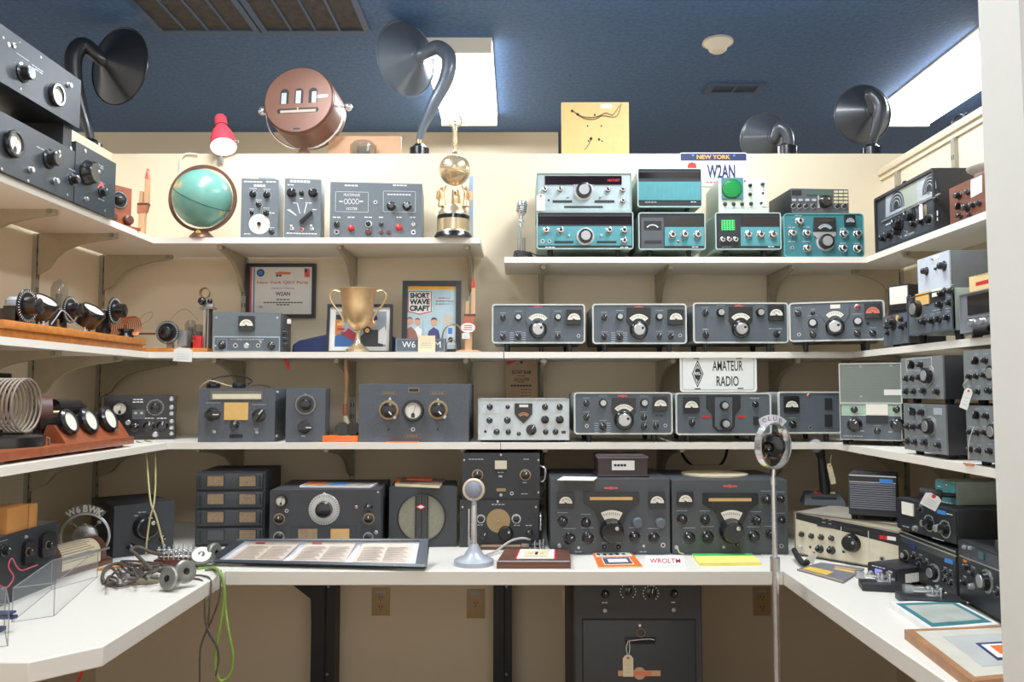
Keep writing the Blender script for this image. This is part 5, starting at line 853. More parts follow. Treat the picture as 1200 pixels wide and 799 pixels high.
# ---------------------------------------------------------------- small things on the front of the counter
Ym = dz(555, 661); s = Ym/F; p = atY(555.4, 666, Ym); t = T('desk_microphone', 'silver round-headed microphone on flared grey stand, front of counter', 'microphone', (p.x, Ym, zd)); SG = mat('silver grey paint', (172, 176, 184), .4, m=.2); H = lambda y: atY(555, y, Ym).z-zd
b = MB(); b.lathe([(0, 0), (23*s, 0), (23*s, 5*s), (21*s, 6.5*s), (12*s, 10*s), (7.6*s, 17*s), (5.2*s, 22*s), (4.6*s, 23*s), (0, 23*s)], SG, n=40); t.part('base', b)
b = MB(); b.cyl((0, 0, 22*s), (0, 0, H(592)), 3.6*s, CHR); b.cyl((0, 0, H(594)), (0, 0, H(586)), 3*s, SG); t.part('stem', b)
b = MB(); b.cyl((-6*s, 0, 20*s), (-6*s, 0, H(596)), 1*s, CHR); b.box(-7*s, -.003, 24*s, 0, .003, 27*s, SG); b.box(-7*s, -.004, 23*s, -4.6*s, .004, 30*s, SG); t.part('switch_rod', b)
zc = H(573.6); b = MB(); b.ring((-.6*s, 0, zc), (0, 1, 0), 11*s, 2.2*s, mat('cream ring', (226, 212, 186), .3, m=.3), 36, 10); t.part('head_ring', b)
b = MB(); b.lathe([(9.2*s, -.012), (9.6*s, 0), (9.2*s, .012), (6*s, .016), (0, .018)], mat('mesh grille', (150, 154, 172), .5, m=.4, var=.4, vs=900), (-.6*s, 0, zc), (0, -1, 0), 28); b.lathe([(0, -.012), (9.2*s, -.012)], SG, (-.6*s, 0, zc), (0, -1, 0), 24); t.part('head', b)
for a in (45, 135, 225, 315): b = MB(); c, si = math.cos(math.radians(a)), math.sin(math.radians(a)); b.cyl((-.6*s+9*s*c, 0, zc+9*s*si), (-.6*s+11.6*s*c, 0, zc+11.6*s*si), 1*s, BLK, n=8); t.part('spring', b)
b = MB(); b.tube(spline([atZ(x, y, zd+h)-t.loc for x, y, h in ((568, 651, .006), (582, 645, .012), (598, 634, .035), (612, 630.5, .045), (622, 633, .035), (630, 638, .012))], 5), .004, mat('grey cord', (176, 172, 166), .5), 8); t.part('cord', b)
slab('slide_rule', 'long brown slide rule lying behind the silver microphone', 'slide rule', C((563, 640.5), (620, 640.5), (620, 644.4), (560, 644.4)), zd, .010, WDK, lambda q, x: ([q(.05+.03*i, .2, .06+.03*i, .8, PAPC) for i in range(26)], q(.85, 0, 1, 1, mat('cursor tan', (150, 130, 110), .4), .004)))
p = atZ(630, 645, zd); t = T('telegraph_key', 'small metal telegraph key behind the brown plaque', 'telegraph key', p); s = p.y/F
b = MB(); b.box(-9*s, -.02, 0, 9*s, .02, 2*s, STEEL, .001); t.part('base', b)
b = MB(); b.box(-8*s, -.006, 7*s, 8*s, .006, 9*s, CHR); b.cyl((-7*s, 0, 8*s), (-7*s, 0, 12*s), 3*s, BAK); t.part('lever', b)
for x in (-3, 3, 7): b = MB(); b.cyl((x*s, -.01, 2*s), (x*s, -.01, (12+x*.3)*s), 1.2*s, CHR); b.cyl((x*s, .01, 2*s), (x*s, .01, 11*s), 1.2*s, CHR); t.part('post', b)
# plaque
t = slab('plaque', 'brown wooden plaque with red-bordered card, leaning forward on the counter', 'plaque', C((591.6, 650.6), (667.4, 650.8), (669, 666.4), (582, 666.4)), zd, .022, WALN, lambda q, x: (q(.22, .2, .80, .95, RED, .0012), q(.25, .2, .77, .95, PAP, .0024), q(.33, .3, .69, .86, PAPC, .003), q(.49, .5, .53, .7, INK, .0036), q(.4, .55, .46, .64, YELD, .0036), q(.56, .55, .62, .64, YELD, .0036), q(.36, .36, .66, .4, DIM, .0036), q(.01, .01, .99, .07, mat('silver edge', (176, 172, 178), .35), .001)))
# booklets
t = slab('booklet', 'orange booklet with dark picture panel on the counter', 'booklet', C((694.6, 650), (740, 649), (753, 665.4), (701.4, 666.4)), zd, .006, PAPC, lambda q, x: (q(0, 0, 1, 1, ORG, .0006), q(.16, .12, .84, .62, PAP, .0012), q(.18, .15, .82, .59, mat('dark print', (70, 76, 96), .6, var=.6, vs=60), .0018), q(.28, .26, .74, .48, PAP, .0024), [q(.08+.16*i, .8, .16+.16*i, .92, INK, .0014) for i in range(5)], q(.05, .7, .95, .98, PAP, .001)))
slab('callsign_card', 'white card with red letters WROLTM on the counter', 'card', C((757, 651), (801, 651), (803, 667), (757, 667)), zd, .0012, mat('bright white card', (244, 243, 240), .6, var=0), lambda q, x: (x('WROLTM', .5, .56, .80, .34, RED), q(.06, .24, .96, .28, DIM)))
slab('notepad', 'yellow notepad with green top edge on the counter', 'notepad', C((811, 651.4), (881, 651.2), (892.6, 662.6), (820, 663.6)), zd, .008, YEL, lambda q, x: (q(0, .78, 1, 1.0, mat('green binding', (60, 190, 90), .5)), q(0, 0, 1, .05, YELD)))
# big framed panel, back edge propped
A = [atZ(x, y, zd+.005) for x, y in ((243, 660), (500, 666.4))]; z_back = zd+.075
B3 = [atZ(504, 633.4, z_back), atZ(282, 633.6, z_back)]; yb_ = (B3[0].y+B3[1].y)/2
p = (A[0]+A[1])/2; t = T('framed_pages', 'large dark-framed sheet of old magazine pages lying tilted on the counter', 'framed print', (p.x, p.y, zd)); Q = [A[0]-t.loc, A[1]-t.loc, B3[0]-t.loc, B3[1]-t.loc]
up = (Q[1]-Q[0]).cross(Q[3]-Q[0]).normalized(); th = .024
def q4(u, v, h=0): a = Q[0]+(Q[1]-Q[0])*u; b_ = Q[3]+(Q[2]-Q[3])*u; return a+(b_-a)*v+up*h
def hex8(b, u0, v0, u1, v1, h0, h1, m): b.add([q4(u0, v0, h0), q4(u1, v0, h0), q4(u1, v1, h0), q4(u0, v1, h0), q4(u0, v0, h1), q4(u1, v0, h1), q4(u1, v1, h1), q4(u0, v1, h1)], [(0, 3, 2, 1), (4, 5, 6, 7), (0, 1, 5, 4), (1, 2, 6, 5), (2, 3, 7, 6), (3, 0, 4, 7)], m)
b = MB(); fb = mat('blue black frame', (46, 52, 60), .35)
hex8(b, 0, 0, 1, .1, 0, th, fb); hex8(b, 0, .92, 1, 1, 0, th, fb); hex8(b, 0, .1, .045, .92, 0, th, fb); hex8(b, .955, .1, 1, .92, 0, th, fb); t.part('frame', b)
b = MB(); PGE = mat('aged page', (214, 200, 184), .6); hex8(b, .045, .1, .955, .92, .004, .016, mat('white mount', (222, 222, 228), .6))
for i in range(3):
    u0 = .085+.29*i; hex8(b, u0, .14, u0+.255, .89, .016, .0166, PGE)
    if i < 2: hex8(b, u0+.03, .8, u0+.08, .87, .0166, .0172, RED)
    for k in range(11):
        for h in (0, 1): hex8(b, u0+.015+.118*h, .19+.05*k, u0+.122+.118*h-.01*(k % 3), .19+.05*k+.014, .0166, .0170, mat('old print', (166, 146, 132), .7))
t.part('pages', b)
b = MB(); b.box(-.25, (yb_-t.loc.y)-.02, 0, .25, (yb_-t.loc.y)-.006, .060, BLK); t.part('prop_strut', b)
# floor cabinet
yc = 2.80; r = (667.6, 690, 823, 800); t = dev('equipment_cabinet', 'black floor cabinet with large door under the counter', 'cabinet', ('Y', yc, ZFL), (674.6, 690, 822.6, 799), .5, BLK, mat('dark cabinet grey', (58, 60, 62), .5, bump=.1, bs=300), [], lab=None, bev=.003)
ztop = zd-TD-.002-ZFL
for o in list(t.o.children): bpy.data.objects.remove(o)
x0, x1 = t.uv(672, 745)[0], t.uv(823, 745)[0]; b = MB(); b.box(x0, 0, 0, x1, .5, ztop, BLK, .004); t.part('cabinet_body', b)
b = MB(); b.box(x0+.008, -.004, 0.01, x1-.004, .004, ztop-.004, mat('dark cabinet grey', (58, 60, 62), .5, bump=.1, bs=300))
items(t, [K(709, 695.6, 5), K(736, 692.6, 4.6, 'p', .1), K(762.6, 695, 6, 'p', .2), K(789.4, 695.4, 5), K(709, 715.4, 2.8, 't'), K(789.4, 714.6, 2.8, 't'), ('d', 709, 706, 7, 1, WHT), ('d', 789.4, 705.6, 5.5, 1, WHT)], b, -.004)
for cx, cy in ((736, 693), (762.6, 695)):
    for a in range(-6, 7):
        x, z = t.uv(cx+9*math.sin(a*.4), cy-9*math.cos(a*.4), -.004); b.box(x-.0018, -.0046, z-.0018, x+.0018, -.004, z+.0018, WHT)
t.part('front_panel', b)
d0, _, d1_, dt = rect(t, 683.4, 726, 814.6, 799, -.004); b = MB(); b.box(d0, -.010, .012, d1_, -.004, dt, mat('door grey', (54, 56, 58), .5, bump=.1, bs=300), .001); D = t.part('door', b)
b = MB(); b.rframe(d0-.003, .01, d1_+.003, dt+.003, .001, .004, -.006, -.004, RUB, 1); t.part('door_gasket', b, D)
x, z = t.uv(749, 731.6, -.010); b = MB(); b.lathe([(.009, 0), (.008, .010), (.005, .018), (0, .019)], CHR, (x, -.010, z), (0, -1, 0), 16); b.ring((x+.005, -.016, z-.026), (.1, 1, .1), .014, .002, BRS, 24, 6); t.part('lock', b, D)
q = rect(t, 733, 748.6, 767.6, 754.6, -.010); b = MB(); b.box(q[0], -.0106, q[1], q[2], -.0095, q[3], RUB); b.box(q[0]-.002, -.022, q[3]-.002, q[2]+.002, -.010, q[3]+.006, BLK, .001); t.part('door_handle', b, D)
b = MB(); q = rect(t, 724.4, 785.6, 774, 792, -.010); b.box(q[0], -.0112, q[1], q[2], -.0098, q[3], mat('copper label', (206, 158, 120), .45)); x, z = t.uv(749.4, 788.8, -.010); b.disc(x, z, 7*t.sc, -.0108, mat('copper label', (206, 158, 120), .45)); q = rect(t, 742, 786.4, 763, 791.2, -.010); b.box(q[0], -.0125, q[1], q[2], -.011, q[3], mat('orange label', (226, 130, 90), .5)); t.part('name_badge', b, D)
tg = tagcard('manila tag tied to the handle of the black floor cabinet', 736, 780, 12, 24, yc-.016, False, 0, None, PAPC)
b = MB(); P = [atY(x, y, yc-.018)-tg.loc for x, y in ((736, 770), (734, 760), (736, 751), (737, 749.4), (738, 760), (736.6, 769))]; b.tube(spline(P, 5), .0012, PAP, 5); P = [atY(x, y, yc-.025)-tg.loc for x, y in ((737, 751), (748, 749.6), (760, 748.6), (767, 749.6))]; b.tube(spline(P, 5), .0012, PAP, 5); tg.part('string', b)
# chrome floor-stand microphone
Yk = 2.44; s = Yk/F; p = atY(907, 600, Yk); t = T('stand_microphone', 'antique ring microphone with black horn on tall chrome floor stand', 'microphone', (p.x, Yk, ZFL)); H = lambda x, y, d=0: atY(x, y, Yk+d)-t.loc
b = MB(); b.lathe([(0, 0), (.13, 0), (.12, .015), (.03, .03), (0, .03)], CHR, n=30); t.part('stand_base', b)
zc_ = H(907, 660).z; ztop_ = H(907, 562).z; b = MB(); b.cyl((0, 0, .02), (0, 0, zc_), 4.0*s, CHR, n=16); b.cyl((0, 0, zc_), (0, 0, ztop_), 2.9*s, CHR, n=16); t.part('pole', b)
b = MB(); b.cyl((0, 0, zc_-9*s), (0, 0, zc_+7*s), 5.6*s, SIL, n=18); b.cyl((4*s, 0, zc_-12*s), (4*s, 0, zc_), 1.6*s, SIL, n=8); t.part('height_collar', b)
b = MB(); b.cyl((0, 0, ztop_-6*s), (0, 0, ztop_+2*s), 4*s, CHR, n=14); b.cyl((0, 0, ztop_), tuple(H(907, 549)), 2.6*s, CHR, n=12); t.part('swivel', b)
c = H(906, 522); n = 40; ax = Vector((.45, -.89, 0)); R = 26.4*s; b = MB(); ux = Vector((.89, .45, 0))*.9; uz = Vector((0, 0, 1))
ring = lambda rr, k: [c+(ux*math.cos(6.2832*i/k)+uz*math.sin(6.2832*i/k))*rr for i in range(k)]
w = Vector((.45, -.89, 0)); vs = []; fs = []
for i in range(48):
    d = ux*math.cos(6.2832*i/48)+uz*math.sin(6.2832*i/48)
    for rr, ww in ((25.2, -6), (27.2, -6), (27.2, 6), (25.2, 6)): vs.append(c+d*rr*s+w*ww*s*.8)
for i in range(48):
    for k in range(4): fs.append((i*4+k, i*4+(k+1) % 4, ((i+1) % 48)*4+(k+1) % 4, ((i+1) % 48)*4+k))
b.add(vs, fs, CHR); t.part('chrome_ring', b)
b = MB(); f = Vector((-.5, -.86, 0)); b.lathe([(0, -12*s), (6*s, -12*s), (14.5*s, -5*s), (15*s, 0), (13*s, 4*s), (6*s, 6*s), (5*s, 9*s), (6.4*s, 14*s), (7.4*s, 17*s), (6.6*s, 17.4*s), (4*s, 11*s), (0, 9*s)], BAK, c+Vector((0, .01, -.003)), f, 30); t.part('transmitter_horn', b)
for a in (45, 135, 225, 315):
    d = ux*math.cos(math.radians(a))+uz*math.sin(math.radians(a)); b = MB(); b.cyl(c+d*14*s, c+d*25.4*s, .0014, BRS, n=8); t.part('suspension_spring', b)
b = MB(); r4 = [c+(ux*math.cos(math.radians(a))+uz*math.sin(math.radians(a)))*19*s for a in (45, 135, 225, 315)]; b.tube(r4, .0012, BRS, 6, True); t.part('wire_square', b)
b = MB(); ctr = H(905, 522); P = []
for a in range(52, 129, 8): P.append((ctr.x+36*s*math.cos(math.radians(a))*.78, ctr.z+36*s*math.sin(math.radians(a))))
for a in range(128, 51, -8): P.append((ctr.x+27*s*math.cos(math.radians(a))*.78, ctr.z+27*s*math.sin(math.radians(a))))
b.prism(P, -.003, .0, mat('white metal plate', (216, 214, 220), .35, m=.3))
for ch, a in zip('CLUB', (112, 97, 82, 67)): b.text(ch, ctr.x+31.6*s*math.cos(math.radians(a))*.78, ctr.z+31.6*s*math.sin(math.radians(a)), 5*s, -.004, mat('grey letters', (120, 110, 120), .5), None, .02)
t.part('name_arc', b)
# ================================================================ ON TOP OF THE PARTITION WALLS
def horn(label, base, mouth, Rpx, Ym, ax, Lm, neck, dark=(46, 48, 52), rj=.030, zb=None, bp=None, group='gooseneck horn speakers'):
    """base: world point; mouth: pixel of mouth centre at depth Ym; ax: direction the mouth faces; neck: list of (px,py,Y,r)"""
    m = mat('horn %d %d %d' % dark, dark, .32, coat=.25, var=.1, vs=8, m=.15); t = T('horn_speaker', label, 'speaker', base, 0, group)
    c = atY(*mouth, Ym); ax = Vector(ax).normalized(); R = Rpx*Ym/F; J = c-ax*Lm; n = 12
    b = MB(); pr = [(rj+(R-rj)*((i/n)**1.15), Lm*i/n) for i in range(n+1)]; pr += [(R*1.03, Lm*1.01), (R*1.0, Lm*1.02)]+[(rj*.8+(R-rj)*((i/n)**1.15)-.003, Lm*i/n+.001) for i in range(n, -1, -1)]
    b.lathe(pr, m, J, ax, 44); b.ring(c, ax, R*1.01, .004, m, 44, 8); b.ring(J+ax*.012, ax, rj*1.3, .004, m, 24, 6); t.wpart('bell', b)
    P = [J+ax*.01, J-ax*.012]+[atY(x, y, Y) for x, y, Y, r in neck]; rr = [rj, rj]+[r*neck[0][2]/F for x, y, Y, r in neck]; k = 6
    S_ = spline(P, k); rs = []
    for i in range(len(S_)): a = min(i/k, len(P)-1); j = min(int(a), len(P)-2); rs.append(rr[j]+(rr[j+1]-rr[j])*(a-j))
    b = MB(); b.tube(S_, rs, m, 14); t.wpart('gooseneck', b)
    e = S_[-1]; b = MB(); q = e-Vector(base); b.lathe([(0, 0), (.046, 0), (.046, .046), (.034, .052), (.022, .066), (0, .066)], BAK, (q.x, q.y, 0), (0, 0, 1), 24); b.cyl((q.x, q.y, .04), (q.x, q.y, max(.07, q.z)), .016, BRS, n=12) ; t.part('driver_base', b)
    return t
YT = YW+.075
p = atY(491, 177, YT); horn('large grey gooseneck horn speaker in front of the bright ceiling panel', (p.x, YT, ZT), (476, 69), 43, YT+.06, (-.72, .66, .10), .105, [(513, 56, YT-.01, 9), (526, 68, YT-.04, 9.4), (523, 92, YT-.04, 8.6), (510, 118, YT-.03, 7.4), (497, 146, YT-.01, 5.4), (491.5, 164, YT, 4)], (96, 106, 118), .028)
p = Vector((XL-.05, 3.42, ZT)); horn('large black gooseneck horn speaker at the far left corner', (atY(109, 170, 3.42).x, 3.42, atY(109, 176, 3.42).z) if False else (-1.925, 3.60, ZT), (140, 78), 46, 3.72, (.40, .91, .02), .09, [(98, 54, 3.36, 9.6), (86, 62, 3.34, 9.8), (86, 86, 3.33, 9), (94, 118, 3.32, 7.6), (102, 146, 3.31, 6), (76, 182, 3.30, 4.6)] if False else [(99, 53, 3.60, 9.6), (87, 64, 3.57, 9.8), (87, 90, 3.57, 9), (94, 120, 3.58, 7.4), (102, 146, 3.59, 5.6), (107, 166, 3.60, 4.4)], (36, 37, 40), .03)
p = atY(918, 180, YT); horn('low dark horn speaker on the back wall, left of the raised one', (p.x, YT, ZT), (897, 164), 31, YT+.11, (-.14, .97, .15), .10, [(913, 150, YT-.02, 7), (921, 155, YT-.03, 7), (924, 166, YT-.03, 6.4), (922, 178, YT-.02, 5.6)], (64, 68, 74), .026)
p = atY(1021, 180, YT); horn('dark horn speaker raised on its neck near the right corner', (p.x, YT, ZT), (1011, 134), 34, YT+.10, (-.06, .98, .12), .10, [(1020, 110, YT-.03, 7.4), (1031, 122, YT-.05, 8), (1029, 142, YT-.04, 7), (1024, 160, YT-.02, 5.4), (1021, 172, YT, 4)], (58, 62, 68), .026)
q = atX(1128, 150, XR+.10); horn('small horn speaker just showing above the right wall', (XR+.09, q.y, ZR+.001), (1126, 147), 12, q.y+.04, (-.2, .95, .1), .05, [(1130, 136, q.y, 3.4), (1137, 138, q.y-.01, 3.4), (1139, 146, q.y-.01, 3.2)], (62, 66, 72), .012)
# red clamp lamp
Yl = YW-.0; p = atY(262, 179, YW+.03); t = T('clamp_lamp', 'small red clamp lamp with white lit shade on top of the back wall', 'lamp', (p.x, YW+.04, ZT)); s = YW/F; REDL = mat('lamp red', (226, 72, 86), .4); H = lambda x, y, Y=YW+.0: atY(x, y, Y)-t.loc
a = H(258.4, 137.5, YW+.02); c = H(262, 172, YW-.06); ax = (c-a).normalized(); L = (c-a).length
b = MB(); b.lathe([(0, 0), (6*s, 0), (7*s, 2*s), (7.6*s, L*.4), (11*s, L*.52), (13.6*s, L*.72), (14.6*s, L)], REDL, a, ax, 30); b.lathe([(14.6*s, L), (13.4*s, L-.001), (12.6*s, L*.75), (9*s, L*.56), (0, L*.54)], mat('lamp white', (252, 250, 246), .5, emit=1.6), a, ax, 30); t.part('lamp_shade', b)
b = MB(); b.sphere(tuple(a+ax*L*.8), 6.5*s, mat('bulb', (255, 250, 240), .4, emit=5), 14); t.part('bulb', b)
b = MB(); b.ring(tuple(a+ax*L*.35), tuple(ax), 7.9*s, .002, BAK, 24, 5); b.cyl(a+ax*L*.8+Vector((14*s, 0, 0)), a+ax*L*.8+Vector((18*s, 0, -.004)), .006, SIL); t.part('adjuster', b)
b = MB(); b.box(-.012, -.055, -.05, .012, -.043, .0, SIL); b.box(-.012, -.055, .0, .012, .06, .008, SIL); b.tube([Vector((0, 0, .006)), a+ax*L*.45+Vector((0, .02, 0))], .005, SIL); t.part('clamp', b)
b = MB(); b.tube(spline([(atY(x, y, YW-.01)-t.loc) for x, y in ((232, 181), (219, 180), (212, 186), (211, 200), (207, 216))], 5), .0045, SHELF, 8); t.part('cord', b)
# round bronze drum in a yoke
Yd = YT-.0; p = atY(352, 178, Yd); s = Yd/F; t = T('drum_amplifier', 'round bronze drum with three arched windows held in a chrome yoke', 'drum device', (p.x, Yd, ZT)); H = lambda x, y, Y=Yd: atY(x, y, Y)-t.loc
c = H(350, 117, Yd-.07); fx = Vector((-.10, -.98, .13)).normalized(); R = 40*s*1.04; D = .18
rt = Vector((0, 0, 1)).cross(-fx).normalized()*1; rt = Vector((1, 0, 0))-fx*fx.x; rt.normalize(); upv = rt.cross(fx).normalized(); upv = upv if upv.z > 0 else -upv
BZ = mat('drum bronze', (124, 86, 70), .4, m=.25, var=.08, vs=10)
b = MB(); b.lathe([(R, 0), (R*1.0, -.012), (R*1.02, -.014), (R*1.02, -D), (0, -D)], BZ, c, fx, 48); t.part('drum', b)
def F3(u, v, w=0): return c+rt*u*s+upv*v*s+fx*w
def face_poly(b, P, w0, w1, m):
    n = len(P); vs = [F3(u, v, w1) for u, v in P]+[F3(u, v, w0) for u, v in P]; b.add(vs, [list(range(n)), list(range(2*n-1, n-1, -1))]+[(i, i+n, (i+1) % n+n, (i+1) % n) for i in range(n)], m)
b = MB(); b.lathe([(R*.99, .001), (R*.97, .004), (0, .004)], BZ, c, fx, 48); FP = t.part('face_plate', b)
for i, (u, m) in enumerate(((-17, SIL), (.5, SIL), (17.5, INK))):
    b = MB(); P = [(u+5.2*math.cos(math.radians(a)), 9+5.2*math.sin(math.radians(a))) for a in range(0, 181, 20)]+[(u-5.2, -5), (u+5.2, -5)]
    face_poly(b, P, .003, .0045, INK); face_poly(b, [(u-3.6 if i < 2 else u-1, -5), (u+2.4 if i < 2 else u+4, -5), (u+2.4 if i < 2 else u+4, 9 if i != 1 else 11), (u-3.6 if i < 2 else u-1, 9 if i != 1 else 11)], .0045, .0055, mat('window silver', (196, 198, 200), .3, m=.3)); t.part('arched_window', b)
b = MB(); face_poly(b, [(-24, -11), (24, -11), (25, -13), (25, -15), (23, -17), (-23, -17), (-25, -15), (-25, -13)], .003, .0046, INK); face_poly(b, [(-21, -13.2), (22, -13.2), (22, -16.4), (-21, -16.4)], .0046, .0054, mat('slot tan', (180, 158, 140), .5)); face_poly(b, [(-.6, -10), (.6, -10), (.6, -13), (-.6, -13)], .0054, .006, GOLD); t.part('slot', b)
b = MB(); face_poly(b, [(23, 4.6), (35.6, 5), (35.6, 1), (23, .4)], .004, .005, PAP); t.part('label', b)
b = MB(); face_poly(b, [(-4, -36), (4, -36), (4, -37.6), (-4, -37.6)], .002, .005, INK); t.part('catch', b)
cy = c-fx*D*.45; b = MB(); yk = [cy+rt*(48*s)*math.cos(math.radians(a))+Vector((0, 0, 1))*(46*s)*math.sin(math.radians(a)) for a in range(180, 361, 10)]; b.tube([y+Vector((0, 0, -4*s)) for y in yk], .0055, CHR, 8); t.part('yoke', b)
for k in (-1, 1): b = MB(); q = cy+rt*k*44*s; b.cyl(q, q+rt*k*6*s, .006, CHR); b.sphere(tuple(q+rt*k*9*s+Vector((0, 0, -1*s))), .020, CHR, 14); t.part('yoke_knob', b)
b = MB(); q = cy+Vector((0, 0, -49*s)); b.lathe([(0, 0), (.058, 0), (.052, .014), (.03, .024), (.016, max(.03, q.z)), (0, max(.03, q.z))], BZ, (q.x, q.y, 0), n=28); t.part('base', b)
# brown board with glass tube
p = atY(428, 177, YT); t = dev('brown_board', 'tan board with glass bulb behind the bronze drum', 'board', ('Y', YT+.05, ZT), (385, 159.6, 470, 180), .02, mat('tan board', (196, 150, 112), .6), mat('tan board', (196, 150, 112), .6), [], lab=None, bev=.001)
x = t.uv(428, 175)[0]; b = MB(); b.lathe([(0, 0), (.045, 0), (.062, .02), (.062, .06), (.045, .078), (0, .082)], GLSD, (x, -.045, .0), (0, 0, 1), 24); b.box(x-.03, -.055, .02, x+.03, -.035, .06, GREYD, .004); t.part('glass_bulb', b)
# fibre panel
t = dev('fibre_board', 'square tan fibre panel with black wires on top of the back wall', 'board', ('Y', YT, ZT), (658, 120, 737, 182), .012, mat('fibreboard', (214, 178, 112), .6, var=.06), mat('fibreboard', (214, 178, 112), .6, var=.06), [('f', 704, 122.4, 717, 126.6, PAP), K(670.4, 130, 1.6, 'd'), K(677, 134, 1.6, 'd'), K(697, 134.6, 1.2, 'd'), K(688.6, 147.6, 1, 'd'), K(704.6, 147.6, 1, 'd'), K(692.6, 162.4, 1.8, 'd'), K(702, 163.4, 1.6, 'd'), K(689.6, 165, 1, 'd'), K(705.6, 165.4, 1, 'd')], lab=None, bev=.001)
for P in (((671, 130), (680, 136), (690, 138), (700, 137), (710, 132.6), (718, 135), (726, 124)), ((671, 130), (684, 139), (697, 140), (706, 136), (722, 137), (728, 122)), ((692.6, 162.4), (690, 169), (685, 176))):
    b = MB(); b.tube(spline([(t.uv(x, y)[0], -.006, t.uv(x, y)[1]) for x, y in P], 4), .0014, RUB, 5); t.part('wire', b)

b = MB(); b.M = Matrix.Translation((-1.93, 3.22, ZT)) @ Matrix.Rotation(.12, 4, 'Z'); b.box(-.04, -.22, 0, .03, .22, .022, WPL, .002); single('wood_strip', b, 'pale wooden strip lying on the left wall top beside the black horn', 'wood strip')
a = atY(549.5, 206, 3.42); c = atY(554.5, 206, 3.42); b = MB(); b.box(a.x, 3.42, z1L, c.x, 3.426, a.z, mat('pale blue sheet', (150, 170, 200), .4), .001); single('blue_slat', b, 'narrow pale blue slat standing behind the gold globe trophy', 'slat')
# ================================================================ LEFT WALL AND LEFT COUNTER
XP = X1L+.012
PB = mat('blue black panel', (44, 49, 54), .38, bump=.08, bs=300)
def lrot(t): return t
def lpanel(name, label, r, X, base, depth, its, yl=None, body=BLK, panel=PB):
    return dev(name, label, 'radio', ('X', X, base, 90), r, depth, body, panel, its, lab=DIM, bev=.002)
# lower-left meter panel, its mid column is at px 40
Y0a = XP*F/(-40-CX); Y0b = XP*F/(78-CX)
def dev_x(name, label, X, ya, yb, z0, z1, depth, its, body=BLK, panel=PB, rot=90, lab=DIM, cat='radio'):
    """panel on plane X facing the room, from depth ya (near) to yb (far)"""
    t = T(name, label, cat, (X, (ya+yb)/2, z0), rot); w = (yb-ya)/2; b = MB(); b.box(-w, 0, 0, w, depth, z1-z0, body, .002); t.part('cabinet', b)
    pm = MB(); pm.box(-w, -.003, 0, w, .003, z1-z0, panel); items(t, its, pm, -.003, lab); t.part('front_panel', pm); t.box = (-w, 0, w, z1-z0); return t
e = XP
zA_ = atX(77, 172, e).z; t = dev_x('rack_instrument', 'black meter panel with one dial knob, lower of the two at far left', e, Y0b-.482, Y0b, z1L, zA_, .22, [('M', 14, 168, 17), K(57, 186, 12), K(35, 199, 4, 'S'), K(64, 212, 4, 'S'), K(2, 198, 2, 'o'), K(33, 212, 2, 'o'), K(70, 178, 2, 'o'), ('d', 48, 174, 10)])
zB1 = atX(81, 147, e).z; zB2 = atX(86, 92, e).z
b = MB(); Yq = e*F/(80-CX); w0, w1 = Yq-.20, Yq-.03
t = dev_x('rack_instrument', 'black meter panel with large knob and round meter, highest at far left', e+.012, Y0b-.485, Y0b, zB1, zB2, .2, [K(26, 85, 12), ('M', 64, 111, 14), K(16, 53, 4, 't'), K(10, 52, 3, 'o'), K(80, 100, 3.4, 'S'), K(4, 44, 1.6, 'o'), K(48, 67, 1.6, 'o'), K(24, 104, 1.6, 'o'), ('d', 44, 80, 14), ('d', 46, 84, 10)])
for yy in (Y0b-.06, Y0b-.44): b = MB(); b.box(e-.19, yy, zA_, e-.004, yy+.05, zB1, BLK); t.wpart('spacer_foot', b)
Y3a, Y3b_ = Y0b+.005, e*F/(127.5-CX); zC_ = atX(102, 173, e).z
t = dev_x('rack_instrument', 'black panel with large central dial, right of the two meter panels at left', e, Y3a, Y3b_, z1L, zC_, .2, [K(101, 202, 15, 'T', .4), K(84, 210, 7), K(118.6, 225, 7), K(83, 174, 2.4, 'o'), K(100, 177, 2.4, 'o'), K(83, 212, 2, 'o'), K(100, 233, 3, 'S'), K(123, 247, 1.6, 'o'), K(79, 228, 1.6, 'o'), ('d', 116, 193, 12), ('d', 117, 196, 10), ('pp', [(114, 220), (119, 212), (123, 222)], PNK), ('d', 119, 234, 8)])
# wood board with knob and copper parts
t = dev('wooden_board_set', 'small upright wooden board with black dial knob by the corner', 'instrument', ('R', 3.08, z1L, 62), (127, 218, 153.5, 270), .02, WRD, WRD, [K(139.6, 234, 11, 'D'), K(133, 254, 4, 'n'), K(149, 258, 6, 'n'), K(128, 226, 1.4, 'o')], lab=None, bev=.002)
b = MB(); b.box(t.box[0]-.01, -.05, 0, t.box[2]+.01, .06, .012, WRD, .002); t.part('base', b)
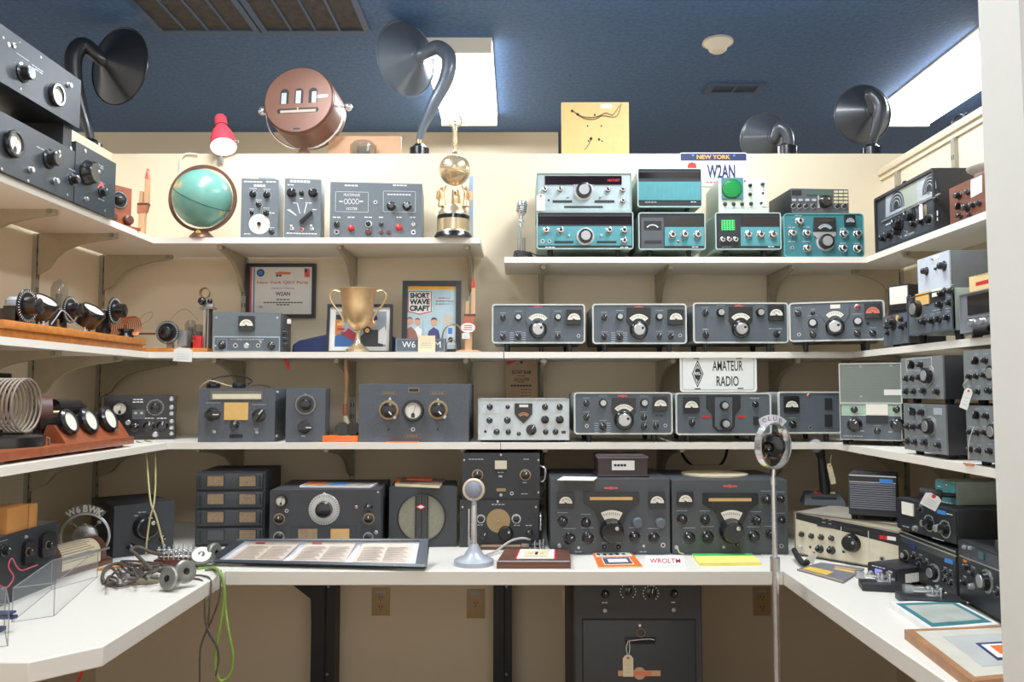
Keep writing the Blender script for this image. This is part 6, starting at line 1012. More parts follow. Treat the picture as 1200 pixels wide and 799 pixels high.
# ---- middle left shelf: orange breadboard set
XB = X2L+.006; ya = XB*F/(3-CX); yb = XB*F/(170.5-CX); zb0 = z2+.001
t = T('breadboard_set', 'long orange varnished breadboard receiver with dials and meters on left shelf', 'radio', (XB, (ya+yb)/2, z2), 90); w = (yb-ya)/2
hB = atX(87, 385.6, XB).z-z2; b = MB(); b.box(-w, .012, 0, w, .26, hB*.52, WOR, .001); b.box(-w, 0, hB*.5, w, .27, hB, WOR, .002); t.part('base_board', b)
def lo(px, py, d=0): q = t.P(px, py, d); return q
zb = hB; s_ = lambda px, py, d: (t.P(px, py, d), t.sc)[1]
def dial(px, py, r, d=.05, st='D', ry=None):
    q = t.P(px, py, d); k = t.sc; o = t.inst('dial_knob', knob_mesh(st), (q.x, d, q.z), r*k); b = MB(); b.cyl((q.x, d, q.z), (q.x, d+.07, q.z), .007, SIL, n=10); b.box(q.x-.022, d+.02, zb, q.x+.022, d+.06, q.z, BAK, .004); t.part('dial_mount', b)
dial(31, 358.6, 20); dial(82, 363, 16); dial(134, 364, 16)
def meter(px, py, r, d=.05):
    q = t.P(px, py, d); r *= t.sc; n = Vector((-.12, -.6, .8)).normalized(); c = Vector((q.x, d, q.z)); b = MB(); b.lathe([(r*.85, -.06), (r, -.012), (r, .0), (r*.9, .006), (r*.78, .006), (r*.76, .001)], BAK, c, n, 26); b.lathe([(0, -.06), (r*.85, -.06)], BAK, c, n, 26); m = t.part('meter', b)
    b = MB(); b.lathe([(r*.77, .002), (0, .002)], MFACE, c, n, 26); t.part('meter_face', b, m)
    for dx in (-.012, .012): b = MB(); b.cyl((q.x+dx, d+.02, zb), (q.x+dx, d+.02, q.z-.01), .004, BAK, n=8); t.part('meter_post', b)
meter(54, 353, 15.5); meter(109.6, 363.6, 15)
q = t.P(69, 360, .13); k = t.sc; b = MB(); ht = t.P(69, 326, .13).z-zb; b.lathe([(9*k, 8*k), (9.2*k, 14*k), (9.2*k, ht-12*k), (7*k, ht-5*k), (2*k, ht-2*k), (1.2*k, ht), (0, ht)], GLSD, (q.x, .13, zb), n=22); tb = t.part('vacuum_tube', b)
b = MB(); b.lathe([(0, 0), (9.4*k, 0), (9.4*k, 8*k), (0, 8*k)], BRN, (q.x, .13, zb), n=20); t.part('tube_base', b, tb); b = MB(); b.lathe([(3.6*k, 13*k), (3.6*k, ht-18*k), (0, ht-18*k)], mat('tube plate', (120, 116, 108), .4, m=.5), (q.x, .13, zb), n=12); t.part('tube_plate', b, tb)
q = t.P(12, 370, .12); b = MB(); b.box(q.x-.05, .08, zb, q.x+.05, .14, zb+.05, mat('umber parts', (66, 54, 46), .5), .004); t.part('coil_block', b); b = MB(); b.lathe([(0, 0), (.03, 0), (.03, .03), (.02, .04), (0, .04)], DIM, (q.x+.01, .11, zb+.05), n=18); t.part('white_cap', b)
for i, px in enumerate((47, 60, 66, 96, 120, 128, 145, 152)):
    q = t.P(px, 380, .04+.02*(i % 3)); b = MB(); y_ = .03+.022*(i % 3); h = .016+.01*(i % 3); b.lathe([(0, 0), (.009, 0), (.009, h*.4), (.004, h*.5), (.004, h), (0, h)], [SIL, BAK, BRS][i % 3], (q.x, y_, zb), n=12); t.part('terminal_post', b)
q = t.P(142, 368, .10); b = MB()
for i in range(9): b.ring((q.x+.008*i, .05+.012*i, zb+.050), (.3, 1, .1), .040, .0024, COPP, 24, 6)
t.part('copper_coil', b); b = MB(); b.lathe([(0, 0), (.03, 0), (.03, .012), (.022, .014), (.022, .022), (.03, .024), (.03, .034), (0, .034)], BAK, (t.P(146, 380, .05).x, .045, zb), n=18); t.part('ribbed_insulator', b)
b = MB(); b.tube(spline([Vector((t.P(x, y, .03).x, .03, t.P(x, y, .03).z)) for x, y in ((60, 380), (66, 372), (72, 364), (78, 367), (86, 376), (91, 381))], 5), .002, DIM, 6); t.part('wire_loop', b)
# ---- lowest left shelf: stand with three meters
XS = X3L-.03; ya = XS*F/(-10-CX); yb = XS*F/(160-CX); t = T('meter_stand', 'reddish wooden stand with three round meters on the lowest left shelf', 'instrument', (XS, (ya+yb)/2, z3), 90); w = (yb-ya)/2
zt = atX(100, 518, XS).z-z3; zm = zt-.026
b = MB(); b.box(-w, -.0, zm, w, .30, zt, WRD, .002); t.part('base_board', b)
for x in (-w+.05, w-.09): b = MB(); b.box(x, .02, 0, x+.05, .28, zm, WDK); t.part('runner', b)
d = .055; qa = t.P(66, 510, d).x; qb = t.P(142, 505, d).x; hz = t.P(104, 495.5, d).z
b = MB(); A = [(d-.03, zt), (d+.05, zt), (d+.03, hz), (d+.008, hz)]; n = 4; b.add([(qa, y, z) for y, z in A]+[(qb, y, z) for y, z in A], [(0, 1, 2, 3), (7, 6, 5, 4)]+[(i, i+4, (i+1) % 4+4, (i+1) % 4) for i in range(4)], WRD); t.part('meter_board', b)
for px, py in ((79.6, 494.4), (103.6, 493), (126.4, 491)):
    q = t.P(px, py, d-.005); r = 16*t.sc; c = Vector((q.x, d-.008, q.z)); n = Vector((0, -.93, .35)).normalized(); b = MB(); b.lathe([(r*.8, -.07), (r*.8, -.01), (r, -.008), (r, .004), (r*.84, .010), (r*.74, .010), (r*.72, .004)], BAK, c, n, 28); b.lathe([(0, -.07), (r*.8, -.07)], BAK, c, n, 28); m = t.part('meter', b)
    b = MB(); b.lathe([(r*.73, .005), (0, .005)], MFACE, c, n, 28); b.sphere(tuple(c+Vector((0, -.006, -r*.5))), r*.2, BAK, 10, (1, .4, .8)); t.part('meter_face', b, m)
# coil
q = t.P(16, 475, .10); cx = Vector((q.x, .13, q.z)); r = 33*t.sc; zc = q.z
b = MB(); axc = Vector((-.05, 1, 0)).normalized()
for i in range(15): b.ring(cx+axc*(.0125*i-.065), axc, r*.94, .0032, mat('grey coil wire', (150, 136, 122), .5, m=.2), 36, 7)
t.part('helical_coil', b)
b = MB(); q2 = cx; b.lathe([(0, 0), (.11, 0), (.11, .028), (.10, .034), (0, .034)], BAK, (q2.x, q2.y, zt), n=32); t.part('coil_base', b)
for k in (-1, 1): b = MB(); b.box(cx.x+k*.05-.006, .10, zt+.03, cx.x+k*.05+.006, .18, zc-r*.82, BAK); t.part('coil_support', b)
q = t.P(51, 484, .16); r = 20*t.sc; b = MB(); b.lathe([(r*.5, -.02), (r, -.02), (r, .02), (r*.5, .02), (r*.5, -.02)], mat('rust ceramic', (88, 52, 44), .5), (q.x, .16, q.z), (.6, -.8, 0), 30); b.cyl((q.x, .16, q.z), (q.x+.03, .12, q.z), .008, BRS); b.box(q.x-.02, .15, zt, q.x+.02, .18, q.z-r*.6, BLK); t.part('rheostat', b)
q = t.P(76, 478, .14); b = MB(); b.cyl((q.x-.05, .15, q.z), (q.x+.05, .13, q.z), .030, BAK, n=20); b.cyl((q.x+.05, .13, q.z), (q.x+.075, .125, q.z-.006), .022, BAK, n=18); b.box(q.x-.03, .13, zt, q.x+.03, .16, q.z, BLK); t.part('black_cylinder', b)
b = MB()
for i, px in enumerate((49, 55, 60)): x = t.P(px, 512, .05).x; b.lathe([(0, 0), (.012, 0), (.010, .02), (0, .024)], [COPP, SIL, BRS][i], (x, .04+.012*i, zt), n=12)
t.part('terminal', b)
# green-tan wires hanging from the stand
for i, P in enumerate((((160, 517), (168, 522), (172, 540), (174, 565), (177, 590), (183, 606), (192, 640)), ((170, 516), (179, 520), (182, 540), (182, 570), (180, 592), (176, 606), (172, 634), (171, 650)))):
    Ys = [q_+.06*i for q_ in (3.04, 2.98, 2.92, 2.86, 2.80, 2.78, 2.76, 2.76)]; b = MB(); W = [atY(x, y, Ys[k]) for k, (x, y) in enumerate(P)]; W[0].z = max(W[0].z, z3+.004); b.tube(spline(W, 6), .0032, mat('olive cord', (168, 156, 104), .6), 7); single('cord', b, ('left' if i == 0 else 'right')+' one of two olive cords hanging from the lowest left shelf', 'cord', 'olive cords')
# paper and small picture edge at far left
q0 = atX(2, 437, XL+.05); t = T('dark_frame', 'dark frame edge leaning on the left wall behind the coil', 'picture frame', (XL+.03, q0.y, z3), 90); b = MB(); zz = q0.z-z3; b.rframe(-.28, 0, .075, zz, .002, .016, -.008, .006, FBK, 1); t.part('frame', b); b = MB(); b.box(-.266, 0, .014, .062, .005, zz-.014, KRAFT); t.part('backing', b)
t.o.location.x += .0
# ================================================================ LEFT COUNTER
A, B2 = (135, 650), (203.5, 641)
t = dev('receiver', 'large black crackle box with oval dial and three knobs, left counter', 'radio', ('Z', (133, 654), (203.5, 645), zd), (133, 590, 203.4, 652), .30, BLK, mat('soft black crackle', (48, 50, 54), .6, bump=.35, bs=380), [K(170.6, 617, 14.4, 'T', .0), K(152.6, 641, 5), K(172, 633, 4), K(190, 632, 4.4), ('pp', [(167, 606), (174.6, 605), (174.6, 608), (172, 608.6), (172, 613), (169.6, 613), (169.6, 609)], mat('old ivory', (220, 212, 160), .5)), K(170.8, 619, 4, 'o'), ('d', 167, 600, 10), ('d', 160, 604, 5)], lab=None, bev=.003)
# ring callsign plate
Yr = 2.78; p = atY(99, 652, Yr); s = Yr/F; t = T('ring_microphone', 'chrome ring plate with arched letters W6BWK and silver disc, left counter', 'microphone', (p.x, Yr, zd)); zc = atY(99, 628, Yr).z-zd
b = MB(); b.lathe([(0, 0), (.05, 0), (.048, .008), (.012, .016), (0, .016)], CHR, n=26); b.cyl((0, 0, .01), (0, 0, zc-25*s), .007, CHR); t.part('stand', b)
b = MB(); b.ring((0, 0, zc), (.25, -.97, 0), 25.4*s, .005, SIL, 44, 8); t.part('chrome_ring', b)
b = MB(); b.lathe([(0, -.01), (13*s, -.01), (13.4*s, 0), (12*s, .008), (11*s, .010), (3*s, .011), (3*s, .014), (0, .014)], SIL, (0, 0, zc), (.25, -.97, 0), 30); t.part('microphone_disc', b)
for a in (0, 90, 180, 270, 45, 135, 225, 315):
    c, si = math.cos(math.radians(a)), math.sin(math.radians(a)); r0 = 13 if a % 90 == 0 else 22.4; b = MB(); b.box(r0*s*c-.005, -.006, zc+r0*s*si-.005, r0*s*c+.005, .004, zc+r0*s*si+.005, SIL, .001); t.part('clip', b)
for a in (45, 135, 225, 315): c, si = math.cos(math.radians(a)), math.sin(math.radians(a)); b = MB(); b.cyl((13*s*c, 0, zc+13*s*si), (24*s*c, 0, zc+24*s*si), .0015, CHR, n=6); t.part('spring', b)
b = MB(); P = [(36*s*math.cos(math.radians(a)), zc+36*s*math.sin(math.radians(a))) for a in range(50, 131, 8)]+[(27*s*math.cos(math.radians(a)), zc+27*s*math.sin(math.radians(a))) for a in range(130, 49, -8)]; b.prism(P, 0, .002, ACRE)
for ch, a in zip('W6BWK', (122, 106, 90, 74, 58)):
    b.M = Matrix.Translation((31.5*s*math.cos(math.radians(a)), -.003, zc+31.5*s*math.sin(math.radians(a)))) @ Matrix.Rotation(math.radians(90-a), 4, 'Y'); b.text(ch, 0, 0, 8*s, 0, WHT, None, .04); b.M = None
t.part('callsign_arc', b)
# wooden reel with paper
YR_ = None; fa = atZ(48, 678, zd); ba = atZ(110, 660, zd); t = T('paper_reel', 'brown wooden half-round reel holder wound with printed cream paper', 'reel', ((fa.x+ba.x)/2, (fa.y+ba.y)/2, zd), math.degrees(math.atan2(ba.y-fa.y, ba.x-fa.x))); L = (ba-fa).length/2; r = 20.5*fa.y/F
b = MB(); b.box(-L-.02, -r*1.05, 0, L+.02, r*1.05, .016, WDK, .002); t.part('base', b)
def half(x0, x1, rr, m, nm, z0=.016):
    b = MB(); P = [(rr*math.cos(math.radians(a)), z0+rr*.62+rr*math.sin(math.radians(a))) for a in range(0, 181, 12)]+[(-rr, z0), (rr, z0)]; n = len(P); b.add([(x0, y, z) for y, z in P]+[(x1, y, z) for y, z in P], [list(range(n)), list(range(2*n-1, n-1, -1))]+[(i, i+n, (i+1) % n+n, (i+1) % n) for i in range(n)], m); return t.part(nm, b)
half(-L, -L+.022, r, WDK, 'end_plate'); half(L-.022, L, r*.86, WDK, 'end_plate')
pp = half(-L+.024, L-.024, r*.82, PAPC, 'paper_roll'); b = MB()
for k in range(14):
    a = math.radians(-5+k*11); y, z = -r*.83*math.cos(a), .016+r*.51+r*.83*math.sin(a)
    b.box(-L+.035, y-.0008, z-.0018, L-.05-.01*(k % 3), y+.0008, z+.0018, mat('old print', (166, 146, 132), .7))
t.part('printed_lines', b, pp)
b = MB(); b.cyl((-L-.01, -r*.86, .03+r*.4), (L+.01, -r*.86, .03+r*.4), .004, STEEL, n=8); t.part('tear_bar', b)
for y in (-r*.35, r*.35): b = MB(); b.lathe([(.007, 0), (.005, .008), (0, .01)], STEEL, (-L, y, .016+r*.75), (-1, 0, 0), 12); b.tube(spline([(-L-.008, y, .016+r*.75), (-L-.03, y-.01, .05), (-L-.05, y-.02, .012)], 4), .004, PAP, 6); t.part('lead_wire', b)
# black twin-knob panel unit at far left
XU = -1.40; u0 = XU*F/(-30-CX); u1 = XU*F/(74-CX); zt = atX(72, 609, XU).z
t = dev_x('twin_knob_unit', 'black unit with two oval knobs under the small tan boxes, far left', XU, u0, u1, zd, zt, .30, [('w', 25, 633, 38, 662, BAK, .012, 'oval_plate', 6), ('w', 45, 624, 62, 652, BAK, .012, 'oval_plate', 7), K(4, 645, 7), K(30, 629, 2, 'S')], body=mat('grey box', (92, 92, 92), .5), panel=mat('dull black panel', (44, 46, 50), .45))
for px, py in ((33, 646.6), (56, 638.6)): x, z = t.uv(px, py, -.016); t.inst('knob', knob_mesh('S'), (x, -.016, z), .012).data = knob_mesh('B')
for i, (x0, x1, y0, y1) in enumerate(((8, 32.6, 593.6, 619), (34, 43.5, 591, 614))):
    dd = .004; q = atX(x0, y1, XU-dd); q1 = atX(x1, y1, XU-dd); h = atX((x0+x1)/2, y0, XU-dd).z-zt; b = MB(); b.box(XU-dd-.085, q.y, zt, XU-dd, q1.y, zt+max(h, .05), mat('tan carton', (190, 128, 66), .6), .002); single('small_box', b, ('tan carton at the left' if i == 0 else 'narrower tan carton at the right')+' on the black twin-knob unit', 'box')
# red wire
b = MB(); b.tube(spline([atX(x, y, XU+.03) for x, y in ((-5, 684), (8, 688), (16, 676), (10, 664), (14, 654), (20, 664), (26, 668), (38, 664), (44, 662))], 5), .0018, mat('pink wire', (206, 84, 100), .5), 7); single('wire', b, 'pink looping wire in front of the black twin-knob unit', 'wire')
# acrylic covers
def cover(label, C, h):
    W = [atZ(x, y, zd) for x, y in C]; c = sum(W, Vector())/4; t = T('display_cover', label, 'display cover', c); P = [w-c for w in W]
    b = MB()
    for i in range(4):
        a, q = P[i], P[(i+1) % 4]; b.add([a, q, q+Vector((0, 0, h)), a+Vector((0, 0, h))], [(0, 1, 2, 3)], ACR)
    b.add([p+Vector((0, 0, h)) for p in P], [(0, 1, 2, 3)], ACR); t.part('panes', b)
    b = MB(); up = Vector((0, 0, h))
    for i in range(4): a, q = P[i], P[(i+1) % 4]; b.cyl(a, a+up, .0015, ACRE, n=6); b.cyl(a+up, q+up, .0015, ACRE, n=6); b.cyl(a, q, .0015, ACRE, n=6)
    t.part('edges', b); return t
cover('low clear acrylic cover on the left counter in front of the reel', [(60, 691), (114, 676), (63, 722), (14, 729)], .085)
cover('clear acrylic cover at the very left edge with a dark part inside', [(-60, 740), (5, 735), (9, 757), (-60, 763)], .095)
p = atZ(4, 744, zd); b = MB(); b.M = Matrix.Translation((p.x-.02, p.y+.03, zd+.030)); b.box(-.05, -.012, -.03, .0, .012, -.02, NAVY); b.box(-.06, -.010, .0, .03, .010, .008, NAVY, .003); b.box(-.06, -.014, .012, .026, .010, .018, NAVY, .003); b.box(-.05, -.008, -.022, -.036, .008, .0, NAVY); single('clip', b, 'dark blue clip inside the leftmost clear cover', 'clip')
# tangle of headphones and leads
DKC = mat('dark braided cord', (84, 74, 66), .7, var=.25, vs=150)
def phones(label, P, cups, cups_ax, cm):
    base = atZ(*P[0][:2], zd); t = T('headphones', label, 'headphones', base); b = MB(); b.tube(spline([atZ(x, y, zd+h)-t.loc for x, y, h in P], 6), .0055, cm, 8); t.part('headband', b)
    for (x, y, h), ax in zip(cups, cups_ax):
        c = atZ(x, y, zd+h)-t.loc; c.z = max(c.z, .036); b = MB(); b.lathe([(0, -.012), (.030, -.012), (.034, 0), (.034, .008), (.030, .012), (.010, .014), (0, .009)], BAK, c, ax, 26, [STEEL, STEEL, STEEL, STEEL, STEEL, BAK]); t.part('earpiece', b)
    return t
phones('headphones with one silver and one black earpiece on the left counter pile', [(196, 672, .012), (170, 664, .02), (140, 660, .015), (124, 666, .01), (121, 680, .008), (140, 686, .008), (160, 680, .012), (184, 668, .03), (200, 664, .035)], [(199.6, 677.6, .036), (216, 670, .045)], [(-.35, -.9, .2), (.75, -.6, .25)], DKC)
phones('headphones at the back of the pile beside the framed pages', [(178, 668, .05), (160, 650, .06), (154, 644, .07), (162, 641, .07), (180, 648, .05), (196, 650, .03), (214, 648, .03), (236, 650, .03), (250, 652, .03)], [(236, 652, .036), (250, 648, .04)], [(.2, -.6, .7), (.95, -.3, .1)], DKC)
b = MB(); random.seed(3)
for i in range(7):
    x0 = 126+random.random()*60; y0 = 664+random.random()*14; P = [atZ(x0+random.uniform(-30, 40)*(.3+k*.12), y0+random.uniform(-8, 8), zd+.006+random.random()*.03) for k in range(7)]; b.tube(spline(P, 5), .0036, DKC, 6)
o = single('cord_tangle', b, 'tangle of dark braided cords on the left counter', 'cords', None, 'stuff')
p = atZ(206, 664, zd); t = T('terminal_block', 'nickel block of springs and screws on top of the cord pile', 'terminal block', (p.x, p.y+.02, zd))
b = MB(); b.box(-.075, -.02, 0, .075, .03, .022, BRN, .002); t.part('base', b)
for i in range(9): b = MB(); x = -.066+.0165*i; b.cyl((x, 0, .022), (x, 0, .062+.008*(i % 2)), .004, CHR, n=8); b.ring((x, 0, .04), (0, 0, 1), .007, .002, CHR, 14, 5); b.ring((x, 0, .052), (0, 0, 1), .006, .002, SIL, 14, 5); t.part('binding_post', b)
p = atZ(168, 684, zd); b = MB(); b.M = Matrix.Translation(p) @ Matrix.Rotation(.3, 4, 'Z'); b.box(-.06, -.008, .001, .05, .008, .008, BRS); b.box(-.02, -.016, .008, .04, .014, .022, STEEL, .003); b.lathe([(.012, .022), (.012, .028), (0, .028)], SIL, (.01, 0, 0), n=14); single('key_part', b, 'small brass and steel key part in front of the cord pile', 'key')
p0 = [(150, 661, .012), (130, 667, .008), (105, 667, .005), (112, 664, .005)]
b = MB(); b.tube(spline([atZ(x, y, zd+h) for x, y, h in ((180, 660, .012), (150, 662, .006), (128, 665, .006), (114, 667, .006))], 5), .0045, mat('orange braid', (206, 140, 60), .6), 7); single('braided_lead', b, 'orange braided cord behind the cord pile', 'cord')
# cords hanging over the edge
ya_ = pa.y
def hang(label, P, r, m, nm='hanging_cord'):
    b = MB(); b.tube(spline([atZ(x, y, zd+.004) if k == 0 else atY(x, y, Y) for x, y, k, Y in P], 6), r, m, 7); return single(nm, b, label, 'cord')
GC = mat('green cord', (132, 166, 70), .55)
ed = lambda x: 2.60
hang('bright green cord looping down from the counter corner', [(232, 666, 0, 0), (246, 665, 0, 0), (256, 668, 1, 2.545), (262, 685, 1, 2.53), (262, 705, 1, 2.53), (257, 740, 1, 2.53), (252, 775, 1, 2.53), (258, 797, 1, 2.53), (270, 790, 1, 2.53), (273, 768, 1, 2.53), (268, 740, 1, 2.53), (264, 712, 1, 2.54), (263, 690, 1, 2.545), (258, 668, 1, 2.56)], .0042, GC)
hang('dark thin cord hanging from the counter corner with a long loop', [(215, 680, 0, 0), (228, 678, 0, 0), (238, 682, 1, 2.48), (240, 700, 1, 2.46), (241, 730, 1, 2.46), (252, 752, 1, 2.46), (256, 770, 1, 2.47), (253, 792, 1, 2.47)], .003, DKC)
hang('second dark cord hanging beside the long loop', [(220, 675, 0, 0), (236, 674, 0, 0), (247, 680, 1, 2.50), (246, 705, 1, 2.48), (243, 735, 1, 2.48), (235, 760, 1, 2.48), (234, 800, 1, 2.48)], .003, DKC)
hang('short dark cord dropping just behind the green loop', [(240, 668, 0, 0), (252, 668, 0, 0), (258, 675, 1, 2.53), (257, 700, 1, 2.52), (250, 722, 1, 2.52), (244, 740, 1, 2.52), (255, 758, 1, 2.52)], .0028, DKC)
b = MB(); q = atY(98, 782, 2.1); b.tube([Vector((q.x+.01, 2.1, zd-TD-.002)), q, atY(90, 802, 2.1)], .004, RED, 6); single('power_lead', b, 'red cord below the front of the left counter', 'cord')
# ================================================================ RIGHT WALL AND RIGHT COUNTER
def rdev(name, label, X, pxl, pxr, z0, ztop, depth, its, body, panel, feet=True, cat='radio', lab=DIM, footh=.014, style='box', rim=None, bev=.002, inset=0):
    """panel on plane X facing the room (-X). pxl is the far edge, pxr the near edge, in photo pixels"""
    ya = X*F/(pxl-CX); yb = X*F/(pxr-CX); w = abs(ya-yb)/2; t = T(name, label, cat, (X, (ya+yb)/2, z0), -90); fh = footh if feet else 0; h = ztop-z0
    b = MB(); b.box(-w, 0, fh, w, depth, h, body, bev); t.part('cabinet', b)
    pm = MB(); pm.box(-w+inset, -.003, fh+inset, w-inset, .003, h-inset, panel); items(t, its, pm, -.003, lab); t.part('front_panel', pm)
    if rim: b = MB(); b.rframe(-w, fh, w, h, .002, .004, -.007, .002, rim, 2); t.part('trim_ring', b)
    if feet:
        for x in (-w+.03, w-.03):
            for y in (.03, depth-.03): b = MB(); b.cyl((x, y, 0), (x, y, fh+.002), .011, RUB, .013, 12); t.part('foot', b)
    t.box = (-w, fh, w, h); return t
# top right shelf
X = X1R+.014; e = X
t = rdev('receiver', 'large dark receiver with two round band dials on the right wall', X, 1033, 1105, z1R, atX(1069, 211, X).z, .19, [
    ('pp', [(1038, 228), (1095, 200), (1096, 228), (1038, 255)], mat('silver dial plate', (186, 190, 196), .35, m=.3)), ('pp', [(1056, 219), (1074, 210), (1075, 238), (1057, 246)], mat('pale olive plate', (160, 164, 150), .4), 2),
    K(1049, 243, 3, 'j'), K(1088.6, 225, 3, 'j'), K(1061, 214, 2.6, 'b'), K(1055, 262, 9, 'b'), K(1069, 252.6, 9, 'b'), K(1036.6, 279, 5, 'b'), K(1044, 275, 6, 'b'), K(1053, 271, 6, 'b'), K(1072, 262, 5, 'b'), K(1081, 259, 5, 'b'), K(1090, 257, 6.4, 'W'), K(1098, 233, 3.4, 'b'), K(1063, 272, 2, 't'), K(1067, 275, 2, 't'), K(1056, 278, 2, 't'), ('d', 1042, 262, 8, 1.2, WHT), ('d', 1098, 250, 4, 6, WHT), ('d', 1098, 257, 4, 4, WHT), ('d', 1066, 274, 12, 2, DIM)], BLK, mat('dark steel panel', (66, 70, 76), .4, bump=.1), False, lab=None, bev=.006, inset=.004)
for cx, cy, R in ((1051, 242, 18), (1089.6, 222, 17)):
    b = MB(); x, z = t.uv(cx, cy, -.004); k = t.sc
    for i, (rr, m) in enumerate(((R, INK), (R*.88, DIM), (R*.82, INK), (R*.66, DIM), (R*.6, INK), (R*.44, DIM), (R*.38, INK))):
        b.prism([(x+rr*k*math.cos(math.radians(a)), z+rr*k*math.sin(math.radians(a))) for a in range(-10, 191, 10)], -.0045-.0005*i, -.004, m)
    t.part('band_dial', b)
b = MB(); x, z = t.uv(1070, 243, -.004); b.M = Matrix.Translation((0, 0, 0)); P = [t.uv(*q, -.004) for q in ((1034, 259), (1102, 226), (1102, 228), (1034, 261))]; b.prism(P, -.008, -.003, SIL); t.part('trim_bar', b)
w_ = t.box[2]; b = MB(); b.rframe(-w_, 0, w_, t.box[3], .008, .011, -.012, .004, BLK, 3); t.part('bezel', b)
tagcard('white paper tag hanging on the large dual-dial receiver', 1079.5, 248, 7.4, 18, 0, True, -90, X-.03, PAP)
tagcard('brown paper tag behind the white one on the dual-dial receiver', 1084.6, 246.6, 5, 14, 0, False, -90, X-.016, KRAFT)
Xc = X+.0; t = rdev('copper_set', 'copper-fronted set with black knobs and white note, by the wall end', Xc, 1120.5, 1162, z1R, atX(1140, 209, Xc).z, .20, [K(1124.6, 229, 5), K(1135, 225, 4), K(1124, 242, 4, 'p'), K(1134, 243, 5.4), K(1141, 240, 4), K(1148, 238, 4), K(1126, 253, 4), K(1137, 252, 3), ('pp', [(1138, 211), (1151, 205), (1151, 225), (1138, 232)], PAP, 2), ('d', 1145, 217, 7, 1, INK), ('d', 1145, 220, 6, 1, INK), ('d', 1145, 223, 7, 1, INK)], mat('dark copper sheet', (120, 62, 44), .4, m=.4), mat('copper sheet', (132, 80, 62), .38, m=.4, var=.2, vs=12), False, lab=None)
b = MB(); b.lathe([(0, 0), (.045, 0), (.05, .02), (.07, .035), (.072, .042), (0, .046)], mat('pale dome', (190, 188, 180), .5), (.02, .07, t.box[3]), n=30); t.part('insulator_cap', b)
# second right shelf
X = X2R+.01
t2 = rdev('tuner_unit', 'small grey tuner with tiny yellow dial under the black wattmeter', X+.0, 1037.5, 1066, z2, atX(1052, 368, X).z, .13, [K(1047, 379, 8, 'b'), K(1040, 383, 3), K(1058, 383, 4), K(1063, 380, 4), K(1057, 374, 3.4), ('dc', 1051.6, 372.6, 3.6, YELD), ('dc', 1043.6, 373, 2, RED), K(1041, 390, 3)], BLK, GREY, True, lab=None, footh=.010)
t = dev('power_meter', 'small black wattmeter with tall white scale, corner of the middle shelf', 'meter', ('R', t2.o.location.y, z2+t2.box[3]+.001, -62), (1041, 333.6, 1066, 370), .09, BLK, BLK, [('w', 1043.4, 335.6, 1064, 356, MFACE, .004, 'meter_face'), ('d', 1053, 344, 11, 1), ('w', 1043.4, 356.4, 1064, 364, BAK, .006, 'meter_trim'), K(1066, 349, 3)], lab=None, bev=.003)
t = rdev('transceiver', 'grey-green transceiver with big ribbed knob and two yellow dials', X-.02, 1067, 1120.5, z2, atX(1095, 342, X-.02).z, .24, [
    ('pp', [(1070, 348), (1108, 336.6), (1108, 352), (1070, 360)], INK), ('w', 1074, 343, 1089.6, 357.4, YELD, .004, 'dial_window'), ('w', 1093.4, 338, 1105, 347, MFACE, .004, 'dial_window'), K(1077, 362, 11.4, 'Q'), K(1104.6, 343.6, 4.6), K(1115, 341, 4.6), K(1102.6, 356.8, 5), K(1114, 354.6, 4.6), K(1083.4, 377, 4.8), K(1093, 375.6, 4.8), K(1101, 374, 5), K(1111, 372, 4.6), ('d', 1098, 363, 10), ('d', 1112, 361, 8)], PGRN, GREY, True, lab=DIM, footh=.030, rim=GREYD)
zt = z2+t.box[3]
t = rdev('antenna_tuner', 'light grey sloped box with two knobs on top of the grey-green transceiver', X-.015, 1080, 1117.5, zt+.001, atX(1100, 297, X-.015).z, .24, [K(1086, 317.6, 5), K(1106.6, 311.4, 6), K(1097, 315, 2, 'b'), K(1093, 303, 1.8, 'S'), ('d', 1097, 301, 8, 4, WHT), K(1082, 303.6, 1, 'o'), K(1114.6, 325, 1, 'o')], mat('dove grey box', (108, 112, 118), .45), mat('pale steel panel', (198, 204, 212), .4), False, lab=None)
t = rdev('monitor_scope', 'grey unit with black screen, coiled cord in front, at the wall end', X-.03, 1129, 1176, z2, atX(1150, 340, X-.03).z, .22, [('w', 1134.6, 343, 1172, 366.4, DISP, .003, 'screen'), K(1142, 378.6, 5.4, 'S'), K(1154, 377.4, 6, 'S'), ('w', 1133, 369, 1173, 370.6, SIL, .003, 'trim')], CASE, mat('pewter panel', (120, 124, 130), .4, m=.2), True, lab=None, footh=.014, rim=SIL)
b = MB(); zc = z2
for i in range(14):
    q = atX(1147+i*1.1, 392-4*math.sin(i*.5), X-.055); q.z = max(q.z, z2+.014); b.ring(tuple(q), (.2, 1, .3), .012, .004, RUB, 14, 6)
single('coiled_cord', b, 'black coiled cord on the shelf edge in front of the screen unit', 'cord')
zs2 = z2+t.box[3]; XQ = X-.0
t = rdev('cream_box', 'cream box with red label strip on top of the screen unit', X-.015, 1140.5, 1178, zs2+.001, atX(1152, 321, X-.015).z, .14, [('pp', [(1143.6, 331), (1174, 323), (1174, 328.6), (1143.6, 335)], RED), ('d', 1150, 322, 12, 1, KRAFT), ('d', 1160, 320, 8, 1, KRAFT)], mat('cream carton', (224, 196, 138), .5), mat('cream carton', (224, 196, 138), .5), False, lab=None, cat='box')
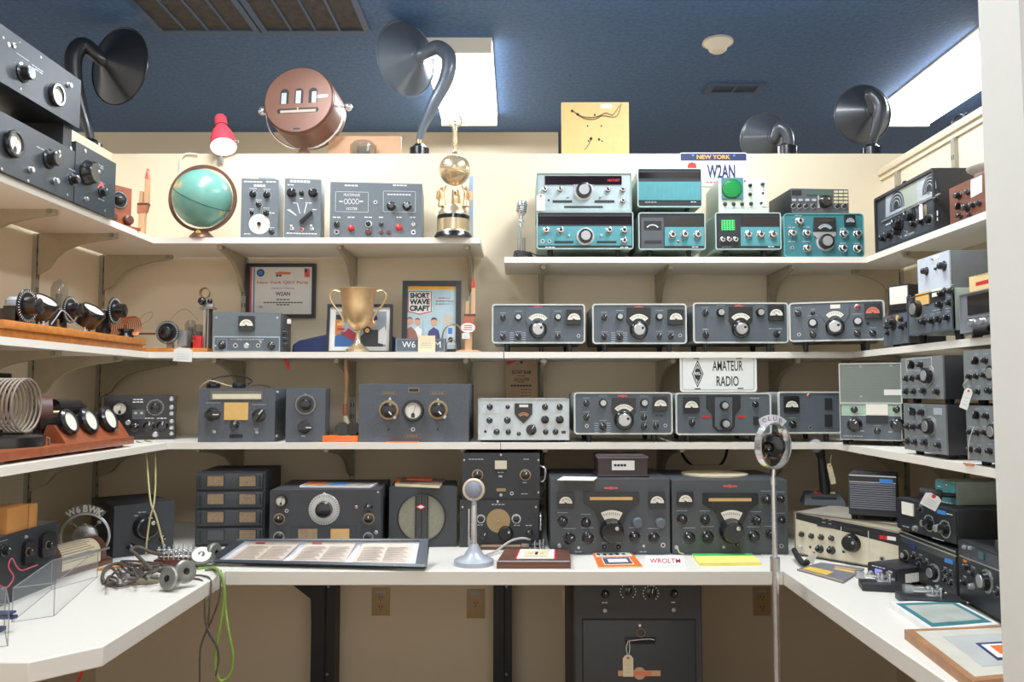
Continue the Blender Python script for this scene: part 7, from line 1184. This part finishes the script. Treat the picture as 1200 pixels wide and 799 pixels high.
# lowest right shelf
Xd = X3R+.016
def combo(name, label, pxl, pxr, zlow, ztp, first=True):
    Lk = lambda f, y: (pxl+(pxr-pxl)*f)
    def py(f, v): # v: 0 top..1 bottom in panel
        x = Lk(f, 0); a = atX(x, 0, Xd); zz = ztp-(ztp-zlow)*v; return x, project(Vector((Xd, Xd*F/(x-CX), zz)))
    it = [K(*py(f, v), r, st) for f, v, r, st in ((.26, .18, 4.6, 'p'), (.46, .18, 4.6, 'b'), (.12, .5, 4, 'b'), (.26, .5, 4, 'b'), (.42, .48, 4, 'b'), (.66, .45, 10.6, 'Q'), (.12, .82, 4, 'b'), (.3, .82, 4, 'b'), (.54, .80, 4.6, 'b'), (.86, .82, 4.4, 'b'))]
    return it
def project(w):
    d = w-CAM; c, s = math.cos(TH), math.sin(TH); yf = d.y*c+d.z*s; zu = -d.y*s+d.z*c; return CY-zu*F/yf
SGP = mat('silver grey panel', (124, 129, 129), .4, m=.15)
zb1 = atX(1081, 473, Xd).z; zb2 = atX(1081, 418, Xd).z; zmid = atX(1081, 470.5, Xd).z
t = rdev('transceiver', 'silver-fronted black-cased transceiver, lower of the far pair on right shelf', Xd, 1058.5, 1107.5, z3, zb1, .27, combo('', '', 1058.5, 1107.5, z3+.014, zb1)+[('f', 1094, 478, 1104, 486, DIM)], BLK, SGP, True, lab=DIM)
t = rdev('transceiver', 'silver-fronted black-cased transceiver, upper of the far pair on right shelf', Xd, 1057, 1106, zb1+.001, zb2, .27, combo('', '', 1057, 1106, zb1+.014, zb2)+[('o', 1062, 419.6, 1092, 434, WHT)], BLK, SGP, True, lab=DIM)
t = rdev('transceiver', 'silver-fronted black-cased transceiver, lower of the near pair on right shelf', Xd-.012, 1131.5, 1186, z3, zb1, .27, combo('', '', 1131.5, 1186, z3+.014, zb1), BLK, SGP, True, lab=DIM)
t = rdev('transceiver', 'silver-fronted black-cased transceiver, upper of the near pair on right shelf', Xd-.012, 1130.5, 1185, zb1+.001, zb2+.004, .27, combo('', '', 1130.5, 1185, zb1+.014, zb2), BLK, SGP, True, lab=DIM)
tagcard('cream paper tag tilted in front of the upper near transceiver', 1132.6, 467, 10, 25, 0, True, -62, Xd-.03, PAP, True, 20)
q = atX(1133, 538.4, Xd-.02); q.z = z3; b = MB(); b.vprism([(q.x-.0, q.y-.025), (q.x+.006, q.y-.025), (q.x+.006, q.y+.02), (q.x-.0, q.y+.02)], z3, z3+.003, ORG); b.tube(spline([Vector((q.x+.006, q.y, z3+.004)), atX(1135, 520, Xd-.03), atX(1141, 500, Xd-.03)]), .001, PAP, 5); single('tag_label', b, 'orange tag lying on the shelf edge below the near transceivers', 'tag')
# corner speaker and receiver facing the room
MS = mat('pale mesh grille', (150, 158, 150), .5, var=.2, vs=500)
at = ('R', 2.86, z3, -28)
t = dev('receiver', 'grey receiver with pale green strip and white dial window in the right corner', 'radio', at, (984.4, 473, 1057, 515.6), .26, BLK, GREY, [('f', 986, 474.6, 1056, 486, mat('mint strip', (168, 196, 172), .45)), ('w', 1015, 473.8, 1040.6, 486.4, MFACE, .004, 'dial_window'), ('w', 1015, 486.8, 1040.8, 496, BLK, .005, 'dial_bar'), K(1001.6, 497.6, 8.4), K(1052, 497.4, 8), K(1001, 479.6, 4), K(1050.4, 479.6, 4), K(1028, 505, 4, 'p', 0), ('f', 986, 486.2, 1056, 487, WHT, 2), ('d', 1000, 511, 24, 1), ('d', 1011, 505, 6), ('d', 1044, 506, 6)], feet=[990, 1050], lab=DIM, rim=RIM, lip=.002)
zt = z3+t.box[3]
t = dev('speaker', 'wide grey mesh-front loudspeaker on top of the corner receiver', 'speaker', ('R', 2.865, zt+.001, -28), (983.4, 425.4, 1057, 470), .2, BLK, MS, [('w', 1036, 456.4, 1057, 463, PAP, .003, 'name_plate'), ('d', 1041, 459.6, 7, 2, INK), ('d', 1051, 459.6, 6, 2, INK), K(1008.6, 429.4, 1.4, 'o'), K(1044, 428.4, 1.4, 'o'), K(1009, 464.4, 1.4, 'o')], lab=None, rim=RIM, lip=.003)
b = MB(); x0, z0, x1, z1 = t.box
for i in range(26): zz = z0+.008+(z1-z0-.016)*i/25; b.box(x0+.006, -.0035, zz-.0006, x1-.006, -.0015, zz+.0006, mat('mesh wire', (120, 130, 122), .5))
t.part('grille_mesh', b)
# ================================================================ RIGHT COUNTER
t = dev('transceiver', 'beige transceiver with black top band and round tuning knob on right counter', 'radio', ('Z', (932, 650), (1058, 672), zd), (932, 607.6, 1058, 659), .26, mat('beige cabinet', (150, 142, 128), .5), mat('beige panel', (212, 202, 176), .45), [
    ('pp', [(933, 601.6), (1058, 622.6), (1058, 640), (933, 614)] if False else [(933, 599.4), (1059, 624), (1059, 641), (933, 608)], INK), ('pp', [(933.4, 599.6), (1059, 624.2), (1059, 626), (933.4, 600.6)], SIL, 2), ('d', 966, 608, 5, 1, WHT), ('d', 973, 609.6, 5, 1, WHT), ('d', 966, 612, 5, 1, WHT), ('d', 973, 613.6, 5, 1, WHT)]+[('w', 958, 614.4, 982, 618, BLK, .003, 'slot'), ('w', 988.6, 619, 1013, 623, BLK, .003, 'slot')]+
    [K(939.6, 625.8, 3.4), K(951, 627.8, 3.4), K(962.6, 629.2, 3.6), K(974.6, 630.4, 3.4), K(961, 643, 4.8), K(974.6, 644.4, 5), K(998.6, 636, 10.6, 'T', .5), K(949.8, 641, 1.6, 'd'), K(988.6, 646.4, 1.6, 'd'), K(1034, 654.6, 3.4, 'j'), K(938, 641.6, 3, 'S')]+[('w', 1031, 627.6, 1040, 632, RED, .002, 'badge'), ('w', 1040, 628.6, 1050, 633, PAP, .002, 'badge'), ('pp', [(985.4, 617), (986.2, 617), (986.2, 652), (985.4, 652)], RIM, 2), ('pp', [(1017.4, 622), (1018.2, 622), (1018.2, 658), (1017.4, 658)], RIM, 2)], feet=[940, 1048], lab=None, rim=mat('beige trim', (120, 112, 100), .4), lip=.003)
zK = zd+t.box[3]; TK = t
# desk mic on the beige set
p = atZ(964, 590, zK); s = p.y/F; t = T('desk_microphone', 'black desk microphone with grey head standing on the beige transceiver', 'microphone', (p.x, p.y, zK), -12); q = lambda x, y: t.P(x, y, 0)
b = MB(); b.add([(-.075, -.055, 0), (.075, -.055, 0), (.075, .06, 0), (-.075, .06, 0), (-.07, -.05, .020), (.07, -.05, .020), (.06, .05, .042), (-.06, .05, .042)], [(0, 3, 2, 1), (4, 5, 6, 7), (0, 1, 5, 4), (1, 2, 6, 5), (2, 3, 7, 6), (3, 0, 4, 7)], GREYD); b.box(-.045, -.046, .020, .045, -.012, .028, RUB, .003); t.part('base', b)
b = MB(); b.box(-.03, .018, .036, .025, .03, .042, RED); b.box(.025, .018, .036, .05, .03, .042, PAPC); t.part('press_bar_label', b)
a = q(969, 582); c = q(963, 532); b = MB(); b.tube([(a.x, .03, .03), (a.x*.7+c.x*.3, .03, a.z*.6+c.z*.4), (c.x, .02, c.z)], [.020, .018, .013], BLK, 12); t.part('neck', b)
b = MB(); d = q(956, 524); b.tube([(c.x, .02, c.z-.01), (d.x+.008, -.005, d.z+.006), (d.x, -.02, d.z+.006)], [.016, .022, .022], BLK, 14); b.sphere((d.x-.006, -.036, d.z+.008), .026, mat('grey windscreen', (138, 140, 146), .7, var=.2, vs=500), 16); t.part('microphone_head', b)
tagcard('tan paper tag tied to the neck of the black desk microphone', 974, 555, 6, 24, p.y-.035, True, 0, None, PAPC, True, -12)
# small slatted speaker
t = dev('speaker', 'small black slatted loudspeaker with blue badge on the beige transceiver', 'speaker', ('R', 2.66, zK, -28), (994.4, 556.6, 1050.4, 604), .16, BLK, BLK, [('gr', 996, 566, 1049.6, 597, INK, 12, mat('slate slat', (112, 114, 124), .4), 'x'), ('w', 1030.6, 561.4, 1046.4, 566.4, BLU, .003, 'badge'), ('f', 995, 557, 1050, 558.4, SIL), ('f', 995, 564.8, 1050, 565.6, SIL)], lab=None, feet=[1000, 1044], bev=.003)
# black stack
q0, q1 = (1054, 690-14), (1123, 716)
Xs = atZ(1090, 697, zd).x
t = dev('transceiver', 'black transceiver with blue badge, bottom of the two-high stack on right counter', 'radio', ('Z', (1053.6, 677), (1122.6, 704), zd), (1054, 626.6, 1122, 676), .22, BLK, mat('satin black panel', (36, 38, 42), .35), [], lab=None)
for o in list(t.o.children): bpy.data.objects.remove(o)
def stack(t, its, z0, z1, x0, x1, depth, panel, feet=True, body=BLK):
    fh = .012 if feet else 0; b = MB(); b.box(x0, 0, z0+fh, x1, depth, z1, body, .003); t.part('cabinet', b); pm = MB(); pm.box(x0+.003, -.003, z0+fh+.003, x1-.003, .003, z1-.003, panel); items(t, its, pm, -.003, DIM); t.part('front_panel', pm)
    if feet:
        for x in (x0+.025, x1-.025):
            for y in (.03, depth-.03): b = MB(); b.cyl((x, y, z0), (x, y, z0+fh+.002), .011, RUB, n=12); t.part('foot', b)
SBK = mat('satin black panel', (36, 38, 42), .35)
xl, xr = t.uv(1053.6, 655)[0], t.uv(1122.6, 672)[0]; zt = t.uv(1088, 634)[1]
stack(t, [('pp', [(1056, 627), (1120, 652), (1120, 660), (1056, 634)], mat('smoked display', (58, 62, 72), .2)), ('pp', [(1055, 626), (1121, 651), (1121, 652.6), (1055, 627.4)], SIL, 2), ('w', 1108, 655, 1117.6, 660, BLU, .003, 'badge'), K(1095, 671, 9.4, 'Q'), K(1061.6, 650.6, 5.4, 'Q'), K(1065, 667, 3.4, 'S'), K(1073.6, 669.6, 3.4, 'S'), K(1071, 652, 3), K(1079, 655, 3), K(1077, 661, 2.4), K(1086, 659, 2.4), K(1108, 670, 3), K(1114, 673, 3), K(1108, 680, 3), K(1115, 684, 3), ('w', 1067, 637, 1073, 643, NAVY, .002, 'display')], 0, zt, xl, xr, .24, SBK)
lc = t.loc; rt_ = math.degrees(t.rot)
t2 = T('transceiver', 'black transceiver with white meter and two ringed dials, top of the two-high stack', 'radio', (lc.x, lc.y, zd+zt+.001), rt_); ztp = t2.uv(1087, 590)[1]
xl, xr = t2.uv(1051.4, 600)[0], t2.uv(1122.6, 620)[0]
stack(t2, [('w', 1058, 589, 1071, 603.4, MFACE, .004, 'meter_face'), ('w', 1099, 598, 1108.6, 602.4, BLU, .003, 'badge'), K(1089.4, 613, 10.4, 'D'), K(1108, 620, 11, 'D'), K(1085, 613, 4.8, 'S'), K(1100.6, 619, 5, 'S'), K(1073.6, 619, 3.4, 'S'), K(1079, 597, 3, 'b'), ('d', 1062, 617, 8), ('d', 1113, 602.6, 8, 1, WHT), ('pp', [(1053, 620.6), (1120, 646), (1120, 647.4), (1053, 622)], SIL), ('d', 1100, 632, 14)], 0, ztp, xl, xr, .24, SBK)
ztop = zd+zt+.001+ztp
# teal faced small box on the stack
t = T('wattmeter', 'small pale box with teal face and black plug, on the black stack', 'meter', (lc.x+.06, lc.y-.035, ztop+.001), rt_); 
q = t.uv(1109, 563); xl, xr = t.uv(1096.6, 576)[0], t.uv(1121.6, 580)[0]; h = q[1]
stack(t, [K(1109, 569, 1.8, 'l'), K(1117, 581, 4, 'S'), ('d', 1101, 570, 5, 1, WHT), ('d', 1110, 589, 12, 1.4, WHT)], 0, h, xl, xr, .26, TEAL, False, PGRN)
x, z = t.uv(1112, 580, -.02); b = MB(); b.cyl((x+.01, -.006, z), (x-.01, -.04, z), .007, RUB, n=12); b.cyl((x-.008, -.036, z), (x-.045, -.08, z+.003), .014, RUB, n=14); t.part('cable_plug', b)
pt = atY(1091, 587, lc.y-.10); tagcard('white paper tag hanging from the black plug on the teal-faced box', 1091, 587, 18, 17, lc.y-.12, False, -20, None, PAP, True, 28)
# right near black transceiver
t = T('transceiver', 'black transceiver with large ringed tuning knob at the wall end, right counter', 'radio', (0, 0, zd)); A = atZ(1127, 707, zd); B2 = atZ(1186, 741, zd); bpy.data.objects.remove(t.o)
t = T('transceiver', 'black transceiver with large ringed tuning knob at the wall end, right counter', 'radio', (A+B2)/2, math.degrees(math.atan2(B2.y-A.y, B2.x-A.x))); xl, xr = t.uv(1124.6, 670)[0], t.uv(1185, 690)[0]; zt = t.uv(1150, 642)[1]
stack(t, [('pp', [(1127, 635), (1180, 656), (1180, 672), (1127, 650)], mat('smoked display', (58, 62, 72), .2)), ('w', 1148, 647, 1154, 655, mat('teal display', (50, 90, 90), .3), .003, 'display'), ('pp', [(1125, 650), (1182, 672), (1182, 673.6), (1125, 651.6)], SIL, 2), K(1157, 681, 12.4, 'Q'), K(1135, 664, 5), K(1141, 672, 4.4), K(1131, 682, 4), K(1140, 687, 4, 'S'), K(1131, 641, 2.6, 'S'), K(1138, 642, 2.6, 'S'), ('f', 1129, 656, 1133, 659, ORG), K(1170, 695, 4)], 0, zt, xl, xr, .24, SBK)
zz_ = zd+zt
b = MB(); c = t.M @ Vector((.09, .05, zt+.001)); b.M = Matrix.Translation(c) @ Matrix.Rotation(t.rot, 4, 'Z'); b.box(-.05, -.04, 0, .05, .06, .03, mat('umber parts', (66, 54, 46), .5), .004); single('brown_case', b, 'small brown case on the black transceiver at the wall end', 'case')
# QRP set and paddles
def ongrid(px, py): return atZ(px, py, zd)
A = ongrid(1012, 681); B2 = ongrid(1053, 691); t = T('qrp_transceiver', 'small black box set with lit blue display, right counter', 'radio', (A+B2)/2+Vector((0.0, .04, 0)), math.degrees(math.atan2(B2.y-A.y, B2.x-A.x))-6); xl, xr = t.uv(1017, 670)[0], t.uv(1052, 676)[0]; zt = t.uv(1032, 662)[1]
stack(t, [('w', 1026, 667, 1034, 673, mat('lit blue display', (120, 130, 230), .3, emit=.8), .003, 'display'), K(1021, 672, 3.6, 'S'), K(1040, 677, 4, 'W'), K(1047, 680, 3, 'S'), ('d', 1030, 664.4, 16, 1, WHT), ('d', 1044, 670, 6, 2, WHT)], 0, zt, xl, xr, .13, BLK, True)
b = MB(); b.box(xr, .03, .014, xr+.001, .11, .04, PAP); t.part('side_label', b)
def paddle(label, base, rot, bx, by, bz):
    t = T('paddle_key', label, 'telegraph key', base, rot); b = MB(); b.box(-bx, -by, 0, bx, by, bz, BLK, .002); t.part('base', b)
    b = MB(); b.box(-.010, -.014, bz, .026, .018, bz+.006, CHR, .001); b.cyl((.005, -.008, bz+.008), (.005, -.008, bz+.026), .004, CHR); b.cyl((.005, .012, bz+.008), (.005, .012, bz+.026), .004, CHR); t.part('post_block', b)
    for y in (-.007, .010): b = MB(); b.box(-.05, y-.0015, bz+.014, .026, y+.0015, bz+.018, CHR); b.add([(-.066, y-.003, bz+.008), (-.042, y-.001, bz+.010), (-.042, y-.001, bz+.026), (-.066, y-.003, bz+.030)], [(0, 1, 2, 3)], CHR); b.box(-.068, y-.003, bz+.008, -.045, y, bz+.028, GLS); t.part('finger_paddle', b)
    for x, y in ((.025, -.012), (.025, .016), (-.004, .0)): b = MB(); b.lathe([(.003, 0), (.003, .022), (.006, .022), (.006, .027), (0, .027)], CHR, (x, y, bz), n=12); t.part('adjust_screw', b)
    return t
c = ongrid(1029, 689); paddle('chrome paddle key in front of the small black box set', (c.x, c.y-.015, zd), -14, .055, .035, .022)
c = ongrid(1092, 706); paddle('chrome paddle key on a wide flat black base, right counter', (c.x-.01, c.y-.01, zd), -10, .078, .045, .020)
b = MB(); b.tube(spline([ongrid(x, y)+Vector((0, 0, h)) for x, y, h in ((1126, 700, .004), (1118, 706, .006), (1108, 703, .02))]), .003, PAPC, 6); single('probe', b, 'pale thin stick beside the wide paddle key', 'stick')
# flat things
slab('calendar_book', 'grey book with yellow panel lying in front of the beige transceiver', 'book', C((962, 661), (1013, 668), (988, 684), (934, 668.6)), zd, .006, mat('slate cover', (112, 112, 118), .5), lambda q, x: (q(.06, .12, .60, .42, mat('book yellow', (226, 186, 70), .5)), q(.5, .6, .95, .72, YELD), q(.42, .78, .9, .84, YELD), q(.0, 0, 1, .03, WPL)))
p = ongrid(941, 655); b = MB(); b.tube(spline([ongrid(x, y)+Vector((0, 0, h)) for x, y, h in ((931, 655, .03), (936, 661, .02), (942, 665, .014), (949, 662, .016))]), .010, RUB, 8); single('hand_microphone', b, 'black hand microphone lying in front of the beige transceiver', 'microphone')
q = ongrid(951, 664); tagcard('white paper tag leaning in front of the beige transceiver', 951.6, 652.4, 9, 15, q.y-.0, True, 0, None, PAP, True, 24)
slab('picture_frame', 'white frame with teal mat and grey print lying on the right counter', 'framed print', C((1042, 712), (1118, 710), (1172, 739), (1092, 746)), zd, .016, mat('white frame paint', (236, 234, 228), .4), lambda q, x: (q(.06, .08, .94, .92, TEALD, .0008), q(.14, .18, .86, .82, mat('grey print', (178, 182, 172), .4, var=.15, vs=14), .0016)), frame='frame')
slab('picture_frame', 'brown wooden frame with pale mat and small dark picture, nearest on right counter', 'framed print', C((1060, 748.6), (1190, 743), (1260, 800), (1140, 812)), zd, .022, mat('brown oak frame', (166, 118, 78), .45, var=.2, vs=30, wood=1), lambda q, x: (q(.07, .06, .93, .94, mat('pale mat', (206, 200, 186), .5), .0008), q(.24, .2, .76, .80, mat('frosted print', (196, 196, 192), .3, var=.1, vs=10), .0016), q(.44, .28, .72, .62, NAVY, .0024), q(.47, .32, .69, .58, PAP, .003), q(.53, .38, .66, .54, ORG, .0036)), frame='frame')
q = ongrid(1150, 728); 

b = MB(); b.tube(spline([atY(x, y, 3.2) for x, y in ((1107, 540), (1109, 552), (1104, 566), (1094, 575), (1084, 577), (1078, 590))]), .005, RUB, 7); single('cable', b, 'black cable curving down the right wall below the lowest shelf', 'cable')
